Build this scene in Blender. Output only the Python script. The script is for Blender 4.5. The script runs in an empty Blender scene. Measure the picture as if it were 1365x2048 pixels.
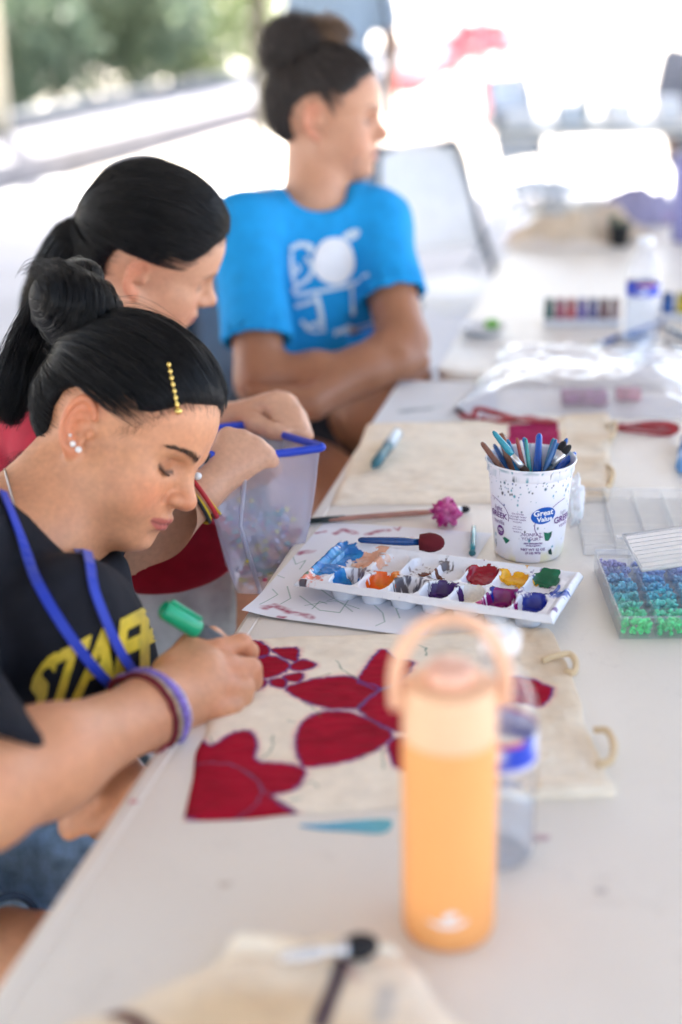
import bpy, bmesh, math, random
import numpy as np
from mathutils import Vector, Matrix
random.seed(7); RNG = np.random.default_rng(11)
SC = bpy.context.scene; COL = SC.collection
# ---------------------------------------------------------------- camera: 50 mm full frame, upright, wide open
PITCH, ROLL, FPX = math.radians(20.5), math.radians(-1.2), 2844.0
CAM = np.array([0, 0, 1.40])
FWD = np.array([0, math.cos(PITCH), -math.sin(PITCH)])
_r0 = np.array([1.0, 0, 0]); _u0 = np.cross(_r0, FWD)
RIGHT = math.cos(ROLL) * _r0 + math.sin(ROLL) * _u0
UP = -math.sin(ROLL) * _r0 + math.cos(ROLL) * _u0
cd = bpy.data.cameras.new('camera'); cam = bpy.data.objects.new('camera', cd); COL.objects.link(cam)
cam.matrix_world = Matrix(((RIGHT[0], UP[0], -FWD[0], CAM[0]), (RIGHT[1], UP[1], -FWD[1], CAM[1]), (RIGHT[2], UP[2], -FWD[2], CAM[2]), (0, 0, 0, 1)))
cd.sensor_fit = 'VERTICAL'; cd.sensor_height = 36; cd.sensor_width = 24; cd.lens = 50
cd.clip_start = .05; cd.clip_end = 500
cd.dof.use_dof = True; cd.dof.focus_distance = 1.62; cd.dof.aperture_fstop = 1.7; cd.dof.aperture_blades = 0
SC.camera = cam
# ---------------------------------------------------------------- daylight: clear sky, high sun from behind right; the place is under a pavilion roof
SUN_EL, SUN_AZ = math.radians(56), math.radians(-18)       # azimuth from +y towards +x
world = bpy.data.worlds.new('World'); SC.world = world; world.use_nodes = True
nt = world.node_tree; bg = nt.nodes['Background']; sky = nt.nodes.new('ShaderNodeTexSky')
sky.sky_type = 'NISHITA'; sky.sun_disc = False; sky.sun_elevation = SUN_EL; sky.sun_rotation = SUN_AZ
sky.air_density = 1.0; sky.dust_density = 3.5; sky.ozone_density = 1.0
nt.links.new(sky.outputs[0], bg.inputs[0]); bg.inputs[1].default_value = .15
sl = bpy.data.lights.new('sun', 'SUN'); sl.energy = 5.0; sl.angle = math.radians(.5); sl.color = (1, .95, .87)
so = bpy.data.objects.new('sun', sl); COL.objects.link(so)
_sd = Vector((math.sin(SUN_AZ) * math.cos(SUN_EL), math.cos(SUN_AZ) * math.cos(SUN_EL), math.sin(SUN_EL)))
so.rotation_euler = _sd.to_track_quat('Z', 'Y').to_euler(); so.location = (6, 6, 12)
SC.view_settings.view_transform = 'Standard'; SC.view_settings.look = 'None'
SC.view_settings.exposure = 2.6; SC.view_settings.gamma = 1
SC.render.engine = 'CYCLES'
SC.cycles.use_denoising = True; SC.cycles.max_bounces = 10; SC.cycles.diffuse_bounces = 5; SC.cycles.glossy_bounces = 4
SC.cycles.transmission_bounces = 8; SC.cycles.transparent_max_bounces = 24; SC.cycles.caustics_reflective = False; SC.cycles.caustics_refractive = False
SC.cycles.sample_clamp_indirect = 6
# ---------------------------------------------------------------- helpers
def ray(px, py): return FWD + RIGHT * ((px - 682.5) / FPX) - UP * ((py - 1024) / FPX)
def P(px, py, d): return CAM + ray(px, py) * d                     # a point seen at that place of the photograph, d metres ahead
def T(px, py, z=.74):                                               # the same on the level z (the table top unless given)
    r = ray(px, py); return CAM + r * ((z - CAM[2]) / r[2])
def tag(o, label=None, cat=None, group=None, kind=None):
    if label: o['label'] = label
    if cat: o['category'] = cat
    if group: o['group'] = group
    if kind: o['kind'] = kind
    return o
def empty(name, loc=(0, 0, 0), label=None, cat=None, group=None, rot=None, parent=None):
    o = bpy.data.objects.new(name, None); COL.objects.link(o); o.location = loc; o.empty_display_size = .05
    if rot is not None: o.rotation_euler = rot
    if parent: o.parent = parent
    return tag(o, label, cat, group)
def mk(name, V, Fc, mat=None, parent=None, smooth=True, col=None, loc=None, world=False):
    """link one mesh object; world=True means V is in world space though the parent is not"""
    V = np.asarray(V, float)
    if world and parent is not None: V = (V - np.array(parent.location)) if parent.parent is None else (V - np.array(parent.location) - np.array(parent.parent.location))
    me = bpy.data.meshes.new(name)
    if isinstance(Fc, np.ndarray): 
        n, k = Fc.shape
        me.vertices.add(len(V)); me.vertices.foreach_set('co', V.astype(np.float32).ravel())
        me.loops.add(n * k); me.loops.foreach_set('vertex_index', Fc.astype(np.int32).ravel())
        me.polygons.add(n); me.polygons.foreach_set('loop_start', np.arange(0, n * k, k, dtype=np.int32))
        me.update(calc_edges=True)
    else: me.from_pydata(V.tolist(), [], [tuple(int(i) for i in f) for f in Fc])
    if smooth: me.polygons.foreach_set('use_smooth', [True] * len(me.polygons))
    if col is not None:
        a = me.color_attributes.new('Col', 'FLOAT_COLOR', 'POINT'); c = np.ones((len(V), 4), np.float32); c[:, :col.shape[1]] = col
        a.data.foreach_set('color', c.ravel())
    if mat: me.materials.append(mat)
    o = bpy.data.objects.new(name, me); COL.objects.link(o)
    if parent: o.parent = parent
    if loc is not None: o.location = loc
    return o
def join(*parts):
    V, Fc, n = [], [], 0
    for v, f in parts:
        V.append(np.asarray(v, float).reshape(-1, 3)); Fc += [tuple(int(i) + n for i in q) for q in f]; n += len(v)
    return np.concatenate(V), Fc
def xf(part, M=None, t=(0, 0, 0)):
    v = np.asarray(part[0], float)
    if M is not None: v = v @ np.asarray(M, float).T
    return v + np.array(t), part[1]
def rotz(a): c, s = math.cos(a), math.sin(a); return np.array([[c, -s, 0], [s, c, 0], [0, 0, 1.]])
def rotx(a): c, s = math.cos(a), math.sin(a); return np.array([[1., 0, 0], [0, c, -s], [0, s, c]])
def roty(a): c, s = math.cos(a), math.sin(a); return np.array([[c, 0, s], [0, 1., 0], [-s, 0, c]])
def frame_z(d, hint=(0, 0, 1)):
    z = np.array(d, float); z /= np.linalg.norm(z); h = np.array(hint, float)
    if abs(h @ z) > .98: h = np.array((1., 0, 0))
    x = np.cross(h, z); x /= np.linalg.norm(x); return np.stack([x, np.cross(z, x), z], 1)
def lathe(prof, n=32, capb=True, capt=True):
    """prof: list of (r, z) from bottom to top"""
    V, Fc = [], []
    for r, z in prof:
        for i in range(n):
            a = 2 * math.pi * i / n; V.append((r * math.cos(a), r * math.sin(a), z))
    for j in range(len(prof) - 1):
        for i in range(n):
            k = (i + 1) % n; Fc.append((j * n + i, j * n + k, (j + 1) * n + k, (j + 1) * n + i))
    if capb: Fc.append(tuple(range(n - 1, -1, -1)))
    if capt: Fc.append(tuple((len(prof) - 1) * n + i for i in range(n)))
    return np.array(V), Fc
def tube(pts, rad, n=8, closed=False, cap=True, flat=None):
    """swept tube; rad number or list; flat=(direction, factor) squashes the section"""
    pts = np.asarray(pts, float); m = len(pts); rad = np.full(m, rad) if np.isscalar(rad) else np.asarray(rad)
    V, Fc = [], []; x = None
    for i in range(m):
        a = pts[(i - 1) % m] if (closed or i > 0) else pts[i]; b = pts[(i + 1) % m] if (closed or i < m - 1) else pts[i]
        t = b - a; t /= np.linalg.norm(t) + 1e-12
        if x is None: x = frame_z(t)[:, 0]
        x = x - t * (x @ t); x /= np.linalg.norm(x) + 1e-12; y = np.cross(t, x)
        for k in range(n):
            an = 2 * math.pi * k / n; o = (x * math.cos(an) + y * math.sin(an)) * rad[i]
            if flat is not None: f = np.asarray(flat[0], float); o = o - f * (o @ f) * (1 - flat[1])
            V.append(pts[i] + o)
    for i in range(m if closed else m - 1):
        j = (i + 1) % m
        for k in range(n):
            l = (k + 1) % n; Fc.append((i * n + k, i * n + l, j * n + l, j * n + k))
    if cap and not closed: Fc.append(tuple(range(n - 1, -1, -1))); Fc.append(tuple((m - 1) * n + k for k in range(n)))
    return np.array(V), Fc
def box(c, s, bev=0.0, seg=2):
    bm = bmesh.new(); bmesh.ops.create_cube(bm, size=1)
    bmesh.ops.scale(bm, vec=s, verts=bm.verts)
    if bev: bmesh.ops.bevel(bm, geom=bm.edges[:] + bm.verts[:], offset=bev, segments=seg, affect='EDGES', profile=.6)
    bmesh.ops.translate(bm, vec=c, verts=bm.verts)
    bm.verts.index_update(); V = np.array([v.co[:] for v in bm.verts]); Fc = [tuple(v.index for v in f.verts) for f in bm.faces]; bm.free()
    return V, Fc
def prism(poly, z0, z1):
    n = len(poly); V = [(x, y, z0) for x, y in poly] + [(x, y, z1) for x, y in poly]
    Fc = [tuple(range(n - 1, -1, -1)), tuple(range(n, 2 * n))] + [(i, (i + 1) % n, n + (i + 1) % n, n + i) for i in range(n)]
    return np.array(V, float), Fc
def sphere(c, r, n=12, m=8):
    r = np.full(3, r) if np.isscalar(r) else np.array(r)
    prof = [(math.sin(math.pi * (j + .02) / (m + .04)), -math.cos(math.pi * (j + .02) / (m + .04))) for j in range(m + 1)]
    v, f = lathe(prof, n); return v * r + np.array(c), f
def spline(pts, n):
    """Catmull-Rom resample"""
    p = np.asarray(pts, float); p = np.concatenate([[2 * p[0] - p[1]], p, [2 * p[-1] - p[-2]]]); m = len(p) - 3
    out = []
    for s in np.linspace(0, m - 1e-6, n):
        i = int(s); t = s - i; a, b, c, d = p[i:i + 4]
        out.append(.5 * ((2 * b) + (-a + c) * t + (2 * a - 5 * b + 4 * c - d) * t * t + (-a + 3 * b - 3 * c + d) * t ** 3))
    return np.array(out)
def vnoise(p, seed=0, freq=1.0):
    """smooth value noise, any dimension up to 3, about -1..1"""
    p = np.asarray(p, float) * freq
    if p.shape[-1] == 2: p = np.concatenate([p, np.zeros(p.shape[:-1] + (1,))], -1)
    i = np.floor(p).astype(np.int64); f = p - i; f = f * f * (3 - 2 * f)
    def hsh(a, b, c):
        h = (a * 374761393 + b * 668265263 + c * 2147483647 + seed * 974634777) & 0xffffffff
        h = ((h ^ (h >> 13)) * 1274126177) & 0xffffffff
        return ((h ^ (h >> 16)) & 0xffff) / 32767.5 - 1
    r = 0
    for a in (0, 1):
        for b in (0, 1):
            for c in (0, 1):
                w = (f[..., 0] if a else 1 - f[..., 0]) * (f[..., 1] if b else 1 - f[..., 1]) * (f[..., 2] if c else 1 - f[..., 2])
                r = r + w * hsh(i[..., 0] + a, i[..., 1] + b, i[..., 2] + c)
    return r
def fbm(p, seed=0, freq=1.0, oct=3):
    r, a = 0, 1.0
    for o in range(oct): r = r + a * vnoise(p, seed + o, freq * 2 ** o); a *= .5
    return r / 1.6
# ---------------------------------------------------------------- materials
_M = {}
def pm(name, col=(.5, .5, .5), rough=.5, metal=0, var=.06, vscale=30, bump=0, bscale=200, spec=.5, trans=0, sss=0, sheen=0, coat=0, vc=False, sub_r=(1, .35, .2), ior=1.45, alpha=None, wave=None):
    if name in _M: return _M[name]
    m = bpy.data.materials.new(name); m.use_nodes = True; n = m.node_tree; b = n.nodes['Principled BSDF']; L = n.links.new
    b.inputs['Roughness'].default_value = rough; b.inputs['Metallic'].default_value = metal; b.inputs['IOR'].default_value = ior
    b.inputs['Specular IOR Level'].default_value = spec
    tc = n.nodes.new('ShaderNodeTexCoord')
    if vc:
        src = n.nodes.new('ShaderNodeAttribute'); src.attribute_name = 'Col'; out = src.outputs['Color']
    else:
        src = n.nodes.new('ShaderNodeRGB'); src.outputs[0].default_value = (*col[:3], 1); out = src.outputs[0]
    if var:
        no = n.nodes.new('ShaderNodeTexNoise'); no.inputs['Scale'].default_value = vscale; no.inputs['Detail'].default_value = 5
        L(tc.outputs['Object'], no.inputs['Vector'])
        mr = n.nodes.new('ShaderNodeMapRange'); mr.inputs['From Min'].default_value = .3; mr.inputs['From Max'].default_value = .7
        mr.inputs['To Min'].default_value = 1 - var; mr.inputs['To Max'].default_value = 1 + var; L(no.outputs['Fac'], mr.inputs['Value'])
        mx = n.nodes.new('ShaderNodeMix'); mx.data_type = 'RGBA'; mx.blend_type = 'MULTIPLY'; mx.inputs['Factor'].default_value = 1
        L(out, mx.inputs['A']); L(mr.outputs['Result'], mx.inputs['B']); out = mx.outputs['Result']
    L(out, b.inputs['Base Color'])
    if bump:
        nb = n.nodes.new('ShaderNodeTexNoise'); nb.inputs['Scale'].default_value = bscale; nb.inputs['Detail'].default_value = 4
        L(tc.outputs['Object'], nb.inputs['Vector'])
        bp = n.nodes.new('ShaderNodeBump'); bp.inputs['Strength'].default_value = bump; bp.inputs['Distance'].default_value = .002
        L(nb.outputs['Fac'], bp.inputs['Height']); L(bp.outputs[0], b.inputs['Normal'])
    if wave:                                                   # woven cloth: two crossed wave textures as relief
        ws = []
        for ax in ('X', 'Y'):
            w = n.nodes.new('ShaderNodeTexWave'); w.bands_direction = ax; w.inputs['Scale'].default_value = wave; w.inputs['Distortion'].default_value = 1.5
            L(tc.outputs['Object'], w.inputs['Vector']); ws.append(w)
        ad = n.nodes.new('ShaderNodeMath'); ad.operation = 'ADD'; L(ws[0].outputs['Fac'], ad.inputs[0]); L(ws[1].outputs['Fac'], ad.inputs[1])
        bp = n.nodes.new('ShaderNodeBump'); bp.inputs['Strength'].default_value = .25; bp.inputs['Distance'].default_value = .001
        L(ad.outputs[0], bp.inputs['Height']); L(bp.outputs[0], b.inputs['Normal'])
    if trans: b.inputs['Transmission Weight'].default_value = trans
    if sss:
        b.inputs['Subsurface Weight'].default_value = sss; b.inputs['Subsurface Radius'].default_value = sub_r; b.inputs['Subsurface Scale'].default_value = .006
    if sheen: b.inputs['Sheen Weight'].default_value = sheen; b.inputs['Sheen Roughness'].default_value = .5
    if coat: b.inputs['Coat Weight'].default_value = coat; b.inputs['Coat Roughness'].default_value = .1
    if alpha is not None: b.inputs['Alpha'].default_value = alpha
    _M[name] = m; return m
def film(name, tint=(.9, .92, .97), clear=.8, rough=.12, haze=.25, hazecol=(.8, .82, .9)):
    """thin clear plastic: see-through sheet with a milky share and a Fresnel sheen"""
    if name in _M: return _M[name]
    m = bpy.data.materials.new(name); m.use_nodes = True; n = m.node_tree; L = n.links.new
    for x in list(n.nodes):
        if x.type != 'OUTPUT_MATERIAL': n.nodes.remove(x)
    out = [x for x in n.nodes if x.type == 'OUTPUT_MATERIAL'][0]
    tr = n.nodes.new('ShaderNodeBsdfTransparent'); tr.inputs[0].default_value = (*tint, 1)
    di = n.nodes.new('ShaderNodeBsdfDiffuse'); di.inputs[0].default_value = (*hazecol, 1)
    tl = n.nodes.new('ShaderNodeBsdfTranslucent'); tl.inputs[0].default_value = (*hazecol, 1)
    hz = n.nodes.new('ShaderNodeMixShader'); hz.inputs[0].default_value = .5; L(di.outputs[0], hz.inputs[1]); L(tl.outputs[0], hz.inputs[2])
    m1 = n.nodes.new('ShaderNodeMixShader'); m1.inputs[0].default_value = haze; L(tr.outputs[0], m1.inputs[1]); L(hz.outputs[0], m1.inputs[2])
    gl = n.nodes.new('ShaderNodeBsdfGlossy'); gl.inputs['Roughness'].default_value = rough
    lw = n.nodes.new('ShaderNodeLayerWeight'); lw.inputs[0].default_value = .5; pw = n.nodes.new('ShaderNodeMath'); pw.operation = 'POWER'; pw.inputs[1].default_value = 3.5; L(lw.outputs['Facing'], pw.inputs[0])
    fr = n.nodes.new('ShaderNodeMath'); fr.operation = 'MULTIPLY_ADD'; fr.inputs[1].default_value = .75; fr.inputs[2].default_value = .035; L(pw.outputs[0], fr.inputs[0])   # same sheen on both sides of the sheet
    m2 = n.nodes.new('ShaderNodeMixShader'); L(fr.outputs[0], m2.inputs[0]); L(m1.outputs[0], m2.inputs[1]); L(gl.outputs[0], m2.inputs[2])
    L(m2.outputs[0], out.inputs[0]); _M[name] = m; return m
def text_mesh(s, size, res=3, bold=0.0, align='CENTER', space=1.0):
    """flat letters in the xy plane as (V, F)"""
    cu = bpy.data.curves.new('lettering', 'FONT'); cu.body = s; cu.size = size; cu.align_x = align; cu.align_y = 'CENTER'; cu.resolution_u = res; cu.offset = bold; cu.space_character = space
    o = bpy.data.objects.new('lettering', cu); COL.objects.link(o)
    bpy.context.view_layer.update(); me = o.to_mesh()
    V = np.array([v.co[:] for v in me.vertices]); Fc = [tuple(p.vertices) for p in me.polygons]
    o.to_mesh_clear(); bpy.data.objects.remove(o); bpy.data.curves.remove(cu)
    return V, Fc
def subdiv(V, Fc, maxlen):
    """triangulate and split edges until short, so flat print can follow a curved surface"""
    bm = bmesh.new(); vs = [bm.verts.new(v) for v in V]
    for f in Fc:
        try: bm.faces.new([vs[i] for i in f])
        except ValueError: pass
    bmesh.ops.triangulate(bm, faces=bm.faces[:])
    for _ in range(6):
        es = [e for e in bm.edges if e.calc_length() > maxlen]
        if not es: break
        bmesh.ops.subdivide_edges(bm, edges=es, cuts=1); bmesh.ops.triangulate(bm, faces=bm.faces[:])
    bm.verts.index_update(); V = np.array([v.co[:] for v in bm.verts]); Fc = [tuple(v.index for v in f.verts) for f in bm.faces]; bm.free()
    return V, Fc
def copy_tree(o, parent=None):
    c = o.copy(); COL.objects.link(c); c.parent = parent
    for ch in list(o.children): copy_tree(ch, c)
    return c
# ---------------------------------------------------------------- setting: concrete pad under a pavilion roof, sunlit yard, kerb, hedge
def ground_mat(name, col, var, sc):
    m = pm(name, col, .85, var=var, vscale=sc, bump=.3, bscale=40); return m
g = mk('ground', [(-120, -60, -.02), (120, -60, -.02), (120, 200, -.02), (-120, 200, -.02)], [(0, 1, 2, 3)], ground_mat('sunlit gravel', (.54, .49, .42), .12, 1.5), smooth=False); tag(g, kind='structure')
pv, pf = box((1.0, 3.6, -.04), (13.4, 15.2, .08), .02)
pad = mk('pavement', pv, pf, ground_mat('concrete pad', (.60, .60, .62), .08, 2.5), smooth=False); tag(pad, kind='structure')
# pavilion: roof on thin steel posts, all above the frame except its posts
ROOF = empty('pavilion', (-.8, 4, 0), 'open picnic pavilion, thin tan steel post beside the seated girl in blue', 'pavilion')
v, f = box((-.65, -.8, 3.35), (9.9, 17.6, .14), .02)
mk('roof', v, f, pm('roof underside', (.34, .32, .30), .7), ROOF, False)
for (x, y) in ((-4.2, -3.3), (3.3, -3.3), (-4.2, 4), (3.3, 4), (4.9 - 1.6, 11.6)):
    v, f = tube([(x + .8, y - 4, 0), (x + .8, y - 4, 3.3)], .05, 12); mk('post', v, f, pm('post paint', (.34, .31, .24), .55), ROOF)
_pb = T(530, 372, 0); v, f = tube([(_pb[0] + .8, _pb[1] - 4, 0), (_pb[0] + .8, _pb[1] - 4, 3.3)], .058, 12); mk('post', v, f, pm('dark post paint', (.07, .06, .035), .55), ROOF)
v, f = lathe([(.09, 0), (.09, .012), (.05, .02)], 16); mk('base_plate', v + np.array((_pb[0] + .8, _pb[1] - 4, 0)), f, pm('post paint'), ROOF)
# wide cream post at the frame's left
b = T(12, 318, 0); pp = empty('timber_post', b, 'wide cream timber post at the far left beyond the kerb', 'post')
v, f = box((-.03, 0, 1.7), (.16, .16, 3.4), .012); mk('shaft', v, f, pm('cream timber', (.62, .56, .42), .7, bump=.3, bscale=30), pp)
v, f = box((-.03, 0, .05), (.20, .20, .1), .01); mk('foot', v, f, pm('cream timber'), pp)
# raised kerb that runs away to the right
k0, k1 = T(0, 386, 0), T(500, 246, 0); kd = (k1 - k0) / np.linalg.norm(k1 - k0); kn = np.array((-kd[1], kd[0], 0))
a = k0 - kd * 8; c = k1 + kd * 25
def slab(p0, p1, off0, off1, z0, z1):
    q = [p0 + kn * off0, p1 + kn * off0, p1 + kn * off1, p0 + kn * off1]
    return prism([(w[0], w[1]) for w in q], z0, z1)
v, f = slab(a, c, 0, 1.05, -.02, .20); tag(mk('kerb', v, f, pm('kerb concrete', (.17, .17, .19), .8, var=.15, vscale=4), None, False), kind='structure')
v, f = slab(a, c, 1.06, 1.30, -.02, .34); tag(mk('kerb_wall', v, f, pm('kerb wall', (.10, .11, .125), .85, var=.2, vscale=6), None, False), 'low grey retaining wall running away behind the kerb', 'wall')
# hedge and trees behind: leaf-sized faces around stems
def leaf_mat(name, col):
    m = pm(name, col, .55, var=.3, vscale=5); n = m.node_tree; b = n.nodes['Principled BSDF']
    tl = n.nodes.new('ShaderNodeBsdfTranslucent'); mx = n.nodes.new('ShaderNodeMixShader'); mx.inputs[0].default_value = .45
    n.links.new(b.inputs['Base Color'].links[0].from_socket, tl.inputs[0])
    out = [x for x in n.nodes if x.type == 'OUTPUT_MATERIAL'][0]; n.links.new(b.outputs[0], mx.inputs[1]); n.links.new(tl.outputs[0], mx.inputs[2]); n.links.new(mx.outputs[0], out.inputs[0]); return m
LEAF = [leaf_mat('leaf dark', (.17, .23, .16)), leaf_mat('leaf mid', (.22, .28, .18)), leaf_mat('leaf light', (.30, .36, .18))]
def leaves(n, c, r, size, seed):
    rg = np.random.default_rng(seed); cl = rg.normal(size=(max(6, n // 90), 3)); cl /= np.linalg.norm(cl, axis=1)[:, None]; cl *= rg.uniform(.35, 1, (len(cl), 1)) ** .5
    k = rg.integers(0, len(cl), n); q = cl[k] + rg.normal(size=(n, 3)) * .17
    ctr = q * np.array(r) + np.array(c)
    u = rg.normal(size=(n, 3)); u /= np.linalg.norm(u, axis=1)[:, None]; w = rg.normal(size=(n, 3)); w -= u * (u * w).sum(1)[:, None]; w /= np.linalg.norm(w, axis=1)[:, None]
    s = size * rg.uniform(.6, 1.3, (n, 1)); nn = np.cross(u, w) * s * .18
    V = np.stack([ctr - u * s, ctr + w * s * .5 + nn, ctr + u * s, ctr - w * s * .5 + nn], 1).reshape(-1, 3)
    V[:, 2] = np.maximum(V[:, 2], .01)
    return V, np.arange(4 * n).reshape(n, 4)
def bush(name, label, cat, loc, r, h, n, mi, seed, group=None, trunk=.05, size=.07):
    e = empty(name, loc, label, cat, group)
    rg = np.random.default_rng(seed)
    pts = spline([(0, 0, -.05), (rg.uniform(-.05, .05), 0, h * .3), (rg.uniform(-.1, .1), .05, h * .7)], 8)
    parts = [tube(pts, np.linspace(trunk, trunk * .4, 8), 7)]
    for i in range(6):
        s = pts[rg.integers(2, 7)]; d = rg.normal(size=3) * .5 + (0, 0, .6); parts.append(tube([s, s + d * r[0] * .4, s + d * r[0] * .75], [trunk * .45, trunk * .3, trunk * .12], 5))
    v, f = join(*parts); mk('trunk', v, f, pm('bark', (.10, .075, .05), .9, bump=.4, bscale=40), e)
    v, f = leaves(n, (0, 0, h * .55), (r[0], r[1], h * .5), size, seed); mk('crown', v, f, LEAF[mi], e, False)
    return e
SH = [(-70, 1.9, 2.4, 'broad dark shrub at the far left above the kerb', 0), (150, 1.5, 1.9, 'dark shrub behind the retaining wall near the cream post', 0), (255, 1.8, 2.0, 'mid green shrub behind the retaining wall', 1), (385, 1.6, 2.2, 'grey green shrub left of the tan post', 0), (470, 1.7, 2.0, 'light shrub just behind the tan post', 2), (320, 1.7, 2.1, 'green shrub between the middle shrub and the grey green one', 1), (545, 1.8, 2.3, 'pale shrub behind the bun of the girl in blue', 2)]
for i, (px, rr, hh, lb, mi) in enumerate(SH):
    q = T(px, 282 - .20 * px, 0); bush('shrub', lb, 'shrub', q + kn * .9, (rr * .62, .7, 1), hh * 1.05, 2600, mi, 20 + i, 'shrubs behind the kerb', size=.085)
TR = [(40, 4.5, 'tall sunlit tree beyond the shrubs at the far left', 2), (230, 7.5, 'bright spreading tree beyond the middle shrubs', 2), (400, 6, 'pale green tree beyond the shrubs by the post', 1), (590, 9, 'sunlit tree behind the bun of the girl in blue', 2), (-120, 9, 'large tree past the left frame edge', 1)]
for i, (px, off, lb, mi) in enumerate(TR):
    q = T(px, 210 - .08 * px, 0); q = q + kn * off; bush('tree', lb, 'tree', q, (2.3, 2.0, 1), 6.5, 3600, mi, 40 + i, 'trees beyond the kerb', trunk=.14, size=.17)
# tables ------------------------------------------------------------------------------------------------
SLOPE = .226; TH = math.atan(SLOPE); TU = np.array((math.sin(TH), math.cos(TH), 0)); TV = np.array((math.cos(TH), -math.sin(TH), 0))
def plastic_table_mat():
    if 'table plastic' in _M: return _M['table plastic']
    m = pm('table plastic', (.79, .745, .675), .40, var=.03, vscale=5, bump=.22, bscale=420); n = m.node_tree; b = n.nodes['Principled BSDF']; L = n.links.new
    tc = [x for x in n.nodes if x.type == 'TEX_COORD'][0]; src = b.inputs['Base Color'].links[0].from_socket
    no = n.nodes.new('ShaderNodeTexNoise'); no.inputs['Scale'].default_value = 14; no.inputs['Detail'].default_value = 9; no.inputs['Roughness'].default_value = .75; no.inputs['Distortion'].default_value = 1.2; L(tc.outputs['Object'], no.inputs['Vector'])
    cr = n.nodes.new('ShaderNodeValToRGB'); cr.color_ramp.elements[0].position = .60; cr.color_ramp.elements[0].color = (0, 0, 0, 1); cr.color_ramp.elements[1].position = .78; cr.color_ramp.elements[1].color = (.45, .45, .45, 1); L(no.outputs['Fac'], cr.inputs['Fac'])
    mx = n.nodes.new('ShaderNodeMix'); mx.data_type = 'RGBA'; L(cr.outputs['Color'], mx.inputs['Factor']); L(src, mx.inputs['A']); mx.inputs['B'].default_value = (.50, .45, .40, 1)      # ingrained grime
    wv = n.nodes.new('ShaderNodeTexWave'); wv.inputs['Scale'].default_value = 3.1; wv.inputs['Distortion'].default_value = 22; wv.inputs['Detail'].default_value = 4; wv.inputs['Detail Scale'].default_value = 2.5; L(tc.outputs['Object'], wv.inputs['Vector'])
    c2 = n.nodes.new('ShaderNodeValToRGB'); c2.color_ramp.elements[0].position = .985; c2.color_ramp.elements[0].color = (0, 0, 0, 1); c2.color_ramp.elements[1].position = 1; c2.color_ramp.elements[1].color = (.05, .05, .05, 1); L(wv.outputs['Fac'], c2.inputs['Fac'])
    m2 = n.nodes.new('ShaderNodeMix'); m2.data_type = 'RGBA'; L(c2.outputs['Color'], m2.inputs['Factor']); L(mx.outputs['Result'], m2.inputs['A']); m2.inputs['B'].default_value = (.36, .34, .33, 1); L(m2.outputs['Result'], b.inputs['Base Color'])   # fine scratches
    return m
def rrect(w, l, r, n=7):
    out = []
    for (cx, cy, a0) in ((w / 2 - r, l / 2 - r, 0), (-w / 2 + r, l / 2 - r, 90), (-w / 2 + r, -l / 2 + r, 180), (w / 2 - r, -l / 2 + r, 270)):
        for i in range(n):
            a = math.radians(a0 + 90 * i / (n - 1)); out.append((cx + r * math.cos(a), cy + r * math.sin(a)))
    return out
def ring_surface(rings):
    """stack of outlines [(poly, z)] lofted"""
    n = len(rings[0][0]); V = [(x, y, z) for p, z in rings for x, y in p]; Fc = []
    for j in range(len(rings) - 1):
        for i in range(n): k = (i + 1) % n; Fc.append((j * n + i, j * n + k, (j + 1) * n + k, (j + 1) * n + i))
    Fc.append(tuple(range((len(rings) - 1) * n, len(rings) * n)))
    return np.array(V), Fc
def folding_table(loc, label, L=1.83, W=.76, rz=-TH, group='white folding tables', legm=None):
    e = empty('folding_table', loc, label, 'table', group, rot=(0, 0, rz))
    R = .05; H = .74
    rings = [(rrect(W - .03, L - .03, R - .012), H - .045), (rrect(W, L, R), H - .043), (rrect(W, L, R), H - .006), (rrect(W - .004, L - .004, R - .002), H - .0015), (rrect(W - .012, L - .012, R - .006), H),
             (rrect(W - .034, L - .034, R - .014), H), (rrect(W - .036, L - .036, R - .015), H - .0012), (rrect(W - .040, L - .040, R - .016), H - .0012), (rrect(W - .042, L - .042, R - .017), H)]
    v, f = ring_surface(rings); mk('tabletop', v, f, plastic_table_mat(), e, False)
    for sy in (-1, 1):
        pts = [(-.30, sy * .62, H - .05), (-.30, sy * .62, .06), (-.33, sy * .62, .012), (.33, sy * .62, .012), (.30, sy * .62, .06), (.30, sy * .62, H - .05)]
        v, f = tube(spline(pts, 40), .0125, 8); mk('leg', v, f, legm or pm('leg steel', (.35, .36, .38), .4, metal=.6), e)
        v, f = tube([(-.30, sy * .62, .33), (.30, sy * .62, .33)], .009, 8); mk('crossbar', v, f, pm('leg steel'), e)
    return e
_m1 = np.array((-.433 + .2234 * 1.5, 1.5, 0)); t1c = _m1 + TV * .38 + TU * (.93 - .915)
folding_table(t1c, 'near white plastic folding table that carries the paint palette')
_m2 = np.array((-.4065 + .2324 * 3.3, 3.3, 0)); t2c = _m2 + TV * .38 + TU * ((2.47 + 1.83 / 2 * math.cos(TH) - 3.3) / math.cos(TH))
folding_table(t2c, 'second white folding table, end to end beyond the first, under the water bottle')
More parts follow.
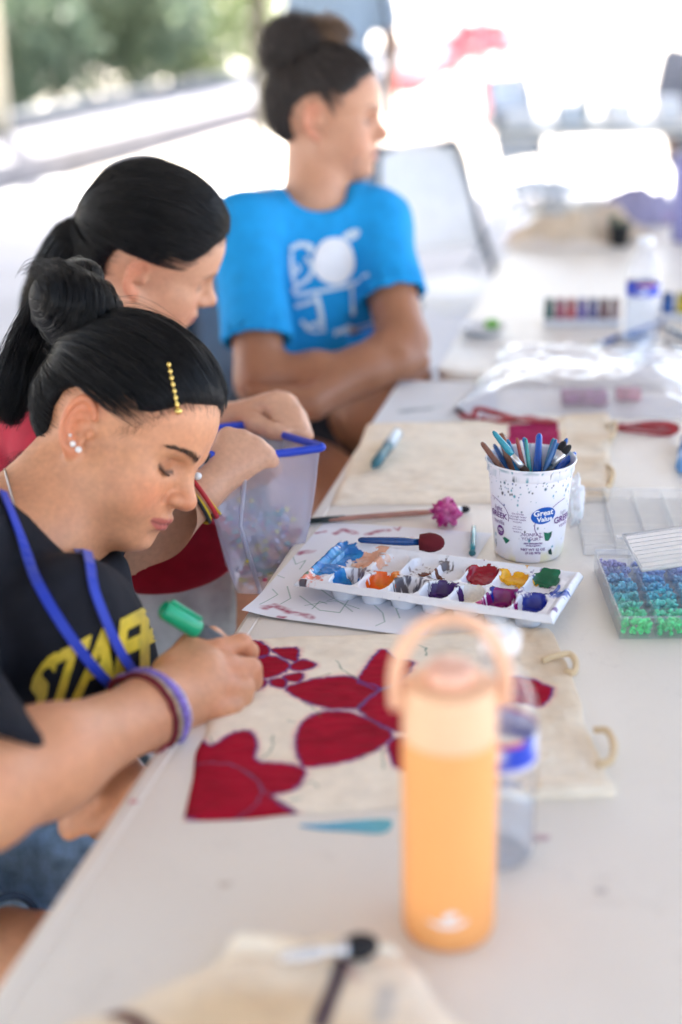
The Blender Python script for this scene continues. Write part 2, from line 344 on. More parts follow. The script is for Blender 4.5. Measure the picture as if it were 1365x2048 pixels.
# ---------------------------------------------------------------- implicit-surface toolkit (bodies, clothes, hair masses)
def smin(a, b, k):
    k = np.float32(k); h = np.maximum(k - np.abs(a - b), 0) / k
    return np.minimum(a, b) - h * h * (k * np.float32(.25))
def smax(a, b, k):
    return -smin(-a, -b, k)
def d_ell(p, c, r):
    x = (p[..., 0] - np.float32(c[0])) / np.float32(r[0]); y = (p[..., 1] - np.float32(c[1])) / np.float32(r[1]); z = (p[..., 2] - np.float32(c[2])) / np.float32(r[2])
    k0 = np.sqrt(x * x + y * y + z * z) + np.float32(1e-9); x /= np.float32(r[0]); y /= np.float32(r[1]); z /= np.float32(r[2])
    return k0 * (k0 - 1) / (np.sqrt(x * x + y * y + z * z) + np.float32(1e-9))
def d_rc(p, a, b, ra, rb):
    a = np.asarray(a, np.float32); b = np.asarray(b, np.float32); ba = b - a
    x = p[..., 0] - a[0]; y = p[..., 1] - a[1]; z = p[..., 2] - a[2]
    t = np.clip((x * ba[0] + y * ba[1] + z * ba[2]) / (np.float32(ba @ ba) + np.float32(1e-12)), 0, 1)
    x = x - t * ba[0]; y = y - t * ba[1]; z = z - t * ba[2]
    return np.sqrt(x * x + y * y + z * z) - (np.float32(ra) + np.float32(rb - ra) * t)
def d_oell(p, c, r, M):                 # oriented ellipsoid, M columns = its axes
    return d_ell((p - np.array(c, np.float32)) @ np.array(M, np.float32), (0, 0, 0), r)
def d_plane(p, c, n):                   # > 0 on the side n points to
    n = np.array(n, np.float32); n = n / np.linalg.norm(n)
    return (p - np.array(c, np.float32)) @ n
class Field:
    """signed distance samples on a rectilinear grid that is finer inside the given boxes"""
    def __init__(s, lo, hi, h, fine=()):
        s.ax = []
        for i in range(3):
            x = [lo[i]]
            while x[-1] < hi[i]:
                st = h
                for (c, r, hf) in fine:
                    if abs(x[-1] - c[i]) < r: st = min(st, hf)
                x.append(x[-1] + st)
            s.ax.append(np.array(x, np.float32))
        s.F = np.full([len(a) for a in s.ax], .05, np.float32)
    def _sl(s, lo, hi):
        sl = []
        for i in range(3):
            a = int(np.searchsorted(s.ax[i], lo[i])); b = int(np.searchsorted(s.ax[i], hi[i]))
            sl.append(slice(max(a - 1, 0), min(b + 1, len(s.ax[i]))))
        return tuple(sl)
    def op(s, fn, lo, hi, k=.01, mode='u', pad=None):
        pad = (k + .02) if pad is None else pad
        sl = s._sl(np.array(lo) - pad, np.array(hi) + pad)
        g = np.stack(np.meshgrid(s.ax[0][sl[0]], s.ax[1][sl[1]], s.ax[2][sl[2]], indexing='ij'), -1)
        if g.size == 0: return
        d = fn(g)
        if mode == 'u': s.F[sl] = smin(s.F[sl], d, k)
        elif mode == 's': s.F[sl] = smax(s.F[sl], -d, k)
        elif mode == 'i': s.F[sl] = smax(s.F[sl], d, k)
    def rc(s, a, b, ra, rb, k=.02, mode='u'):
        a = np.array(a); b = np.array(b); m = max(ra, rb)
        s.op(lambda g: d_rc(g, a, b, ra, rb), np.minimum(a, b) - m, np.maximum(a, b) + m, k, mode)
    def chain(s, pts, rad, k=.02, mode='u'):
        for i in range(len(pts) - 1): s.rc(pts[i], pts[i + 1], rad[i], rad[i + 1], k, mode)
    def ell(s, c, r, M=None, k=.02, mode='u'):
        M = np.eye(3) if M is None else M; m = max(r); c = np.array(c)
        s.op(lambda g: d_oell(g, c, r, M), c - m, c + m, k, mode)
    def mesh(s):
        return surface_nets(s.F, s.ax)
def surface_nets(F, ax):
    ins = F < 0
    n = np.array(F.shape) - 1
    cnt = np.zeros(n, np.int8); sx = [np.zeros(n, np.float32) for _ in range(3)]
    def cs(off): return tuple(slice(o, o + n[i]) for i, o in enumerate(off))
    edges = []
    for a in range(3):
        b, c = [i for i in range(3) if i != a]
        for ob in (0, 1):
            for oc in (0, 1):
                o0 = [0, 0, 0]; o0[b] = ob; o0[c] = oc
                o1 = list(o0); o1[a] = 1
                edges.append((a, o0, o1))
    act = np.zeros(n, bool)
    for a, o0, o1 in edges: act |= ins[cs(o0)] != ins[cs(o1)]
    idx = np.argwhere(act); m = len(idx)
    cid = np.full(n, -1, np.int64); cid[act] = np.arange(m)
    acc = np.zeros((m, 3)); num = np.zeros(m)
    I, J, K = idx.T
    for a, o0, o1 in edges:
        f0 = F[I + o0[0], J + o0[1], K + o0[2]]; f1 = F[I + o1[0], J + o1[1], K + o1[2]]
        msk = (f0 < 0) != (f1 < 0)
        t = np.where(msk, f0 / np.where(msk, f0 - f1, 1), 0)
        p0 = np.stack([ax[d][idx[:, d] + o0[d]] for d in range(3)], 1); p1 = np.stack([ax[d][idx[:, d] + o1[d]] for d in range(3)], 1)
        pt = p0 + (p1 - p0) * t[:, None]
        acc[msk] += pt[msk]; num[msk] += 1
    V = acc / num[:, None]
    quads = []
    for a in range(3):
        b, c = (a + 1) % 3, (a + 2) % 3
        s0 = [slice(None)] * 3; s1 = [slice(None)] * 3
        s0[a] = slice(0, -1); s1[a] = slice(1, None)
        ch = ins[tuple(s0)] != ins[tuple(s1)]
        e = np.argwhere(ch)
        e = e[(e[:, b] > 0) & (e[:, c] > 0) & (e[:, b] < n[b]) & (e[:, c] < n[c])]
        if not len(e): continue
        q = []
        for db, dc in ((1, 1), (0, 1), (0, 0), (1, 0)):
            w = e.copy(); w[:, b] -= db; w[:, c] -= dc
            q.append(cid[w[:, 0], w[:, 1], w[:, 2]])
        q = np.stack(q, 1)
        flip = ~ins[e[:, 0], e[:, 1], e[:, 2]]
        q[flip] = q[flip][:, ::-1]
        quads.append(q)
    return V, np.concatenate(quads)
def smooth_mesh(V, Q, it=2, w=.5):
    e = np.concatenate([Q[:, [0, 1]], Q[:, [1, 2]], Q[:, [2, 3]], Q[:, [3, 0]]])
    for _ in range(it):
        acc = np.zeros_like(V); num = np.zeros(len(V))
        for a, b in ((0, 1), (1, 0)):
            for d in range(3): acc[:, d] += np.bincount(e[:, a], V[e[:, b], d], len(V))
            num += np.bincount(e[:, a], minlength=len(V))
        V = V * (1 - w) + w * acc / np.maximum(num, 1)[:, None]
    return V
# ---------------------------------------------------------------- human head in its own frame: x her left, y forward, z up, origin between the ear canals
def head_sdf(p, fat=1.0, mouth_open=0.0, ears=True):
    x, y, z = p[..., 0], p[..., 1], p[..., 2]
    ax = np.abs(x); s = np.stack([ax, y, z], -1)
    d = d_ell(p, (0, -.004, .046), (.0735, .091, .079))                       # braincase
    d = smin(d, d_ell(p, (0, .030, .048), (.063, .062, .056)), .03)            # forehead
    d = smin(d, d_ell(p, (0, -.030, .010), (.060, .060, .052)), .03)           # occiput
    d = smin(d, d_ell(p, (0, .040, -.022), (.055, .052, .056)), .03)           # midface
    d = smin(d, d_rc(s, (.014, .0845, .027), (.044, .062, .026), .0095, .0085), .018)   # brow ridge
    d = smin(d, d_ell(s, (.044, .050, -.010), (.022, .026, .019)), .022)       # cheekbone
    d = smin(d, d_ell(s, (.038, .052, -.040), (.026 * fat, .032 * fat, .031 * fat)), .022)  # cheek
    d = smin(d, d_rc(s, (.052, .004, -.046), (.016, .068, -.080), .019 * fat, .0165), .028) # jaw
    d = smin(d, d_ell(p, (0, .078, -.081), (.020, .0160, .0165)), .018)        # chin
    d = smin(d, d_ell(p, (0, .058, -.080), (.030, .030, .017)), .02)           # under the chin
    d = smin(d, d_ell(p, (0, .074, -.050), (.030, .0235, .026)), .016)         # muzzle
    # eye sockets and lids
    d = smax(d, -d_ell(s, (.0335, .0905, .0115), (.0185, .0125, .0105)), .014)
    d = smin(d, d_ell(s, (.0320, .0655, .0105), (.0150, .0135, .0125)), .005)
    d = smax(d, -d_rc(s, (.0195, .0835, .0165), (.0445, .0700, .0165), .0012, .0012), .005)  # lid crease
    # nose
    d = smin(d, d_rc(p, (0, .083, .020), (0, .1065, -.014), .0075, .0090), .013)
    d = smin(d, d_ell(p, (0, .1105, -.0185), (.0098, .0092, .0088)), .009)
    d = smin(d, d_ell(s, (.0118, .0985, -.0225), (.0068, .0098, .0073)), .006)
    d = smin(d, d_rc(p, (0, .109, -.0245), (0, .098, -.030), .0042, .0042), .005)
    d = smax(d, -d_ell(s, (.0068, .1030, -.0305), (.0036, .0055, .0036)), .003)
    d = smax(d, -d_rc(s, (.0205, .0930, -.0150), (.0205, .0880, -.0300), .0012, .0012), .006)  # alar groove
    # lips
    mo = mouth_open
    up = smin(d_rc(s, (.0235, .0850, -.0525), (.0060, .0980, -.0470), .0022, .0050), d_rc(s, (.0060, .0980, -.0470), (.0, .0975, -.0478), .0050, .0044), .004)
    lo = smin(d_rc(s, (.0225, .0845, -.0535 - mo * .4), (.0070, .0955, -.0590 - mo), .0022, .0060), d_rc(s, (.0070, .0955, -.0590 - mo), (.0, .0960, -.0592 - mo), .0060, .0062), .004)
    d = smin(d, up, .005); d = smin(d, lo, .005)
    d = smax(d, -d_rc(s, (.0250, .0855, -.0535 - mo * .2), (.0, .1045, -.0530 - mo * .5), .0009 + mo * .3, .0010 + mo * .6), .003)
    d = smax(d, -d_ell(p, (0, .1010, -.0715 - mo), (.016, .0075, .006)), .012)  # below the lip
    d = smax(d, -d_rc(p, (0, .1030, -.0345), (0, .1045, -.0420), .0016, .0022), .005)  # philtrum
    if ears:
        o = np.array((.0705, -.006, .001)); e1 = np.array((.42, -.88, -.20)); e2 = np.array((.10, -.20, .975))
        e1 = e1 / np.linalg.norm(e1); e2 = e2 - e1 * (e1 @ e2); e2 /= np.linalg.norm(e2); e3 = np.cross(e2, e1) * -1
        if e3[0] < 0: e3 = -e3
        q = s - o; u, v, w = q @ e1, q @ e2, q @ e3
        uvw = np.stack([u, v, w], -1)
        e = d_ell(uvw, (.012, .003, 0), (.0165, .0285, .0042))
        ee = np.sqrt(((u - .012) / .0165) ** 2 + ((v - .003) / .0290) ** 2)
        gap = np.maximum(-(u - .004), 0) * np.maximum(-(v - .012), 0) * 400
        rim = np.sqrt(((ee - 1) * .020) ** 2 + (w - .0045) ** 2) - .0036 + np.minimum(gap, .02)
        e = smin(e, rim, .003)
        e = smin(e, d_ell(uvw, (.0065, -.0285, .001), (.0090, .0095, .0048)), .006)
        e = smax(e, -d_ell(uvw, (.0075, -.003, .0060), (.0088, .0125, .0090)), .003)
        ae = np.sqrt(((u - .0115) / .0098) ** 2 + ((v - .0035) / .0185) ** 2)
        anti = np.sqrt(((ae - 1) * .013) ** 2 + (w - .0032) ** 2) - .0027 + np.minimum(np.maximum(-(u - .010), 0) * np.maximum(-(v - .004), 0) * 500 + np.maximum(-(u - .008), 0) * .8, .02)
        e = smin(e, anti, .0025)
        e = smin(e, d_ell(uvw, (-.0035, -.004, .0035), (.0038, .0055, .0035)), .004)
        e = smin(e, d_rc(uvw, (-.002, .0, -.0105), (.008, .001, -.0095), .0108, .0098), .005)
        d = smin(d, e, .004)
    return d
def head_colour(p, skin, lip, blush=.5, lash=True, brow=1.0):
    """linear rgb for points on the head, pigment with eye and mouth shade painted in"""
    x, y, z = p.T; ax = np.abs(x)
    col = np.tile(np.array(skin, np.float64), (len(p), 1))
    def g(cx, cy, cz, r):
        return np.exp(-(((ax - cx) / r[0]) ** 2 + ((y - cy) / r[1]) ** 2 + ((z - cz) / r[2]) ** 2))
    def mix(c, w):
        nonlocal col
        w = np.clip(w, 0, 1)[:, None]; col = col * (1 - w) + np.array(c) * w
    red = np.array(skin) * (1.10, .74, .68)
    mix(red, blush * g(.040, .065, -.028, (.022, .03, .022)))
    mix(red, blush * .8 * g(0, .112, -.02, (.014, .014, .012)))
    mix(np.array(skin) * (1.08, .70, .62), .6 * np.clip((ax - .070) / .008, 0, 1) * np.clip((1.15 - np.sqrt(((y + .016) / .028) ** 2 + ((z - .0) / .036) ** 2)) / .15, 0, 1))
    # lips
    ur = np.clip(1 - ax / .0265, 0, 1)
    top = -.0425 - .006 * (1 - ur) - .0018 * np.exp(-(ax / .004) ** 2); bot = -.0655 + .0105 * (1 - ur) ** 1.5
    inl = np.clip((top - z) / .0018, 0, 1) * np.clip((z - bot) / .0020, 0, 1) * (y > .076) * np.clip((.0265 - ax) / .003, 0, 1)
    mix(lip, inl * .85)
    mix(np.array(lip) * .35, inl * np.exp(-((z + .0532) / .0011) ** 2) * .8)  # shade of the mouth crease painted into the lip colour
    if brow:
        t = np.clip((ax - .012) / .040, 0, 1)
        zc = .0285 + .0075 * np.sin(t * 2.2) - .004 * t; w = .0042 * (1 - .65 * t)
        mix((.012, .009, .008), brow * np.exp(-((z - zc) / w) ** 2) * (ax > .011) * (ax < .053) * (y > .03) * .55)
    if lash:
        t = np.clip((ax - .019) / .027, 0, 1)
        zc = .0045 - .0035 * np.sin(t * math.pi) + .003 * t
        mix((.010, .008, .008), np.exp(-((z - zc) / .0024) ** 2) * (ax > .018) * (ax < .048) * (y > .055) * .97)
        mix(np.array(skin) * (.55, .45, .44), .6 * g(.033, .078, .011, (.018, .02, .008)))  # eye-socket shadow painted into the skin colour
    return col
# ---------------------------------------------------------------- people
from mathutils.bvhtree import BVHTree
def skin_mat(name='skin', rough=.42):
    return pm(name, rough=rough, vc=True, var=.07, vscale=170, bump=.22, bscale=1100, sss=.09, spec=.5)
def hair_mat(name, col, rough=.3):
    if name in _M: return _M[name]
    m = bpy.data.materials.new(name); m.use_nodes = True; n = m.node_tree
    for x in list(n.nodes):
        if x.type != 'OUTPUT_MATERIAL': n.nodes.remove(x)
    h = n.nodes.new('ShaderNodeBsdfPrincipled'); h.inputs['Roughness'].default_value = rough; h.inputs['Specular IOR Level'].default_value = .28
    ci = n.nodes.new('ShaderNodeHairInfo'); mr = n.nodes.new('ShaderNodeMapRange'); mr.inputs['To Min'].default_value = .45; mr.inputs['To Max'].default_value = 1.9; n.links.new(ci.outputs['Random'], mr.inputs['Value'])
    mx = n.nodes.new('ShaderNodeMix'); mx.data_type = 'RGBA'; mx.blend_type = 'MULTIPLY'; mx.inputs['Factor'].default_value = 1; mx.inputs['A'].default_value = (*col, 1); n.links.new(mr.outputs['Result'], mx.inputs['B']); n.links.new(mx.outputs['Result'], h.inputs['Base Color'])
    n.links.new(h.outputs[0], [x for x in n.nodes if x.type == 'OUTPUT_MATERIAL'][0].inputs[0]); _M[name] = m; return m
def strands(name, curves, r0, mat, parent, r1=None):
    """curves: array (n, k, 3) in world space -> one hair-curves object"""
    n, k, _ = curves.shape; hc = bpy.data.hair_curves.new(name); hc.add_curves([k] * n)
    pts = curves.reshape(-1, 3) - np.array(parent.matrix_world.translation if parent.parent is None else parent.location)
    off = np.array(parent.location) + (np.array(parent.parent.location) if parent.parent else 0)
    pts = curves.reshape(-1, 3) - off
    hc.attributes['position'].data.foreach_set('vector', pts.astype(np.float32).ravel())
    if 'radius' not in hc.attributes: hc.attributes.new('radius', 'FLOAT', 'POINT')
    rr = r0 * np.interp(np.linspace(0, 1, k), [0, .25, .7, 1], [.35, 1, 1, .35]); hc.attributes['radius'].data.foreach_set('value', np.tile(rr, n).astype(np.float32))
    hc.materials.append(mat); o = bpy.data.objects.new(name, hc); COL.objects.link(o); o.parent = parent; return o
def shoe(parent, ankle, toe, colr):
    a, t = np.array(ankle), np.array(toe); F = Field(np.minimum(a, t) - .09, np.maximum(a, t) + .09, .011); d = (t - a) * (1, 1, 0); d = d / np.linalg.norm(d)
    h = np.array((a[0], a[1], .040)); F.rc(h - d * .03, h + d * .15, .042, .036, .02); F.rc(h + np.array((0, 0, .01)), h + np.array((0, 0, .05)), .044, .042, .02); F.op(lambda g: -(g[..., 2] - .006), h - .3, h + .3, .006, 'i'); F.rc(h + np.array((0, 0, .05)), h + np.array((0, 0, .12)), .036, .038, .004, 's')
    V_, Q_ = F.mesh(); mk('shoe', V_, Q_, pm('shoe %.2f' % colr[0], colr, .7), parent, world=True)
class Head:
    def __init__(s, R, t, sc, **kw): s.R = np.array(R); u, _, v = np.linalg.svd(s.R); s.R = u @ v; s.t = np.array(t); s.s = sc; s.kw = kw
    def w(s, p): return (np.asarray(p, float) * s.s) @ s.R.T + s.t
    def l(s, p): return ((p - s.t.astype(p.dtype)) @ (s.R / s.s).astype(p.dtype))
    def field(s, F, k=.02):
        c = s.w((0, .005, .01)); F.op(lambda g: head_sdf(s.l(g).astype(np.float32), **s.kw) * s.s, c - .13, c + .13, k, pad=.01)
def cloth(V, Q, amp, freq, seed, dirn=None):
    """push vertices along their normals by folds"""
    me = bpy.data.meshes.new('tmp'); me.from_pydata(V.tolist(), [], Q.tolist()); me.update()
    N = np.zeros(len(V) * 3); me.vertices.foreach_get('normal', N); N = N.reshape(-1, 3); bpy.data.meshes.remove(me)
    q = V.copy()
    if dirn is not None: d = np.array(dirn) / np.linalg.norm(dirn); q = q - np.outer(q @ d, d) * .75
    q = q + .03 * np.stack([vnoise(V, seed + 5, 9), vnoise(V, seed + 6, 9), vnoise(V, seed + 7, 9)], 1)
    n = fbm(q, seed, freq, 3); n = np.sign(n) * np.abs(n) ** .8
    return V + N * (amp * n)[:, None]
def bvh_of(V, Q): return BVHTree.FromPolygons([tuple(v) for v in V], [tuple(int(i) for i in q) for q in Q])
def cast_px(bvh, px, py, off=.0015):
    r = ray(px, py); r = r / np.linalg.norm(r); h = bvh.ray_cast(Vector(CAM), Vector(r))
    if h[0] is None: return None
    n = np.array(h[1]); n = n if n @ r < 0 else -n
    return np.array(h[0]) + n * off, n
def ribbon(pts, nrm, w, th=.0012):
    """flat strap along pts lying on a surface with normals nrm"""
    pts = np.asarray(pts); m = len(pts); V = []
    for i in range(m):
        t = pts[min(i + 1, m - 1)] - pts[max(i - 1, 0)]; t /= np.linalg.norm(t); n = nrm[i] - t * (nrm[i] @ t); n /= np.linalg.norm(n); b = np.cross(t, n)
        V += [pts[i] + b * w / 2, pts[i] + b * w / 2 + n * th, pts[i] - b * w / 2 + n * th, pts[i] - b * w / 2]
    Fc = [(4 * i + k, 4 * i + (k + 1) % 4, 4 * i + 4 + (k + 1) % 4, 4 * i + 4 + k) for i in range(m - 1) for k in range(4)]
    return np.array(V), Fc
HAIR_Y = [-.12, -.085, -.055, -.042, -.036, -.028, .003, .009, .018, .030, .045, .062, .082, .10]
HAIR_Z = [-.085, -.078, -.062, -.042, .00, .027, .031, .012, .004, .016, .040, .060, .077, .085]
def hair_line(p, ys=HAIR_Y, zs=HAIR_Z):                 # > 0 where hair grows (head frame)
    h = p[..., 2] - np.interp(p[..., 1], ys, zs)
    ear = (np.sqrt(((p[..., 1] + .012) / .0325) ** 2 + ((p[..., 2] - .000) / .0365) ** 2) - 1) * .030
    return np.where(np.abs(p[..., 0]) > .045, np.minimum(h, ear), h)
def hair_shell(p, th=.008):
    d = d_ell(p, (0, -.006, .047), (.0735 + th, .091 + th, .080 + th))
    d = smin(d, d_ell(p, (0, .026, .047), (.063 + th * .9, .064 + th * .6, .057 + th)), .03)
    d = smin(d, d_ell(p, (0, -.032, .008), (.060 + th, .060 + th, .054 + th)), .03)
    return d
def hair_cap(parent, H, mat, th=.009, ys=HAIR_Y, zs=HAIR_Z, extra=None, h=.003, name='hair'):
    c = H.t; F = Field(c - .19, c + .19, h)
    def fn(g):
        l = H.l(g).astype(np.float32); hl = hair_line(l, ys, zs); taper = np.clip(hl / .03, -.3, 1)
        d = hair_shell(l, .001) - th * np.clip(taper, 0, 1) ** .6 * 1.0
        d = smax(d, -(hl - .012 - .016 * np.exp(-((l[..., 1] - .024) / .018) ** 2) * (l[..., 2] < .06) + .005 * vnoise(l, 3, 60)) * .8, .008) * H.s
        d = np.maximum(d, -head_inner(l) * H.s)
        if extra is not None: d = smin(d, extra(g, l), .012)
        return d
    F.F[:] = 1; F.op(fn, c - .19, c + .19, .0001)
    V, Q = F.mesh(); V = smooth_mesh(V, Q, 2, .5)
    return mk(name, V, Q, mat, parent, world=True), V, Q
def head_inner(l): return d_ell(l, (0, -.004, .044), (.066, .082, .072))
def shell_project(l, th):
    """push head-frame points radially onto the hair shell"""
    c = np.array((0, 0, .03)); v = l - c; r = np.linalg.norm(v, axis=-1, keepdims=True); v = v / r
    lo = np.full(l.shape[:-1], .03); hi = np.full(l.shape[:-1], .16)
    for _ in range(18):
        m = (lo + hi) / 2; ins = hair_shell(c + v * m[..., None], th) < 0
        lo = np.where(ins, m, lo); hi = np.where(ins, hi, m)
    return c + v * lo[..., None]
def combed(H, n, target, th, seed, ys=HAIR_Y, zs=HAIR_Z, k=12, wild=.0015, edge=.35):
    """strands that leave the scalp everywhere hair grows and run over the head to the gather point"""
    rg = np.random.default_rng(seed); out = []
    tgt = np.array(target, float)
    while len(out) < n:
        v = rg.normal(size=(n * 2, 3)); v /= np.linalg.norm(v, axis=1)[:, None]
        l = shell_project(np.array((0, 0, .03)) + v * .09, .0)
        hl = hair_line(l, ys, zs) + .005 * vnoise(l, seed + 2, 70) + .004 * rg.normal(size=len(l)); ok = (hl > 0) & (rg.random(len(hl)) < np.clip(.15 + hl / .016, 0, 1)); out += list(l[ok])
    r = np.array(out[:n]); c = np.array((0, 0, .03)); t = np.linspace(0, 1, k)[None, :, None]
    a = (r - c); b = tgt - c; an = a / np.linalg.norm(a, axis=1)[:, None]; bn = b / np.linalg.norm(b)
    om = np.arccos(np.clip(an @ bn, -1, 1))[:, None, None]
    path = (np.sin((1 - t) * om) * an[:, None] + np.sin(t * om) * bn[None, None]) / np.maximum(np.sin(om), 1e-3)
    hl = hair_line(r, ys, zs); lift = np.minimum(np.clip(hl / .03, 0, 1)[:, None] ** .6 + t[..., 0] * 3, 1.0)
    q = shell_project(c + path * .09, th); q0 = shell_project(c + path * .09, .0005)
    q = q0 + (q - q0) * lift[..., None]
    v = q - c; v /= np.linalg.norm(v, axis=-1, keepdims=True)
    # locks: strands draw together round shared guides and ride at slightly different heights
    nc = max(12, n // 45); ci = rg.choice(n, nc, replace=False); own = ((r[:, None, :] - r[None, ci, :]) ** 2).sum(-1).argmin(1)
    pull = (.55 * np.clip(t * 1.6, 0, 1) * (1 - .25 * t)); q = q * (1 - pull * .55) + q[ci][own] * pull * .55; q = q + v * (rg.normal(size=(nc, 1, 1)) * wild * 1.1)[own] * np.sin(t * 2.8 + .3)
    ph = rg.normal(size=(n, 1, 3)) * wild; q = q + v * (.0006 + np.abs(rg.normal(size=(n, 1, 1))) * wild * .8) + ph * np.sin(t * 3.1) 
    q = q + wild * .5 * np.stack([vnoise(q, seed + i, 55) for i in range(3)], -1)
    eh = np.sqrt(((q[..., 1] + .014) / .0290) ** 2 + ((q[..., 2] - .001) / .0335) ** 2); q = q[~((eh < 1) & (np.abs(q[..., 0]) > .05)).any(1)]      # keep the ears free
    return H.w(q)
def tail(H_or_pts, n, rad, seed, k=16, wild=.006, curl=0, taper=.4):
    """loose bunch of strands along a guide line (world points); rad list along it"""
    rg = np.random.default_rng(seed); g = spline(H_or_pts, k); rad = np.interp(np.linspace(0, 1, k), np.linspace(0, 1, len(rad)), rad)
    out = np.zeros((n, k, 3)); x = None
    u = rg.normal(size=(n, 2)); u /= np.maximum(np.linalg.norm(u, axis=1)[:, None], .6); u *= rg.random((n, 1)) ** .3
    for i in range(k):
        t = g[min(i + 1, k - 1)] - g[max(i - 1, 0)]; t /= np.linalg.norm(t)
        if x is None: x = frame_z(t)[:, 0]
        x = x - t * (x @ t); x /= np.linalg.norm(x); y = np.cross(t, x)
        out[:, i] = g[i] + (u[:, :1] * x + u[:, 1:] * y) * rad[i]
    out += wild * np.stack([vnoise(out + u[:, :1, None] * .0 + rg.normal(size=(n, 1, 3)) * .05, seed + i, 14) for i in range(3)], -1) * np.linspace(.1, 1, k)[None, :, None]
    if curl:
        ph = rg.uniform(0, 6.28, (n, 1)); s = np.linspace(0, 1, k)[None] * 22 + ph
        out += curl * np.stack([np.cos(s), np.sin(s), np.cos(s * .7 + ph)], -1)
    return out
def loop_bun(c, r, n, seed, M, k=18, wild=.05):
    """strands wound side by side round one axis (first column of M), like hair pulled over into a bun"""
    rg = np.random.default_rng(seed); s = rg.uniform(-.96, .96, (n, 1)); rad = np.sqrt(1 - s * s) * (1 + rg.normal(size=(n, 1)) * .05) * rg.choice([1, 1, .8], (n, 1)); th = rg.uniform(0, 6.28, (n, 1)) + np.linspace(0, 1, k)[None] * rg.uniform(1.6, 3.4, (n, 1)); ln_ = .9 * s
    sw = s + .30 * np.sin(th * .5 + rg.normal(size=(n, 1)) * .3); q = np.stack([sw * np.ones_like(th), rad * np.cos(th), rad * np.sin(th)], -1)
    q = q + wild * np.stack([vnoise(q, seed + i, 3) for i in range(3)], -1); return (q * np.array(r)) @ np.array(M).T + np.array(c)
def ball_strands(c, r, n, seed, k=18, turns=1.0, thick=.25, M=np.eye(3)):
    """coiled bun: arcs wound round an ellipsoid"""
    rg = np.random.default_rng(seed); a = rg.normal(size=(n, 3)); a /= np.linalg.norm(a, axis=1)[:, None]
    b = rg.normal(size=(n, 3)); b -= a * (a * b).sum(1)[:, None]; b /= np.linalg.norm(b, axis=1)[:, None]
    s = (np.linspace(0, 1, k)[None] * rg.uniform(.6, 1.4, (n, 1)) * math.pi * turns)[..., None]
    rr = 1 + rg.normal(size=(n, 1, 1)) * thick * .3
    q = (a[:, None] * np.cos(s) + b[:, None] * np.sin(s)) * rr
    q = q + .08 * np.stack([vnoise(q, seed + i, 3.5) for i in range(3)], -1)
    return (q * np.array(r)) @ np.array(M).T + np.array(c)
def hand_field(F, wrist, palm, fingers, rw=.026, pr=(.040, .036, .016), M=None, k=.012):
    """palm block + five finger chains [(points, radii)]"""
    F.rc(wrist, palm, rw, rw * .95, k); F.ell(palm, pr, M, k)
    for pts, rad in fingers: F.chain(pts, rad, .006)
def axes(x, z):
    z = np.array(z, float); z /= np.linalg.norm(z); x = np.array(x, float); x -= z * (x @ z); x /= np.linalg.norm(x); return np.stack([x, np.cross(z, x), z], 1)
# ================================================================ the girl who colours the bag
G1 = empty('person', (-.47, 1.36, 0), 'girl in black shirt with gold lettering, bent over, colouring the red flower bag', 'person', 'people seated along the tables')
H1 = Head([[.2437, .8113, .5314], [.9044, -.3879, .1776], [-.3502, -.4373, .8283]], (-.2374, 1.4568, .9462), .95, fat=1.05)
SK1 = (.60, .285, .155)
TL = np.array((.44, .90, 0)); TL /= np.linalg.norm(TL)
N1 = np.array((-.335, 1.400, .888)); PV1 = np.array((-.53, 1.27, .50)); SP = (N1 - PV1) / np.linalg.norm(N1 - PV1); FR = np.cross(TL, SP) ; FR = FR / np.linalg.norm(FR)
if FR[0] < 0: FR = -FR
TM = np.stack([TL, FR, SP], 1)
SHR = N1 - SP * .055 - TL * .150 - FR * .01; SHL = N1 - SP * .055 + TL * .150 - FR * .01
EL = P(-48, 1592, 1.150); WR = P(300, 1422, 1.325); PALM = P(385, 1372, 1.372)
def torso1(F, o, k=.05):
    F.ell(N1 - SP * .14 + FR * .005, (.150 + o, .088 + o, .150 + o), TM, k)
    F.ell(N1 - SP * .17 + FR * .045, (.118 + o, .060 + o, .075 + o), TM, k)
    F.rc(SHR, SHL, .050 + o, .050 + o, k)
    F.ell(P(150, 1345, 1.44), (.095 + o, .062 + o, .11 + o), TM, k)
    F.rc(P(168, 1165, 1.53), P(192, 1330, 1.48), .036 + o, .034 + o, k)
    F.ell(N1 - SP * .30, (.140 + o, .095 + o, .16 + o), TM, k)
    F.ell(PV1, (.165 + o, .115 + o, .12 + o), TM, k)
F = Field((-.80, .86, .05), (.17, 1.72, 1.12), .0065, [(H1.w((0, .02, -.01)), .115, .0021), (P(420, 1365, 1.37), .085, .0036)])
torso1(F, -.004)
hb = H1.w((0, -.022, -.035)); F.rc(N1 - SP * .06, hb, .060, .050, .035); F.rc(N1 + FR * .035 - SP * .02, H1.w((0, .02, -.06)), .040, .040, .035)
H1.field(F, .022)
# right arm
F.chain([SHR, SHR * .45 + EL * .55, EL], [.050, .046, .043], .03)
FM = EL * .62 + WR * .38
F.chain([EL, FM, WR], [.041, .0425, .0295], .03)
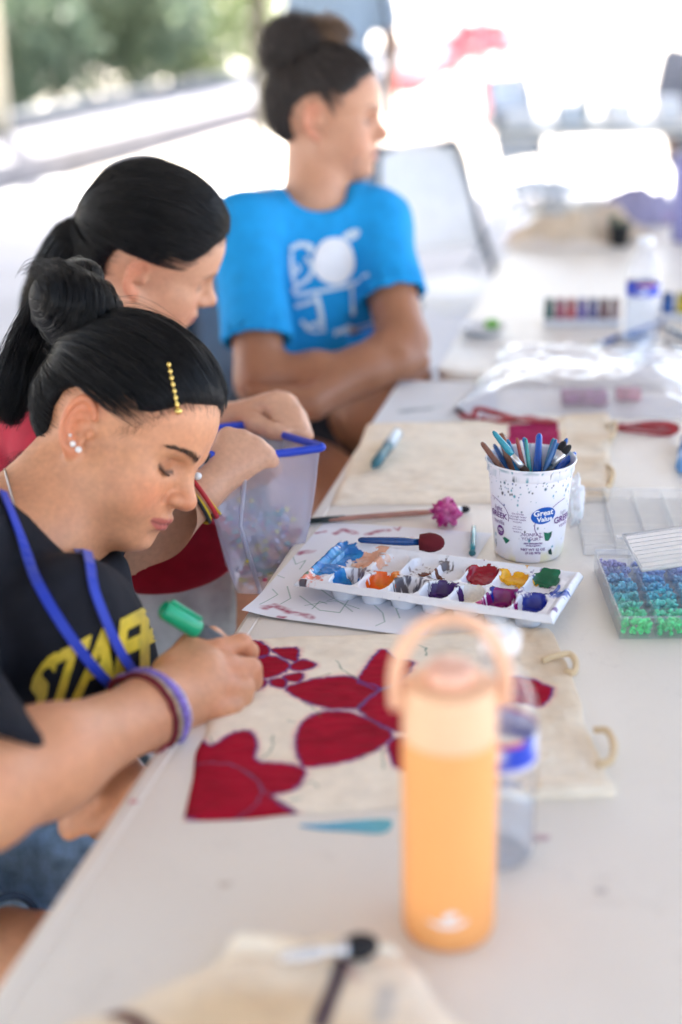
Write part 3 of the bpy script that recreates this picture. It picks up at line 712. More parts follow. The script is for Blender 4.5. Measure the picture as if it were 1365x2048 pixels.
# right hand in a writing grip, little-finger side down on the cloth
hx = (P(455, 1330, 1.40) - WR); hz = np.array((-.35, -.55, .75))
F.rc(WR, PALM, .031, .033, .02)
F.ell(PALM + np.array((0, 0, -.002)), (.044, .033, .026), axes(hx, hz), .014)
MKA, MKB = P(497, 1322, 1.425), P(326, 1216, 1.375)        # marker tip and cap end
K1, K2, K3, K4 = P(432, 1300, 1.40), P(452, 1330, 1.385), P(448, 1372, 1.37), P(430, 1412, 1.36)
F.chain([P(370, 1330, 1.385), K1, P(484, 1287, 1.415), P(500, 1303, 1.425), MKA + np.array((-.006, 0, .012))], [.014, .0118, .0102, .0092, .0075], .0045)
F.chain([P(380, 1350, 1.375), K2, P(503, 1338, 1.40), P(506, 1362, 1.405), P(488, 1368, 1.41)], [.014, .0122, .0108, .0098, .0085], .0045)
F.chain([P(380, 1372, 1.37), K3, P(489, 1376, 1.385), P(484, 1402, 1.385), P(462, 1398, 1.39)], [.014, .0120, .0104, .0094, .0085], .0045)
F.chain([P(370, 1395, 1.362), K4, P(466, 1412, 1.372), P(455, 1428, 1.372), P(437, 1420, 1.375)], [.014, .0112, .0095, .0086, .0075], .0045)
F.chain([P(345, 1345, 1.37), P(385, 1300, 1.40), P(424, 1278, 1.428), P(452, 1290, 1.435)], [.020, .0150, .0110, .0085], .01)
# left arm, hand resting on the lap
EL2 = SHL - SP * .22 + FR * .03 - TL * .02; WL = P(235, 1560, 1.36); PL = P(190, 1600, 1.33)
F.chain([SHL, EL2], [.050, .042], .03); F.chain([EL2, WL], [.042, .028], .02)
F.ell(PL, (.042, .032, .018), axes(PL - WL, (0, -.3, 1)), .012)
for i, (ax_, ay_) in enumerate(((172, 1588), (160, 1606), (150, 1624), (146, 1640))):
    b0 = P(195 - 4 * i, 1592 + 9 * i, 1.325); F.chain([b0, P(ax_ - 2, ay_ + 10, 1.305), P(ax_ - 26 + i * 6, ay_ + 26, 1.305)], [.011, .0095, .008], .006)
F.chain([P(215, 1600, 1.34), P(196, 1628, 1.32), P(178, 1640, 1.31)], [.012, .0105, .009], .006)
# thighs, one continuous body down to the knees
HR, HLp = np.array((-.53, 1.16, .52)), np.array((-.53, 1.38, .52))
KR = np.array((.0, .97, .50)); KL = np.array((.05, 1.25, .52))
F.chain([HR, HR * .5 + KR * .5 + np.array((0, 0, .01)), KR], [.085, .078, .055], .03); F.chain([HLp, HLp * .5 + KL * .5 + np.array((0, 0, .01)), KL], [.085, .078, .055], .03)
for a_, b_ in ((KR, (-.03, .98, .09)), (KL, (.04, 1.28, .09))): F.chain([a_, np.array(a_) * .55 + np.array(b_) * .45 + np.array((-.015, 0, 0)), b_], [.054, .052, .034], .03)
V, Q = F.mesh(); V = smooth_mesh(V, Q, 1, .4)
l = H1.l(V); near = (np.abs(l[:, 0]) < .1) & (l[:, 1] > -.12) & (l[:, 1] < .14) & (l[:, 2] > -.13) & (l[:, 2] < .15)
C = np.tile(np.array(SK1), (len(V), 1)); C[near] = head_colour(l[near], SK1, (.46, .105, .095), .8)
red = np.array(SK1) * (1.06, .76, .70)
for q in (K1, K2, K3, K4, P(484, 1287, 1.415), P(503, 1338, 1.40)):
    w = .6 * np.exp(-(np.linalg.norm(V - q, axis=1) / .013) ** 2)[:, None]; C = C * (1 - w) + red * w
C = C * (1 + .07 * fbm(V, 401, 70) + .05 * vnoise(V, 405, 260))[:, None] * (1 + np.outer(.5 * fbm(V, 407, 28), (.03, -.06, -.06)))
w = .75 * np.exp(-(np.linalg.norm(V - P(314, 1379, 1.315), axis=1) / .0042) ** 2)[:, None]; C = C * (1 - w) + np.array((.16, .06, .04)) * w
for a_ in ((-.03, .98, .09), (.04, 1.28, .09)): shoe(G1, a_, np.array(a_) + (.13, -.03, 0), (.70, .70, .68))
body1 = mk('body', V, Q, skin_mat(), G1, col=C, world=True)
# shirt
BL1 = pm('black jersey', (.011, .012, .018), .9, var=.15, vscale=60, bump=.15, bscale=700, spec=.25)
F = Field((-.84, .90, .38), (.0, 1.75, 1.0), .0065)
torso1(F, .010)
se = SHR * .04 + EL * .96; F.chain([SHR, se], [.064, .066], .03); F.rc(se - (EL - SHR) * .10, EL + (EL - SHR) * .2, .054, .054, .004, 's')
F.op(lambda g: d_plane(g, se + (EL - SHR) * .02, EL - SHR), se - .12, se + .12, .004, 'i')
F.chain([SHL, EL2 * .7 + SHL * .3], [.062, .062], .03)
F.rc(N1 + SP * .02, N1 + SP * .2, .070, .075, .012, 's'); F.ell(N1 + FR * .045 + SP * .035, (.070, .060, .080), TM, .012, 's')
F.op(lambda g: -d_plane(g, PV1 - SP * .06, SP), (-.9, .9, .3), (0, 1.8, .62), .01, 'i')
V, Q = F.mesh(); V = smooth_mesh(V, Q, 1, .5); V = cloth(V, Q, .0075, 11, 3, SP * .8 + FR * .2 - TL * .3)
mk('shirt', V, Q, BL1, G1, world=True); bv1 = bvh_of(V, Q)
# gold capitals across the chest, wrapped on the jersey
GOLD = pm('gold print', (.62, .46, .035), .42, var=.18, vscale=90, bump=.1, bscale=400, spec=.6)
tv, tf = text_mesh('STAFF', .115, 4, .0045, space=.92); tv, tf = subdiv(tv, tf, .008)
uw = (tv[:, 0] - tv[:, 0].min()) / np.ptp(tv[:, 0]); vw = (tv[:, 1] - tv[:, 1].min()) / np.ptp(tv[:, 1])
out = []; last = None
for a, b in zip(uw, vw):                                  # chest lettering laid on the cloth
    a = a * 1.28
    q = (np.array((25, 1449)) * (1 - a) + np.array((262, 1360)) * a) * (1 - b) + (np.array((85, 1317)) * (1 - a) + np.array((268, 1222)) * a) * b
    h = cast_px(bv1, q[0], q[1], .0022); ok_ = h is not None and d_rc(h[0][None], SHR, EL, .078, .078)[0] > 0; out.append(h[0] if ok_ else None)
tf = [t for t in tf if all(out[i] is not None for i in t) and max(np.linalg.norm(out[t[0]] - out[t[k]]) for k in (1, 2)) < .04]
out = [o if o is not None else np.zeros(3) for o in out]; us = sorted({i for t in tf for i in t}); rm = {i: k for k, i in enumerate(us)}; out = [out[i] for i in us]; tf = [tuple(rm[i] for i in t) for t in tf]
adj = {}
for k_, t_ in enumerate(tf):
    for i_ in t_: adj.setdefault(i_, []).append(k_)
seen_ = set()
for k0_ in range(len(tf)):                                     # each letter its own piece
    if k0_ in seen_: continue
    st_, comp = [k0_], []; seen_.add(k0_)
    while st_:
        a_ = st_.pop(); comp.append(a_)
        for i_ in tf[a_]:
            for b_ in adj[i_]:
                if b_ not in seen_: seen_.add(b_); st_.append(b_)
    ids = sorted({i_ for a_ in comp for i_ in tf[a_]}); mp = {i_: n_ for n_, i_ in enumerate(ids)}
    if len(comp) > 12: mk('shirt_letter', np.array([out[i_] for i_ in ids]), [tuple(mp[i_] for i_ in tf[a_]) for a_ in comp], GOLD, G1, world=True)
# lanyard: two blue straps from the neck over the chest
BLUE = pm('lanyard blue', (.004, .032, .42), .55, bump=.3, bscale=900, sheen=.2)
for path in ([(-8, 975), (22, 1050), (60, 1133), (98, 1205), (140, 1275), (185, 1335), (222, 1372)], [(143, 1068), (160, 1120), (184, 1190), (208, 1250), (232, 1300), (250, 1328), (264, 1346)]):
    pts, nr = [], []
    for q in spline(np.array([(a, b, 0) for a, b in path]), 26):
        h = cast_px(bv1, q[0], q[1], .006)
        if h is not None: pts.append(h[0]); nr.append(h[1])
    if len(pts) > 4:
        pts = np.array(pts); 
        for _ in range(6): pts[1:-1] = pts[1:-1] * .5 + (pts[:-2] + pts[2:]) * .25
        for i_ in range(len(pts)):                                   # keep the strap just outside the cloth
            n_ = bv1.find_nearest(Vector(pts[i_])); s_ = (Vector(pts[i_]) - n_[0]).dot(n_[1])
            if s_ < .0035: pts[i_] = np.array(n_[0] + n_[1] * .0035)
        nr = np.array(nr)
        for _ in range(8): nr[1:-1] = nr[1:-1] * .5 + (nr[:-2] + nr[2:]) * .25
        v, f = ribbon(pts, nr, .0095, .0016); mk('lanyard_strap', v, f, BLUE, G1, False, world=True)
# denim shorts
DEN = pm('denim', (.26, .41, .60), .9, var=.35, vscale=45, bump=.5, bscale=900)
DEND = pm('denim dark', (.035, .075, .15), .9, var=.3, vscale=60, bump=.5, bscale=900)
F = Field((-.80, .95, .33), (.10, 1.75, .72), .006)
F.ell(PV1, (.175, .125, .11), TM, .04)
sr, slg = HR + (KR - HR) * .36, HLp + (KL - HLp) * .56
F.chain([HR, sr + (KR - HR) * .1], [.098, .094], .03); F.chain([HLp, slg + (KL - HLp) * .1], [.098, .090], .03)
F.rc(sr - (KR - HR) * .12, KR, .079, .074, .004, 's'); F.rc(slg - (KL - HLp) * .06, KL, .076, .070, .004, 's')
F.op(lambda g: np.where(np.linalg.norm(g - KR, axis=-1) < np.linalg.norm(g - KL, axis=-1), d_plane(g, sr, KR - HR), d_plane(g, slg, KL - HLp)), (-.9, .9, .3), (.2, 1.8, .75), .003, 'i')
V, Q = F.mesh(); V = smooth_mesh(V, Q, 1, .5); V = cloth(V, Q, .004, 16, 9)
shorts = mk('shorts', V, Q, DEN, G1, world=True)
for (c, d, r) in ((sr, KR - HR, .0955), (slg, KL - HLp, .0915)):
    M = frame_z(d); v, f = tube([c + M[:, 0] * math.cos(a) * r + M[:, 1] * math.sin(a) * r for a in np.linspace(0, 2 * math.pi, 41)[:-1]], .0042, 6, closed=True)
    mk('hem', v, f, DEND, shorts, world=True)
# hair: combed back to a messy bun
HB1 = hair_mat('black hair', (.0032, .0034, .0048), .28)
B1 = np.array((-.006, -.113, .040))
HC1 = pm('hair mass black', (.004, .004, .0055), .6, spec=.2, bump=.3, bscale=400)
bunc = H1.w((-.012, -.122, .098))
def ex1(g, l): return smin(d_oell(g, bunc, (.048, .046, .036), H1.R), d_rc(g, H1.w((-.01, -.10, .075)), bunc, .028, .03), .02)
hair1, V, Q = hair_cap(G1, H1, HC1, .010, extra=ex1)
strands('strand', combed(H1, 9000, B1, .0115, 5), .00033, HB1, hair1)
strands('bun_strand', loop_bun(bunc, (.052, .050, .040), 2600, 6, H1.R @ rotz(.5)), .0003, HB1, hair1)
tl = [H1.w((-.010, -.100, .085)), P(165, 556, 1.585), P(112, 592, 1.595), P(74, 660, 1.595), P(40, 740, 1.585), P(0, 830, 1.575)]
strands('ponytail_strand', tail(tl, 1900, [.018, .022, .022, .024, .026, .020], 7, wild=.012), .0003, HB1, hair1)
strands('flyaway_strand', combed(H1, 70, B1, .0135, 8, wild=.0035), .00012, HB1, hair1)
# wisps on the temple and nape
rg = np.random.default_rng(3); W = []
for i in range(60):
    a = rg.uniform(0, 1); r0 = np.array((-.067 - .002 * rg.random(), .018 + .040 * a, .012 + .05 * a + rg.uniform(0, .015)))
    e = r0 + np.array((-.002 * rg.random(), -.012 * rg.random() + .006, -.010 - .012 * rg.random())); m_ = (r0 + e) / 2 + np.array((-.004, .006, 0)); W.append([r0, m_, e])
for i in range(150):
    a = rg.uniform(0, 1); r0 = np.array((-.055 + .03 * a, -.046 - .035 * a, -.048 - .02 * a)); e = r0 + np.array((.0, .010 * rg.normal(), -.022 - .03 * rg.random())); W.append([r0, (r0 + e) / 2 + rg.normal(size=3) * .003 + (-.003, -.003, 0), e])
W = np.array(W); W = shell_project_safe(W) if False else W
strands('wisp_strand', H1.w(W), .00008, HB1, hair1)
# eyelashes and brows as short hairs
W = []
for i in range(120):
    t = rg.random(); x = -.0195 - .026 * t; zc = .0045 - .0035 * math.sin(t * math.pi) + .003 * t
    r0 = np.array((x, .0655 + .0135 * math.sqrt(max(0, 1 - ((abs(x) - .032) / .015) ** 2)) * .98, zc)); L = .0075
    W.append([r0, r0 + np.array((-.15 * (t - .3), .75, -.45)) * L * .6, r0 + np.array((-.35 * (t - .3), 1.0, -.35)) * L])
strands('eyelash', H1.w(np.array(W)), .00028, HB1, G1)
t = rg.random(340) ** .9; sx = np.where(np.arange(340) < 170, -1, 1); ax_ = .012 + .041 * t; zc = .0285 + .0075 * np.sin(t * 2.2) - .004 * t + rg.normal(size=340) * .0022 * (1 - .6 * t)
ys = np.linspace(.11, .04, 60); g_ = np.stack([np.repeat(sx * ax_, 60), np.tile(ys, 340), np.repeat(zc, 60)], 1).astype(np.float32); ins = (head_sdf(g_, fat=1.05, ears=False) < 0).reshape(340, 60); yy = ys[ins.argmax(1)] + .0012
p0 = np.stack([sx * ax_, yy, zc], 1); d = np.stack([sx * (.55 + .4 * t), -.35 * t, .55 - .75 * t], 1); d /= np.linalg.norm(d, axis=1)[:, None]
W = np.stack([p0, p0 + d * .0031 + (0, .0010, 0), p0 + d * .0062 - (0, .0002, 0)], 1)
strands('eyebrow', H1.w(np.array(W)), .00020, HB1, G1)
# ================================================================ the girl with the clear pouch
G2 = empty('person', (-.52, 2.0, 0), 'girl in red shirt looking down, opening a clear pouch with blue edging', 'person', 'people seated along the tables')
H2 = Head([[-.0805, .8691, .488], [.9689, .1832, -.1665], [.2341, -.4595, .8568]], (-.2663, 2.0063, 1.0357), .97)
SK2 = (.62, .34, .22)
N2 = np.array((-.375, 2.0, .915)); PV2 = np.array((-.52, 1.96, .52)); SP2 = (N2 - PV2) / np.linalg.norm(N2 - PV2); TL2 = np.array((.05, 1.0, 0)); TL2 /= np.linalg.norm(TL2)
FR2 = np.cross(TL2, SP2); FR2 /= np.linalg.norm(FR2); FR2 = FR2 if FR2[0] > 0 else -FR2; TM2 = np.stack([TL2, FR2, SP2], 1)
SR2, SL2 = N2 - SP2 * .06 - TL2 * .14, N2 - SP2 * .06 + TL2 * .14
def torso2(F, o, k=.05):
    F.ell(N2 - SP2 * .14, (.145 + o, .088 + o, .15 + o), TM2, k); F.rc(SR2, SL2, .048 + o, .048 + o, k)
    F.ell(N2 - SP2 * .29 + FR2 * .02, (.135 + o, .095 + o, .16 + o), TM2, k); F.ell(PV2, (.16 + o, .115 + o, .11 + o), TM2, k)
F = Field((-.75, 1.60, .05), (.14, 2.35, 1.22), .0075, [(H2.w((0, .03, -.01)), .10, .0042), (P(500, 900, 1.80), .12, .0045)])
torso2(F, -.004); F.rc(N2 - SP2 * .05, H2.w((0, -.02, -.04)), .055, .048, .03); H2.field(F, .022)
ER = P(215, 1125, 1.70); WR2 = P(405, 985, 1.74); PR2 = P(470, 925, 1.765)
F.chain([SR2, ER], [.046, .041], .03); F.chain([ER, ER * .5 + WR2 * .5, WR2], [.042, .038, .027], .02)
KN = [(456, 874, 1.762), (486, 880, 1.764), (512, 894, 1.766), (532, 914, 1.768)]; PIP = [(498, 902, 1.782), (521, 908, 1.780), (540, 920, 1.780), (549, 936, 1.780)]; TIP = [(492, 946, 1.796), (512, 950, 1.796), (526, 954, 1.794), (532, 958, 1.792)]
for k_, m_, t_ in zip(KN, PIP, TIP):                          # back of the hand as four bones, fingers folded under
    F.rc(WR2 * .8 + PR2 * .2, P(*k_), .019, .0128, .010); F.chain([P(*k_), P(*m_), P(*t_)], [.0130, .0108, .0088], .0030)
F.ell(WR2 * .35 + PR2 * .65 + np.array((0, .012, -.008)), (.036, .030, .016), axes(PR2 - WR2, (-.2, -.75, .6)), .010)
F.chain([WR2 * .6 + PR2 * .4 + np.array((0, .01, -.01)), P(448, 958, 1.800), P(496, 962, 1.812), P(522, 950, 1.810)], [.018, .0135, .0110, .0085], .008)
ELb = P(330, 905, 2.02); WL2 = P(452, 842, 1.98); PL2 = P(520, 822, 1.955)
F.chain([SL2, ELb], [.046, .041], .03); F.chain([ELb, WL2], [.040, .026], .02); 
for k_, m_, t_ in (((536, 806, 1.945), (556, 830, 1.930), (578, 862, 1.912)), ((552, 799, 1.948), (576, 822, 1.934), (595, 864, 1.914)), ((568, 800, 1.952), (592, 824, 1.936), (608, 868, 1.916)), ((580, 808, 1.958), (602, 834, 1.944), (618, 872, 1.922))):
    F.rc(WL2 * .8 + PL2 * .2, P(*k_), .018, .0120, .010); F.chain([P(*k_), P(*m_), P(*t_)], [.0120, .0100, .0078], .0030)
F.chain([WL2 * .6 + PL2 * .4, P(512, 848, 1.925), P(545, 862, 1.908), P(566, 870, 1.902)], [.017, .0130, .0105, .0080], .008)
HR2, HL2 = PV2 - TL2 * .09 + np.array((0, 0, .02)), PV2 + TL2 * .09
KR2, KL2 = np.array((-.03, 1.80, .57)), np.array((-.01, 2.08, .53))
F.chain([HR2, HR2 * .5 + KR2 * .5, KR2], [.085, .078, .055], .03); F.chain([HL2, KL2], [.085, .055], .03)
for a_, b_ in ((KR2, (-.06, 1.82, .09)), (KL2, (-.04, 2.08, .09))): F.chain([a_, b_], [.054, .034], .03); shoe(G2, b_, np.array(b_) + (.14, 0, 0), (.12, .12, .14))
V, Q = F.mesh(); V = smooth_mesh(V, Q, 1, .4); l = H2.l(V); near = (np.abs(l[:, 0]) < .1) & (l[:, 1] > -.12) & (l[:, 1] < .14) & (l[:, 2] > -.13) & (l[:, 2] < .15)
C = np.tile(np.array(SK2), (len(V), 1)); C[near] = head_colour(l[near], SK2, (.50, .20, .18), .5)
mk('body', V, Q, skin_mat(), G2, col=C, world=True)
RED = pm('red jersey', (.40, .012, .035), .85, var=.12, vscale=50, bump=.15, bscale=700)
F = Field((-.78, 1.70, .45), (.0, 2.3, 1.05), .0075); torso2(F, .010)
e_ = SR2 * .45 + ER * .55; F.chain([SR2, e_], [.060, .060], .03); F.chain([SL2, SL2 * .4 + ELb * .6], [.060, .060], .03)
F.rc(N2 + SP2 * .03, N2 + SP2 * .2, .065, .07, .01, 's'); F.ell(N2 + FR2 * .04 + SP2 * .04, (.065, .05, .07), TM2, .01, 's')
F.ell(P(318, 1092, 1.86), (.105, .085, .060), None, .04); V, Q = F.mesh(); V = smooth_mesh(V, Q, 1, .5); V = cloth(V, Q, .006, 12, 31, SP2); mk('shirt', V, Q, RED, G2, world=True)
F = Field((-.75, 1.62, .38), (.02, 2.32, .75), .0075); F.ell(PV2, (.172, .127, .105), TM2, .04)
for a, b in ((HR2, KR2), (HL2, KL2)): F.chain([a, a + (b - a) * .80], [.096, .085], .03); F.rc(a + (b - a) * .70, b, .070, .068, .004, 's')
F.op(lambda g: d_plane(g, HR2 + (KR2 - HR2) * .78, (1, -.1, 0)), (-.8, 1.5, .3), (.1, 2.4, .8), .003, 'i')
V, Q = F.mesh(); V = smooth_mesh(V, Q, 1, .5); V = cloth(V, Q, .006, 14, 33)
GREY = pm('grey shorts', (.34, .36, .38), .9, var=.25, vscale=25, bump=.2, bscale=500); mk('shorts', V, Q, GREY, G2, world=True)
B2 = np.array((0, -.105, .02))
hair2, V, Q = hair_cap(G2, H2, HC1, .013, h=.0042)
HB2 = hair_mat('dark brown hair', (.005, .0044, .0048), .28)
strands('strand', combed(H2, 4500, B2, .0150, 15), .00045, HB2, hair2)
tl = [H2.w((0, -.085, .02)), H2.w((0, -.105, -.02)), H2.w((0, -.110, -.07)), H2.w((.01, -.11, -.13)), H2.w((.01, -.11, -.19))]
strands('ponytail_strand', tail(tl, 1200, [.02, .032, .034, .03, .015], 17, wild=.012), .0004, HB2, hair2)
strands('flyaway_strand', combed(H2, 90, B2, .017, 18, wild=.004), .00015, HB2, hair2)
# bracelets on the near wrist
bd = (WR2 - ER) / np.linalg.norm(WR2 - ER); BM = frame_z(bd)
for (off, colr, rr, tilt) in ((.000, (.010, .012, .012), .0024, .16), (-.006, (.62, .42, .02), .0020, -.10), (.008, (.50, .02, .03), .0032, .10), (.013, (.62, .44, .02), .0016, .22)):
    a = np.linspace(0, 2 * math.pi, 33)[:-1]; c = WR2 - bd * (.012 - off)
    pts = [c + (BM[:, 0] * math.cos(t) + BM[:, 1] * math.sin(t)) * .0345 + bd * tilt * .035 * math.cos(t + off * 50) for t in a]
    v, f = tube(pts, rr, 6, closed=True); mk('bracelet', v, f, pm('cord %.2f %.2f %.3f' % colr, colr, .6, bump=.4, bscale=900), G2, world=True)
v, f = lathe([(.0042, -.006), (.0046, -.004), (.0046, .004), (.0042, .006)], 12); M = frame_z(np.cross(bd, UP)); q = cast_px(bvh_of(*[np.array(x) for x in (V, Q)]), 0, 0) if False else None
pb = WR2 - bd * .004 + (UP * .6 - FWD * .8) * .036; v, f = xf((v, f), M, pb); mk('white_bead', v, f, pm('white bead', (.8, .8, .8), .3), G2, world=True)
# ================================================================ the girl in the blue shirt
G3 = empty('person', (.0, 2.62, 0), 'girl in bright blue shirt, hair in a high bun, arms crossed, looking away', 'person', 'people seated along the tables')
_F = np.array((.985, -.13, -.085)); _F /= np.linalg.norm(_F); _U = np.array((.10, .02, 1.0)); _U -= _F * (_U @ _F); _U /= np.linalg.norm(_U); _X = np.cross(_U, _F)
H3 = Head(np.stack([_X, _F, _U], 1), P(643, 246, 2.50) + .965 * .072 * _X, .965, mouth_open=.004)
SK3 = (.54, .28, .175)
N3 = P(628, 384, 2.58); PV3 = np.array((-.05, 2.66, .57)); SP3 = (N3 - PV3) / np.linalg.norm(N3 - PV3); TL3 = np.array((.955, .295, 0)); TL3 /= np.linalg.norm(TL3)
FR3 = np.cross(TL3, SP3); FR3 /= np.linalg.norm(FR3); FR3 = FR3 if FR3[1] < 0 else -FR3; TM3 = np.stack([TL3, FR3, SP3], 1)
SR3, SL3 = P(494, 455, 2.50), P(752, 442, 2.60)
ER3, EL3 = P(522, 760, 2.44), P(806, 686, 2.52)
def torso3(F, o, k=.05):
    F.rc(N3 - SP3 * .045, SR3, .046 + o, .050 + o, k); F.rc(N3 - SP3 * .045, SL3, .046 + o, .050 + o, k)
    F.ell(N3 - SP3 * .15, (.140 + o, .090 + o, .15 + o), TM3, k); F.ell(N3 - SP3 * .19 + FR3 * .045, (.105 + o, .058 + o, .07 + o), TM3, k)
    F.ell(N3 - SP3 * .31, (.130 + o, .095 + o, .16 + o), TM3, k); F.ell(PV3, (.16 + o, .115 + o, .11 + o), TM3, k)
F = Field((-.36, 2.02, .05), (.42, 2.92, 1.36), .008, [(H3.w((0, .03, -.01)), .10, .005)])
torso3(F, -.012); F.rc(N3 - SP3 * .05, H3.w((0, -.02, -.05)), .055, .050, .03); F.rc(N3 + FR3 * .02, H3.w((0, .01, -.06)), .04, .04, .03); H3.field(F, .022)
F.chain([SR3, ER3], [.047, .043], .03)
WR3 = P(745, 742, 2.44); F.chain([ER3, ER3 * .5 + WR3 * .5, WR3], [.043, .040, .028], .02); F.chain([WR3, P(798, 728, 2.46), P(842, 724, 2.48)], [.027, .026, .018], .015)
F.chain([SL3, EL3], [.047, .044], .03)
WL3 = P(622, 806, 2.38); PL3 = P(572, 806, 2.37); F.chain([EL3, EL3 * .5 + WL3 * .5, WL3], [.044, .041, .028], .02); F.rc(WL3, PL3, .027, .024, .015)
F.ell(PL3, (.040, .030, .018), axes(PL3 - WL3, (0, -.8, .5)), .012)
for (a_, b_, r_) in (((542, 786), (496, 782), .0105), ((545, 814), (515, 828), .0105), ((553, 824), (530, 843), .0105), ((563, 832), (545, 850), .0095), ((573, 834), (563, 852), .009)):
    F.chain([PL3, P(*a_, 2.365), P(*b_, 2.365)], [.016, r_ * 1.1, r_ * .85], .007)
# legs: left thigh crossed over the right
HR3, HL3 = PV3 - TL3 * .09, PV3 + TL3 * .09
KL3 = P(795, 765, 2.62); KR3 = np.array((.06, 2.16, .47))
F.chain([HL3, HL3 * .5 + KL3 * .5 + np.array((-.01, -.03, .01)), KL3], [.090, .085, .060], .03); F.chain([KL3, KL3 + np.array((.05, -.12, -.36))], [.056, .034], .03); shoe(G3, KL3 + np.array((.05, -.12, -.38)), KL3 + np.array((.10, -.25, -.42)), (.65, .65, .66)) if False else None; F.chain([KL3 + np.array((.05, -.12, -.36)), KL3 + np.array((.09, -.24, -.42))], [.034, .026], .02)
F.chain([HR3, HR3 * .5 + KR3 * .5 + np.array((0, 0, .01)), KR3], [.090, .086, .062], .03); F.chain([KR3, KR3 + np.array((0, .03, -.38))], [.056, .034], .03); shoe(G3, KR3 + np.array((0, .03, -.38)), KR3 + np.array((.02, -.10, -.38)), (.66, .66, .68))
V, Q = F.mesh(); V = smooth_mesh(V, Q, 1, .4); l = H3.l(V); near = (np.abs(l[:, 0]) < .1) & (l[:, 1] > -.12) & (l[:, 1] < .14) & (l[:, 2] > -.13) & (l[:, 2] < .15)
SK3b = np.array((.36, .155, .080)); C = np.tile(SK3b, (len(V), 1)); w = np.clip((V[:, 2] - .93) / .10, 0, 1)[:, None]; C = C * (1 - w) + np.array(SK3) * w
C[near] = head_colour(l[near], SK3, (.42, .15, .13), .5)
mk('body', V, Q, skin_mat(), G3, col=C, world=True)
BLU = pm('blue jersey', (.003, .29, .68), .85, var=.08, vscale=40, bump=.12, bscale=600)
F = Field((-.40, 2.20, .50), (.46, 2.95, 1.12), .007); torso3(F, .010)
for a, b, r, q_ in ((SR3, ER3, .064, .76), (SL3, EL3, .062, .64)):
    e_ = a + (b - a) * q_; F.chain([a, e_], [.054, r], .035); F.rc(a + (b - a) * (q_ - .06), b, .053, .055, .004, 's')
    F.op((lambda c, d: lambda g: d_plane(g, c, d))(e_, b - a), e_ - .075, e_ + .075, .003, 'i', pad=0)
F.rc(N3 + SP3 * .035, N3 + SP3 * .2, .066, .07, .01, 's'); F.ell(N3 + FR3 * .05 + SP3 * .035, (.062, .055, .060), TM3, .01, 's')
F.op(lambda g: -d_plane(g, PV3 + SP3 * .125, SP3), (-.5, 2.1, .4), (.5, 3, .66), .01, 'i')
V, Q = F.mesh(); V = smooth_mesh(V, Q, 1, .5); V = cloth(V, Q, .007, 9, 41, (TL3 * .3 + SP3)); shirt3 = mk('shirt', V, Q, BLU, G3, world=True); bv3 = bvh_of(V, Q)
# pale print on the chest: a disc, curling strokes and small lettering below
PALE = pm('pale print', (.62, .74, .84), .7, var=.1, vscale=60)
def on_shirt3(pts, w):
    c, n = [], []
    for q in pts:
        h = cast_px(bv3, q[0], q[1], .003)
        if h: c.append(h[0]); n.append(h[1])
    return ribbon(np.array(c), np.array(n), w, .0006) if len(c) > 2 else None
pv, pf = [], []
poly = [(669 + 43 * math.cos(a) * (1 + .04 * math.sin(3 * a)), 522 + 49 * math.sin(a) * (1 + .03 * math.cos(2 * a))) for a in np.linspace(0, 2 * math.pi, 40)[:-1]]
vv = [(x, y, 0) for x, y in poly] + [(669, 522, 0)]; sv, sf = subdiv(np.array(vv), [(i, (i + 1) % 39, 39) for i in range(39)], 14)
sv = [cast_px(bv3, a[0], a[1], .004) for a in sv]; 
if all(s is not None for s in sv): mk('print_disc', np.array([s[0] for s in sv]), sf, pm('white print', (.80, .82, .86), .7), G3, world=True)
for path, w in (([(578, 498), (600, 488), (622, 494), (618, 505)], .010), ([(580, 505), (584, 540), (590, 568)], .007), ([(612, 515), (625, 535), (618, 556), (596, 572), (586, 584)], .008), ([(592, 528), (600, 537), (592, 546), (588, 536)], .005),
                ([(685, 475), (700, 466), (716, 463), (712, 472), (696, 480)], .008), ([(590, 590), (640, 582), (700, 570), (722, 562)], .007), ([(632, 590), (640, 620), (644, 648)], .010), ([(592, 612), (612, 606), (628, 600)], .007), ([(706, 575), (708, 600), (706, 628)], .007), ([(726, 556), (738, 548)], .006),
                ([(604, 640), (616, 652), (634, 645), (648, 655)], .008), ([(668, 668), (690, 655), (712, 652), (736, 645), (748, 640)], .007), ([(668, 660), (700, 664), (742, 652)], .005), ([(612, 656), (630, 662), (652, 660)], .005)):
    r = on_shirt3(spline(np.array([(a, b, 0) for a, b in path]), 14), w)
    if r: mk('print_stroke', r[0], r[1], PALE, G3, False, world=True)
# dark shorts
F = Field((-.30, 2.2, .36), (.40, 2.9, .72), .0075); F.ell(PV3 + SP3 * .02, (.172, .128, .135), TM3, .04)
for a, b in ((HR3, KR3), (HL3, KL3)): F.chain([a, a + (b - a) * .52], [.100, .094], .03); F.rc(a + (b - a) * .46, b, .086, .08, .004, 's')
V, Q = F.mesh(); V = cloth(smooth_mesh(V, Q, 1, .5), Q, .004, 14, 43); mk('shorts', V, Q, pm('black shorts', (.014, .016, .022), .9), G3, world=True)
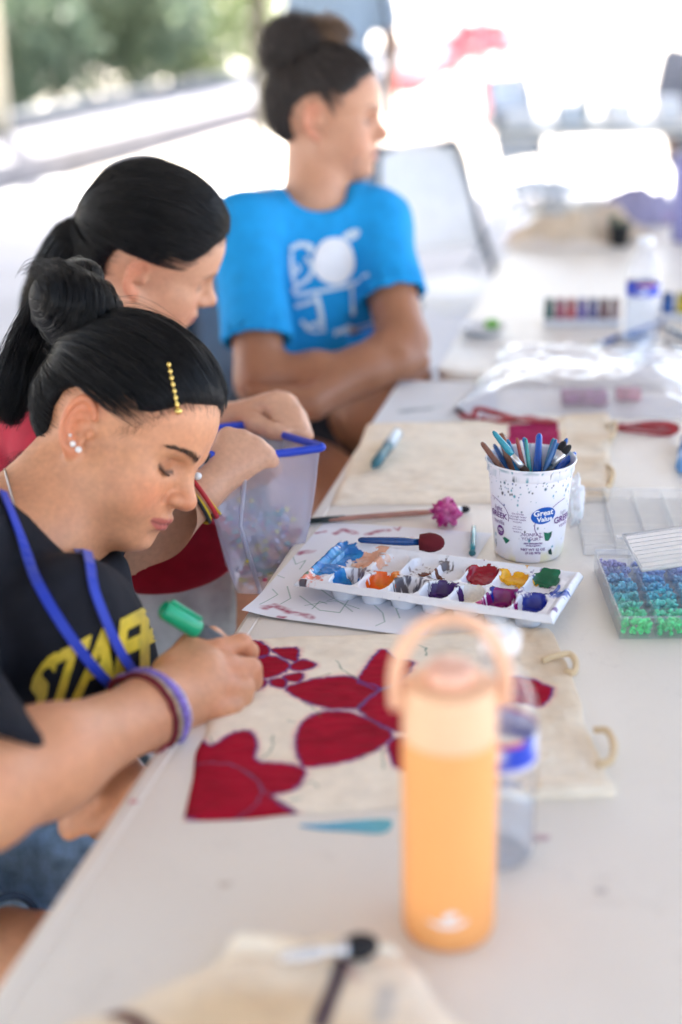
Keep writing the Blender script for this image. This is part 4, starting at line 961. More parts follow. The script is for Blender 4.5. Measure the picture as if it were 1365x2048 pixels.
# hair up into a curly bun
BR = hair_mat('brown hair', (.042, .034, .032), .35); HC3 = pm('hair mass brown', (.028, .024, .023), .6, bump=.3, bscale=300)
BN3 = H3.w((0, -.066, .122))
def ex3(g, l): return smin(d_ell(g, BN3, (.046, .043, .045)), d_rc(g, H3.w((0, -.045, .10)), BN3, .04, .04), .02)
hair3, V, Q = hair_cap(G3, H3, HC3, .006, extra=ex3, h=.0045)
strands('strand', combed(H3, 3500, (0, -.062, .115), .008, 25, wild=.003), .0006, BR, hair3)
strands('bun_strand', ball_strands(BN3, (.053, .050, .052), 900, 26, turns=1.0, thick=.5), .0006, BR, hair3)
strands('curl_strand', tail([H3.w((0, -.045, .150)), H3.w((0, -.01, .160)), H3.w((-.01, .03, .146))], 160, [.02, .028, .02], 27, wild=.012, curl=.007), .0005, hair_mat('sun-tinted brown hair', (.14, .09, .06), .4), hair3)  # paler curls: the bun's backlit rim is put into the hair colour
# ---- what the near girl wears: hair slide, ear studs, bracelets, neck chain
GLD = pm('gold metal', (.80, .58, .18), .25, metal=1.0); PRL = pm('pearl', (.82, .80, .78), .2, coat=.5)
bvH = BVHTree.FromPolygons([tuple(Vector(x.co) + G1.location) for x in hair1.data.vertices], [tuple(p.vertices) for p in hair1.data.polygons])
pts = []
for t in np.linspace(0, 1, 9):                                  # lies on the combed hair
    rr_ = ray(338 + 19 * t, 730 + 92 * t); ds = np.linspace(1.30, 1.72, 1500); q_ = CAM + rr_ * ds[:, None]; ins = hair_shell(H1.l(q_), .0150 - .004 * t) < 0
    if ins.any(): pts.append(q_[ins.argmax()])
for k in range(3): pts = [pts[0]] + [(pts[i - 1] + pts[i] * 2 + pts[i + 1]) / 4 for i in range(1, len(pts) - 1)] + [pts[-1]]
pts = np.array(pts); v, f = tube(pts, .0011, 6); clip = mk('hair_slide', v, f, GLD, G1, world=True)
for p in spline(pts, 8): v, f = sphere(p, (.0026, .0026, .0030), 10, 7); mk('gem', v, f, GLD, clip, world=True)
v, f = sphere(pts[-1], (.0042, .0042, .0036), 12, 8); mk('gem', v, f, GLD, clip, world=True)
bvB = BVHTree.FromPolygons([tuple(Vector(x.co) + body1.parent.location) for x in body1.data.vertices], [tuple(p.vertices) for p in body1.data.polygons])
for (px, py, r) in ((141, 870, .0017), (146, 889, .0034), (155, 899, .0036)):
    h_ = cast_px(bvB, px, py, r * .5)
    if h_: v, f = sphere(h_[0], r, 12, 8); mk('ear_stud', v, f, PRL, G1, world=True)
fd = (WR - EL) / np.linalg.norm(WR - EL); WM = frame_z(fd)
wc = P(305, 1418, 1.328)
def wrist_r(th, c):                                               # distance from the arm's axis to the skin
    d = WM[:, 0] * math.cos(th) + WM[:, 1] * math.sin(th); h_ = bvB.ray_cast(Vector(c + d * .09), Vector(-d)); return (.09 - h_[3]) if h_[0] is not None else .034
for k, (off, tilt, rr, colr, fl) in enumerate(((-.0085, .10, .0030, (.17, .015, .025), 1), (-.0030, .16, .0026, (.42, .34, .22), 1), (.0020, .12, .0040, (.26, .18, .58), 1), (.0065, .20, .0022, (.60, .55, .72), 1), (.000, .26, .0020, (.30, .02, .05), 1))):
    c = wc + fd * off; th = np.linspace(0, 2 * math.pi, 49)[:-1]
    pts = np.array([c + (WM[:, 0] * math.cos(t) + WM[:, 1] * math.sin(t)) * (min(wrist_r(t, c), .045) + rr * .7) + fd * tilt * .034 * math.cos(t + 1 + k * .4) for t in th])
    for _ in range(2): pts = pts * .5 + (np.roll(pts, 1, 0) + np.roll(pts, -1, 0)) * .25
    v, f = tube(pts, rr, 8, closed=True); v = v + .0006 * np.stack([vnoise(v, 300 + i, 300) for i in range(3)], -1); mk('bracelet', v, f, pm('thread %.2f %.2f %.2f' % colr, colr, .8, var=.5, vscale=350, bump=.8, bscale=900), G1, world=True)
v, f = tube(spline([P(345, 1462, 1.318), P(338, 1485, 1.312), P(322, 1502, 1.306), P(312, 1515, 1.302)], 12), .0018, 6); mk('bracelet_tail', v, f, pm('thread 0.30 0.02 0.05'), G1, world=True)
pts, nr = [], []
for q in spline(np.array([(2, 880, 0), (10, 935, 0), (22, 985, 0), (34, 1030, 0), (48, 1060, 0)]), 30):
    h_ = cast_px(bvB, q[0], q[1], .0012)
    if h_: pts.append(h_[0])
if len(pts) > 6: v, f = tube(np.array(pts), .0010, 5); mk('neck_chain', v, f, pm('silver chain', (.6, .6, .62), .3, metal=1), G1, world=True)
# ================================================================ things on the tables
Z0 = .7402
def poly_mask(pts, poly):
    x, y = pts[:, 0], pts[:, 1]; ins = np.zeros(len(pts), bool); n = len(poly)
    for i in range(n):
        x0, y0 = poly[i]; x1, y1 = poly[(i + 1) % n]
        c = ((y0 > y) != (y1 > y)); ins ^= c & (x < (x1 - x0) * (y - y0) / ((y1 - y0) if y1 != y0 else 1e-9) + x0)
    return ins
def path_dist(pts, path, reach=.04):
    """distance to a polyline, only worked out within reach of it"""
    d = np.full(len(pts), 9.0); path = np.asarray(path, float); lo, hi = path.min(0) - reach, path.max(0) + reach
    k = np.where((pts[:, 0] > lo[0]) & (pts[:, 0] < hi[0]) & (pts[:, 1] > lo[1]) & (pts[:, 1] < hi[1]))[0]
    if not len(k): return d
    x, y = pts[k, 0].astype(np.float32), pts[k, 1].astype(np.float32); m = np.full(len(k), 81., np.float32)
    for a, b in zip(path[:-1], path[1:]):
        dx, dy = b - a; l2 = dx * dx + dy * dy + 1e-12; t = np.clip(((x - a[0]) * dx + (y - a[1]) * dy) / l2, 0, 1); m = np.minimum(m, (x - a[0] - t * dx) ** 2 + (y - a[1] - t * dy) ** 2)
    d[k] = np.sqrt(m); return d
def W2(path): return [tuple(T(x, y)[:2]) for x, y in path]                 # photograph -> table plane
def smooth_poly(poly, n=6):
    p = np.array(poly, float); m = len(p); out = []
    for i in range(m):
        a, b, c, d = p[i - 1], p[i], p[(i + 1) % m], p[(i + 2) % m]
        for t in np.linspace(0, 1, n, endpoint=False): out.append(.5 * ((2 * b) + (-a + c) * t + (2 * a - 5 * b + 4 * c - d) * t * t + (-a + 3 * b - 3 * c + d) * t ** 3))
    return np.array(out)
def sheet(name, quad, nu, nv, hfun, mat, parent, colf, edge=.0, thick=True, warp=0.0, seed=0, z0=Z0):
    """soft flat piece between four table-plane corners (near-left, near-right, far-right, far-left)"""
    q = [np.array(a)[:2] for a in quad]; u, v = np.meshgrid(np.linspace(0, 1, nu), np.linspace(0, 1, nv), indexing='ij'); u, v = u.ravel(), v.ravel()
    xy = (q[0] * ((1 - u) * (1 - v))[:, None] + q[1] * (u * (1 - v))[:, None] + q[2] * (u * v)[:, None] + q[3] * ((1 - u) * v)[:, None])
    if warp: xy = xy + warp * np.stack([vnoise(xy, seed, 22), vnoise(xy, seed + 1, 22)], 1) * 1.0
    z = z0 + hfun(u, v, xy); V = np.column_stack([xy, z]); col = colf(u, v, xy)
    i, j = np.meshgrid(np.arange(nu - 1), np.arange(nv - 1), indexing='ij'); a = (i * nv + j).ravel(); Q = np.stack([a, a + nv, a + nv + 1, a + 1], 1)
    if thick:                                                # closed underside just above the table
        b = [k * nv for k in range(nu)] + [(nu - 1) * nv + k for k in range(1, nv)] + [k * nv + nv - 1 for k in range(nu - 2, -1, -1)] + [k for k in range(nv - 2, 0, -1)]
        n0 = len(V); low = V[b].copy(); low[:, 2] = np.minimum(low[:, 2], z0 + .0002); V = np.concatenate([V, low]); col = np.concatenate([col, col[b]]); m = len(b)
        Q = np.concatenate([Q, np.array([(b[(k + 1) % m], b[k], n0 + k, n0 + (k + 1) % m) for k in range(m)])])
    return mk(name, V, Q, mat, parent, True, col=col, world=True)
def edge_d(u, v, lu, lv): return np.minimum(np.minimum(u, 1 - u) * lu, np.minimum(v, 1 - v) * lv)
def lay(colr, c, w):
    w = np.clip(w, 0, 1)[:, None]; return colr * (1 - w) + np.array(c) * w
CANVAS = pm('canvas', rough=.92, vc=True, var=.06, vscale=60, wave=260, spec=.2)
PAPER = pm('paper', rough=.8, vc=True, var=.015, vscale=20, spec=.3)
CREAM = np.array((.92, .825, .68)); TAN = np.array((.66, .50, .34))
# ---- the bag with the red flowers
q8 = lambda L: [(340 + x / 1.4837, 1230 + y / 1.4837) for x, y in L]
PET = [[(215, 125), (228, 95), (248, 80), (292, 100), (290, 128), (250, 135)], [(302, 108), (345, 104), (382, 107), (376, 146), (350, 140), (325, 128)], [(358, 158), (395, 140), (435, 158), (400, 172), (362, 172)], [(340, 188), (392, 180), (388, 203), (350, 203)], [(296, 200), (345, 196), (340, 222), (305, 218)], [(225, 196), (285, 200), (272, 228), (235, 220)],
       [(235, 160), (260, 132), (310, 130), (350, 148), (352, 168), (320, 188), (270, 195), (238, 182)],
       [(345, 226), (420, 200), (520, 188), (570, 205), (622, 228), (580, 265), (555, 284), (470, 286), (400, 264)], [(558, 203), (580, 165), (630, 110), (672, 138), (725, 152), (672, 212), (612, 228), (580, 215)],
       [(562, 288), (590, 250), (632, 226), (690, 212), (740, 240), (730, 330), (690, 358), (640, 340), (595, 318)], [(374, 380), (390, 335), (430, 305), (490, 293), (560, 305), (655, 352), (640, 390), (580, 425), (500, 448), (430, 458), (396, 456), (380, 425)],
       [(648, 392), (690, 370), (760, 400), (720, 470), (668, 455)], [(990, 215), (1030, 205), (1070, 212), (1102, 226), (1137, 246), (1100, 290), (1060, 280), (1000, 275)], [(740, 250), (850, 210), (960, 240), (900, 300), (800, 320)],
       [(66, 362), (100, 378), (128, 396), (178, 364), (238, 353), (258, 388), (258, 442), (330, 446), (392, 462), (402, 482), (385, 512), (345, 536), (305, 546), (345, 580), (392, 606), (200, 612), (42, 603), (55, 480)]]
PETW = [smooth_poly(W2(q8(p)), 5 if i < 14 else 3) for i, p in enumerate(PET)]
VEIN = [W2(q8(p)) for p in ([(70, 450), (130, 446), (180, 452), (230, 476), (262, 505), (277, 530), (262, 565), (235, 592), (200, 610)], [(277, 530), (310, 552), (392, 602)], [(555, 285), (590, 248), (632, 228)], [(450, 290), (500, 286), (560, 292)], [(565, 290), (600, 325), (655, 352)])]
SCRIB = [W2(q8(p)) for p in ([(495, 143), (512, 168), (530, 182), (555, 196)], [(305, 365), (308, 395), (292, 420), (268, 432)], [(740, 100), (760, 105), (762, 130)], [(632, 395), (632, 465)], [(560, 435), (610, 410), (640, 420)], [(352, 322), (372, 330)], [(395, 265), (430, 290), (450, 310)], [(440, 520), (420, 500), (380, 520)], [(350, 560), (390, 550)], [(430, 195), (480, 180)], [(118, 370), (130, 392)])]
FRAY = [W2(p) for p in ([(1062, 1690), (1120, 1674)], [(1086, 1485), (1110, 1488)])]
def flower_col(u, v, xy):
    c = np.tile(CREAM, (len(xy), 1)); tn = np.clip((u - .80) / .12, 0, 1) * np.clip(1.1 - np.abs(v - .8) * 1.2, .15, 1); c = lay(c, TAN, tn * .75); c = lay(c, TAN, .35 * np.clip(fbm(xy, 60, 18) - .1, 0, 1))
    jit = .0012 * np.stack([vnoise(xy, 71, 240), vnoise(xy, 72, 240)], 1); p = xy + jit
    red = np.zeros(len(xy), bool); rim = np.full(len(xy), 9.)
    for k in PETW: red |= poly_mask(p, k); rim = np.minimum(rim, path_dist(p, list(k) + [k[0]], .012))
    c = lay(c, (.70, .16, .22), .5 * np.exp(-(rim / .004) ** 2))
    c[red] = np.array((.34, .0035, .022)) * (1 + .25 * fbm(xy[red] * (1, 3.5), 73, 60) + .18 * fbm(xy[red], 75, 25))[:, None]
    c = lay(c, (.115, .060, .25), .9 * np.clip(1.25 - rim / .0016, 0, 1))
    for k in VEIN: c = lay(c, (.16, .075, .16), .95 * np.clip(1.4 - path_dist(p, k) / .0012, 0, 1))
    for k in SCRIB: c = lay(c, (.03, .16, .09), .75 * np.clip(1.2 - path_dist(p, k) / .0009, 0, 1))
    return c
QB = [T(368, 1643), T(1232, 1594), T(1100, 1262), T(446, 1280)]
def flower_h(u, v, xy):
    e = edge_d(u, v, .36, .36); h = .0030 * (1 - np.exp(-e / .004)) + .0010 * fbm(xy, 61, 26) * np.clip(e / .02, 0, 1) + .0006 * fbm(xy * (1, 3), 62, 60) * np.clip(e / .02, 0, 1)
    s = np.clip((u - .78) / .05, 0, 1); h += s * (.0028 + .0030 * np.abs(np.sin(v * 14 + 3 * u)) * np.clip(e / .02, 0, 1) + .0025 * fbm(xy, 63, 40)); h += .006 * np.exp(-((v - .02) / .035) ** 2) * np.clip((u - .72) / .1, 0, 1)
    return np.maximum(h, .0006)
FB = empty('drawstring_bag', T(760, 1450), 'cream cloth bag painted with big red flowers outlined in violet, under the girl\'s hand', 'bag', 'cloth bags on the tables')
sheet('cloth', QB, 460, 380, flower_h, CANVAS, FB, flower_col, warp=.0035, seed=5)
for pts, r in (([(1085, 1322), (1110, 1312), (1140, 1308), (1152, 1325), (1148, 1345), (1132, 1342)], .0035), ([(1190, 1460), (1215, 1462), (1228, 1490), (1222, 1520), (1195, 1530)], .0035)):
    p = spline([T(a, b, .750 + .004 * math.sin(i)) for i, (a, b) in enumerate(pts)], 26); v, f = tube(p, r, 8); mk('cord_loop', v, f, pm('cotton cord', (.70, .54, .34), .9, bump=.5, bscale=500), FB, world=True)
# ---- the plain bag under the marker
def plain_col(u, v, xy):
    c = np.tile(CREAM * 1.0, (len(xy), 1)); c = lay(c, TAN, .30 * np.clip(fbm(xy, 80, 12), 0, 1)); c = lay(c, TAN, .65 * np.clip((u - .80) / .06, 0, 1) * (.6 + .4 * np.sin(v * 21)))
    m = poly_mask(xy + 0.002 * np.stack([vnoise(xy, 81, 45), vnoise(xy, 82, 45)], 1), W2([(1016, 852), (1116, 848), (1120, 905), (1014, 900)])); c[m] = np.array((.34, .012, .085)) * (1 + .3 * fbm(xy[m], 83, 80))[:, None]
    return c
QM = [T(660, 1012), T(1224, 1004), T(1222, 836), T(738, 850)]
def plain_h(u, v, xy):
    e = edge_d(u, v, .38, .36); s = np.clip((u - .78) / .04, 0, 1)
    return np.maximum(.0045 * (1 - np.exp(-e / .005)) + .0042 * fbm(xy * (1, 1.8), 84, 15) * np.clip(e / .02, 0, 1) + s * (.004 + .003 * np.sin(v * 21)) * np.clip(e / .008, 0, 1), .0006)
MB_ = empty('drawstring_bag', T(930, 930), 'plain cream cloth bag lying under the marker pen, magenta paint patch near its edge', 'bag', 'cloth bags on the tables')
sheet('cloth', QM, 240, 200, plain_h, CANVAS, MB_, plain_col, warp=.003, seed=9)
for pts in ([(1216, 850), (1232, 846), (1226, 872), (1216, 880)], [(1210, 930), (1226, 942), (1222, 968), (1212, 975)]):
    v, f = tube(spline([T(a, b, .748) for a, b in pts], 18), .0032, 8); mk('cord_loop', v, f, pm('cotton cord'), MB_, world=True)
# ---- rumpled bag at the near end of the table
def near_col(u, v, xy):
    c = np.tile(CREAM * 1.02, (len(xy), 1)); c = lay(c, TAN * (1.1, 1.05, .9), .8 * np.clip(1.3 - np.abs(v - .35) * 2.6, 0, 1) * np.clip(1.2 - abs(u - .42) * 2.4, 0, 1))
    c = lay(c, (.035, .016, .045), np.clip(1.5 - path_dist(xy, W2([(688, 1950), (672, 2000), (640, 2080)])) / .0055, 0, 1)); c = lay(c, (.10, .03, .03), np.clip(1.4 - path_dist(xy, W2([(222, 2030), (262, 2052), (300, 2090)])) / .007, 0, 1))
    c = lay(c, (.45, .20, .18), .5 * np.clip(1.3 - path_dist(xy, W2([(700, 1965), (712, 1985)])) / .005, 0, 1)); c = lay(c, (.16, .15, .17), .5 * np.clip(1.3 - path_dist(xy, W2([(610, 1915), (630, 1912)])) / .004, 0, 1)); c = lay(c, (.45, .45, .46), .6 * np.clip(1.3 - path_dist(xy, W2([(775, 2010), (765, 2060)])) / .008, 0, 1))
    return c
def near_h(u, v, xy):
    e = edge_d(u, v, .24, .2); return np.maximum(.012 * (1 - np.exp(-e / .02)) + .006 * fbm(xy, 91, 20) * np.clip(e / .02, 0, 1) + .010 * np.exp(-((v - .93) / .05) ** 2) * np.clip(e / .006, 0, 1), .0006)
QN = [T(-40, 2170), T(1060, 2200), T(790, 1915), T(500, 1893)]
NB = empty('drawstring_bag', T(560, 2040), 'rumpled cream bag with dark painted strokes at the near end of the table', 'bag', 'cloth bags on the tables')
sheet('cloth', QN, 150, 120, near_h, CANVAS, NB, near_col, warp=.012, seed=13)
# ---- scribbled sheet under the palette
GRN = [W2(p) for p in ([(545, 1180), (556, 1192), (520, 1215)], [(575, 1175), (582, 1200), (562, 1212)], [(640, 1180), (660, 1195), (690, 1215), (706, 1228)], [(655, 1205), (700, 1190), (745, 1185)], [(600, 1195), (640, 1225), (680, 1230), (700, 1200)], [(740, 1205), (766, 1230), (770, 1248), (752, 1256)], [(790, 1215), (800, 1240), (793, 1222), (812, 1216)], [(610, 1215), (670, 1205), (720, 1222)], [(585, 1110), (592, 1130), (612, 1122), (600, 1140)], [(550, 1150), (570, 1158)], [(625, 1222), (640, 1206), (655, 1212)])]
REDS = [(W2([(530, 1222), (550, 1216), (580, 1228), (612, 1236), (625, 1240)]), .0045), (W2([(560, 1238), (566, 1240)]), .003), (W2([(672, 1068), (690, 1060), (710, 1068)]), .0045), (W2([(630, 1068), (652, 1064)]), .003), (W2([(735, 1070), (760, 1064), (775, 1062)]), .004), (W2([(600, 1108), (622, 1104)]), .005), (W2([(822, 1077), (826, 1076)]), .002), (W2([(790, 1057), (796, 1062), (810, 1050)]), .0016)]
def sheet_col(u, v, xy):
    c = np.tile(np.array((.83, .84, .90)), (len(xy), 1)); p = xy + .002 * np.stack([vnoise(xy, 101, 130), vnoise(xy, 102, 130)], 1)
    for k, w in REDS:
        d = path_dist(p, k); c = lay(c, np.array((.36, .01, .08)), .9 * np.clip(1.5 - d / w, 0, 1) * np.clip(.75 + .6 * fbm(xy, 103, 160), .1, 1))
    for k in GRN: c = lay(c, (.01, .22, .15), .8 * np.clip(1.3 - path_dist(xy, k) / .0006, 0, 1))
    c = lay(c, (.45, .45, .56), .25 * np.clip(1.3 - path_dist(p, W2([(690, 1205), (640, 1200)])) / .012, 0, 1)); return c
def sheet_h(u, v, xy):
    return .0008 + .004 * np.exp(-((u / .12) ** 2 + (v / .10) ** 2)) + .0012 * (1 + vnoise(xy, 104, 9)) * np.clip(1 - v * 2, 0, 1)
PS = empty('paper_sheet', T(700, 1180), 'white paper with red smears and green scribbles under the paint palette', 'paper')
sheet('sheet', [T(484, 1232), T(850, 1280), T(985, 1068), T(650, 1044)], 260, 220, sheet_h, PAPER, PS, sheet_col, thick=False)
# sheet behind with dots of paint, further up the table
PS2 = empty('paper_sheet', T(820, 800), 'pale wrinkled sheet with grey smudges at the corner of the near table', 'paper')
sheet('sheet', [T(742, 852), T(1000, 840), T(985, 765), T(800, 764)], 90, 70, lambda u, v, xy: .0012 + .001 * (1 + fbm(xy, 111, 14)), PAPER, PS2,
      lambda u, v, xy: lay(lay(np.tile(np.array((.74, .75, .76)), (len(xy), 1)), (.22, .26, .28), .7 * np.clip(1.4 - path_dist(xy + .004 * np.stack([vnoise(xy, 112, 60)] * 2, 1), W2([(805, 826), (830, 822), (858, 820)])) / .008, 0, 1)), (.1, .3, .28), .25 * np.clip(1.2 - path_dist(xy, W2([(860, 818), (885, 815)])) / .006, 0, 1)), thick=False)
# ---- palette
PFL, PFR, PBL = T(588, 1161, .766), T(1108, 1238, .766), T(688, 1080, .766)
PU = (PFR - PFL); PLN = np.linalg.norm(PU); PU /= PLN; PW_ = np.array((-PU[1], PU[0], 0)); PWD = abs((PBL - PFL) @ PW_)
PAL = empty('paint_palette', PFL + PU * PLN / 2 + PW_ * PWD / 2 - np.array((0, 0, .0250)), 'white plastic paint palette with smeared wells of many colours', 'palette')
nu, nv = 380, 170; uu, vv = np.meshgrid(np.linspace(0, PLN, nu), np.linspace(0, PWD, nv), indexing='ij'); uu, vv = uu.ravel(), vv.ravel()
ux, vx = uu / PLN, vv / PWD
def well(cu, cv, ru, rv, dep, p=4.0):
    d = (np.abs((ux - cu) / ru) ** p + np.abs((vx - cv) / rv) ** p) ** (1 / p); return dep * np.clip((1.06 - d) / .24, 0, 1) ** .8
h = np.zeros(len(uu)); e = np.minimum(np.minimum(uu, PLN - uu), np.minimum(vv, PWD - vv))
BACK = [(.145, .70), (.275, .72), (.395, .72), (.515, .72), (.635, .72), (.755, .72), (.875, .72)]; FRONT = [(.165, .30), (.285, .30), (.405, .30), (.525, .30), (.645, .30), (.765, .30), (.880, .30)]
basin = .0035 * np.clip((e - .007) / .006, 0, 1); dep = basin
for i, (cu, cv) in enumerate(BACK): dep = np.maximum(dep, well(cu, .70, .057, .205, .0160, 4) * (1 - .35 * np.clip((vx - .55) / .4, 0, 1)))
for cu, cv in FRONT: dep = np.maximum(dep, well(cu, .285, .055, .19, .0225, 2.6))
dep = np.where((ux < .19) & (ux > .06) & (vx > .5), np.maximum(dep, .010 * np.clip((e - .010) / .008, 0, 1)), dep)
zt = -dep + .0012 * np.exp(-((e - .006) / .003) ** 2) - .0052 * np.clip(1 - e / .0045, 0, 1) ** 1.5
zt += .0004 * vnoise(np.stack([uu, vv], 1), 121, 200)
def pal_w(u_, v_, z_): return PFL + np.outer(u_, PU) + np.outer(v_, PW_) + np.outer(z_, (0, 0, 1))
i, j = np.meshgrid(np.arange(nu - 1), np.arange(nv - 1), indexing='ij'); a = (i * nv + j).ravel(); PQ = np.stack([a, a + nv, a + nv + 1, a + 1], 1)
V = pal_w(uu, vv, zt); Vb = pal_w(uu, vv, zt - .0012 - .0006 * (e > .003)); n0 = len(V)
bd_ = [k * nv for k in range(nu)] + [(nu - 1) * nv + k for k in range(1, nv)] + [k * nv + nv - 1 for k in range(nu - 2, -1, -1)] + [k for k in range(nv - 2, 0, -1)]
wall = np.array([(bd_[(k + 1) % len(bd_)], bd_[k], n0 + bd_[k], n0 + bd_[(k + 1) % len(bd_)]) for k in range(len(bd_))])
uv2 = np.stack([uu, vv], 1); col = np.tile(np.array((.80, .81, .86)), (len(uu), 1))
def q6(x, y):                                                 # zoomed reading of the photograph -> palette uv (metres)
    w = T(480 + x / 1.896, 980 + y / 1.896, .758) - PFL; return np.array((w @ PU, w @ PW_))
sp = fbm(uv2, 130, 300); s2 = fbm(uv2, 131, 90)
for cx, cy, rr, cc, am in ((270, 350, .020, (.72, .13, .03), .9), (400, 300, .025, (.06, .05, .10), .5), (610, 355, .020, (.03, .02, .04), .9), (690, 300, .02, (.10, .03, .02), .6), (780, 290, .010, (.05, .02, .02), 1), (930, 440, .012, (.38, .0, .13), 1.2), (1090, 400, .02, (.05, .02, .22), .7), (1220, 415, .014, (.03, .09, .5), 1.0), (700, 345, .02, (.05, .04, .07), .8), (1150, 340, .02, (.03, .02, .2), .7), (470, 320, .014, (.10, .05, .06), .9), (245, 340, .005, (.01, .20, .10), 2), (240, 370, .004, (.02, .02, .05), 2), (880, 255, .02, (.02, .02, .03), 1.0), (1190, 480, .004, (.12, .02, .25), 2), (1000, 470, .03, (.38, .0, .13), .35), (600, 380, .04, (.1, .08, .2), .35)):
    c0 = q6(cx, cy); w = np.exp(-(np.linalg.norm(uv2 - c0, axis=1) / rr) ** 2) * am; col = lay(col, cc, np.clip((w + .55 * sp - .55) * 5, 0, 1) * .9)
mk('tray', np.concatenate([V, Vb]), np.concatenate([PQ, PQ[:, ::-1] + n0, wall]), pm('palette plastic', rough=.28, vc=True, var=.02, coat=.2), PAL, col=np.concatenate([col, np.tile(np.array((.78, .79, .85)), (len(uu), 1))]), world=True)
cc_uv = uv2[PQ[:, 0]]
def paint(name, blobs, colr, lift=.0012, thr=.0, fr=110, seed=1, gloss=.26, dark=None):
    f = np.full(len(uv2), -1.0); nz = fbm(uv2, seed, fr) * .45 + fbm(uv2, seed + 9, fr * 3) * .15
    for (cx, cy, ru, rv) in blobs:
        c0 = q6(cx, cy); d = np.sqrt(((uv2[:, 0] - c0[0]) / ru) ** 2 + ((uv2[:, 1] - c0[1]) / rv) ** 2); f = np.maximum(f, 1 - d)
    f = f + nz - .40 * np.clip((.0065 - dep) / .004, 0, 1) * (0 if thr < 0 else 1); m = f[PQ].min(1) > thr
    if m.sum() < 5: return
    q = PQ[m]; us, inv = np.unique(q, return_inverse=True); q = inv.reshape(-1, 4)
    edge = np.clip((f[us] - thr) / .25, 0, 1); z = zt[us] + .00025 + lift * edge * (.8 + .5 * vnoise(uv2[us], seed + 4, 160)) + np.minimum(.004, .35 * np.maximum(0, dep[us] - .008)) * edge
    Vv = pal_w(uu[us], vv[us], z); cl = np.tile(np.array(colr), (len(us), 1))
    if dark is not None: cl = lay(cl, dark, np.clip(fbm(uv2[us], seed + 6, 70) * 1.6, 0, 1))
    mk('paint', Vv, q, pm('wet paint %.2f' % gloss, rough=gloss, vc=True, var=.08, vscale=300, coat=.12, spec=.45), PAL, col=cl, world=True)['label'] = name
paint('blue paint smeared over the end wells', [(350, 255, .030, .040), (420, 235, .022, .022), (330, 310, .030, .020), (400, 195, .022, .012)], (.01, .17, .50), seed=141, dark=(.03, .30, .62))
paint('peach paint smear', [(505, 265, .022, .022), (545, 240, .012, .016)], (.78, .42, .28), lift=.0005, seed=142, dark=(.80, .60, .50))
paint('orange paint in a front well', [(545, 340, .019, .022), (590, 330, .010, .012)], (.80, .13, .01), seed=143, dark=(.75, .25, .02))
paint('brown paint in a back well', [(722, 312, .015, .007)], (.14, .04, .02), seed=144, lift=.0006)
paint('dark purple paint in a front well', [(782, 372, .019, .012), (800, 338, .004, .005)], (.045, .010, .12), seed=145)
paint('red paint in a back well', [(925, 320, .022, .022), (962, 275, .008, .018), (890, 310, .012, .014)], (.30, .003, .018), seed=146, dark=(.20, .0, .03))
paint('yellow paint in a back well', [(1050, 335, .020, .016), (1105, 300, .010, .016), (1010, 320, .010, .010)], (.80, .42, .01), seed=147, dark=(.75, .28, .01))
paint('green paint in the end well', [(1165, 335, .018, .020), (1195, 300, .016, .014), (1150, 290, .012, .006)], (.004, .11, .045), seed=148, dark=(.01, .16, .08))
paint('magenta paint in a front well', [(1010, 390, .020, .014), (1000, 425, .016, .008), (1040, 375, .010, .010), (960, 410, .010, .006)], (.20, .004, .13), seed=149, dark=(.28, .0, .09))
paint('navy paint in the end front well', [(1120, 415, .016, .009), (1185, 395, .006, .014), (1140, 385, .012, .006)], (.008, .02, .28), seed=150, dark=(.03, .0, .12))
paint('navy smear beside the magenta', [(960, 385, .007, .012)], (.008, .02, .28), seed=154)
paint('black paint along the back edge', [(905, 252, .018, .003), (945, 258, .014, .003)], (.01, .01, .012), lift=.0004, seed=151, thr=-.02)
paint('cream paint in a front well', [(885, 385, .016, .012)], (.80, .74, .64), lift=.0006, seed=152, dark=(.7, .66, .62))
paint('thin blue smear over the end rim', [(390, 205, .030, .010), (345, 280, .012, .030), (300, 320, .010, .012)], (.03, .26, .58), lift=.0004, seed=155, thr=-.01)
paint('yellow streak over the back rim', [(1108, 292, .006, .020)], (.80, .42, .01), lift=.0005, seed=156, thr=-.01)
paint('green streak along the end rim', [(1190, 292, .022, .006)], (.004, .11, .045), lift=.0005, seed=157, thr=-.01)
paint('dark red streak over the back rim', [(962, 272, .005, .014)], (.25, .003, .018), lift=.0005, seed=158, thr=-.01)
paint('magenta smear over the front ridges', [(985, 428, .018, .007), (1045, 440, .010, .004)], (.30, .004, .14), lift=.0004, seed=159, thr=-.01)
paint('blue smear on the end rim', [(1190, 395, .005, .016), (1232, 412, .010, .004)], (.01, .06, .42), lift=.0004, seed=160, thr=-.01)
paint('magenta drips on the front edge', [(915, 440, .007, .006), (1075, 505, .006, .004), (990, 465, .012, .002)], (.36, .0, .12), lift=.0005, seed=153, thr=-.02)
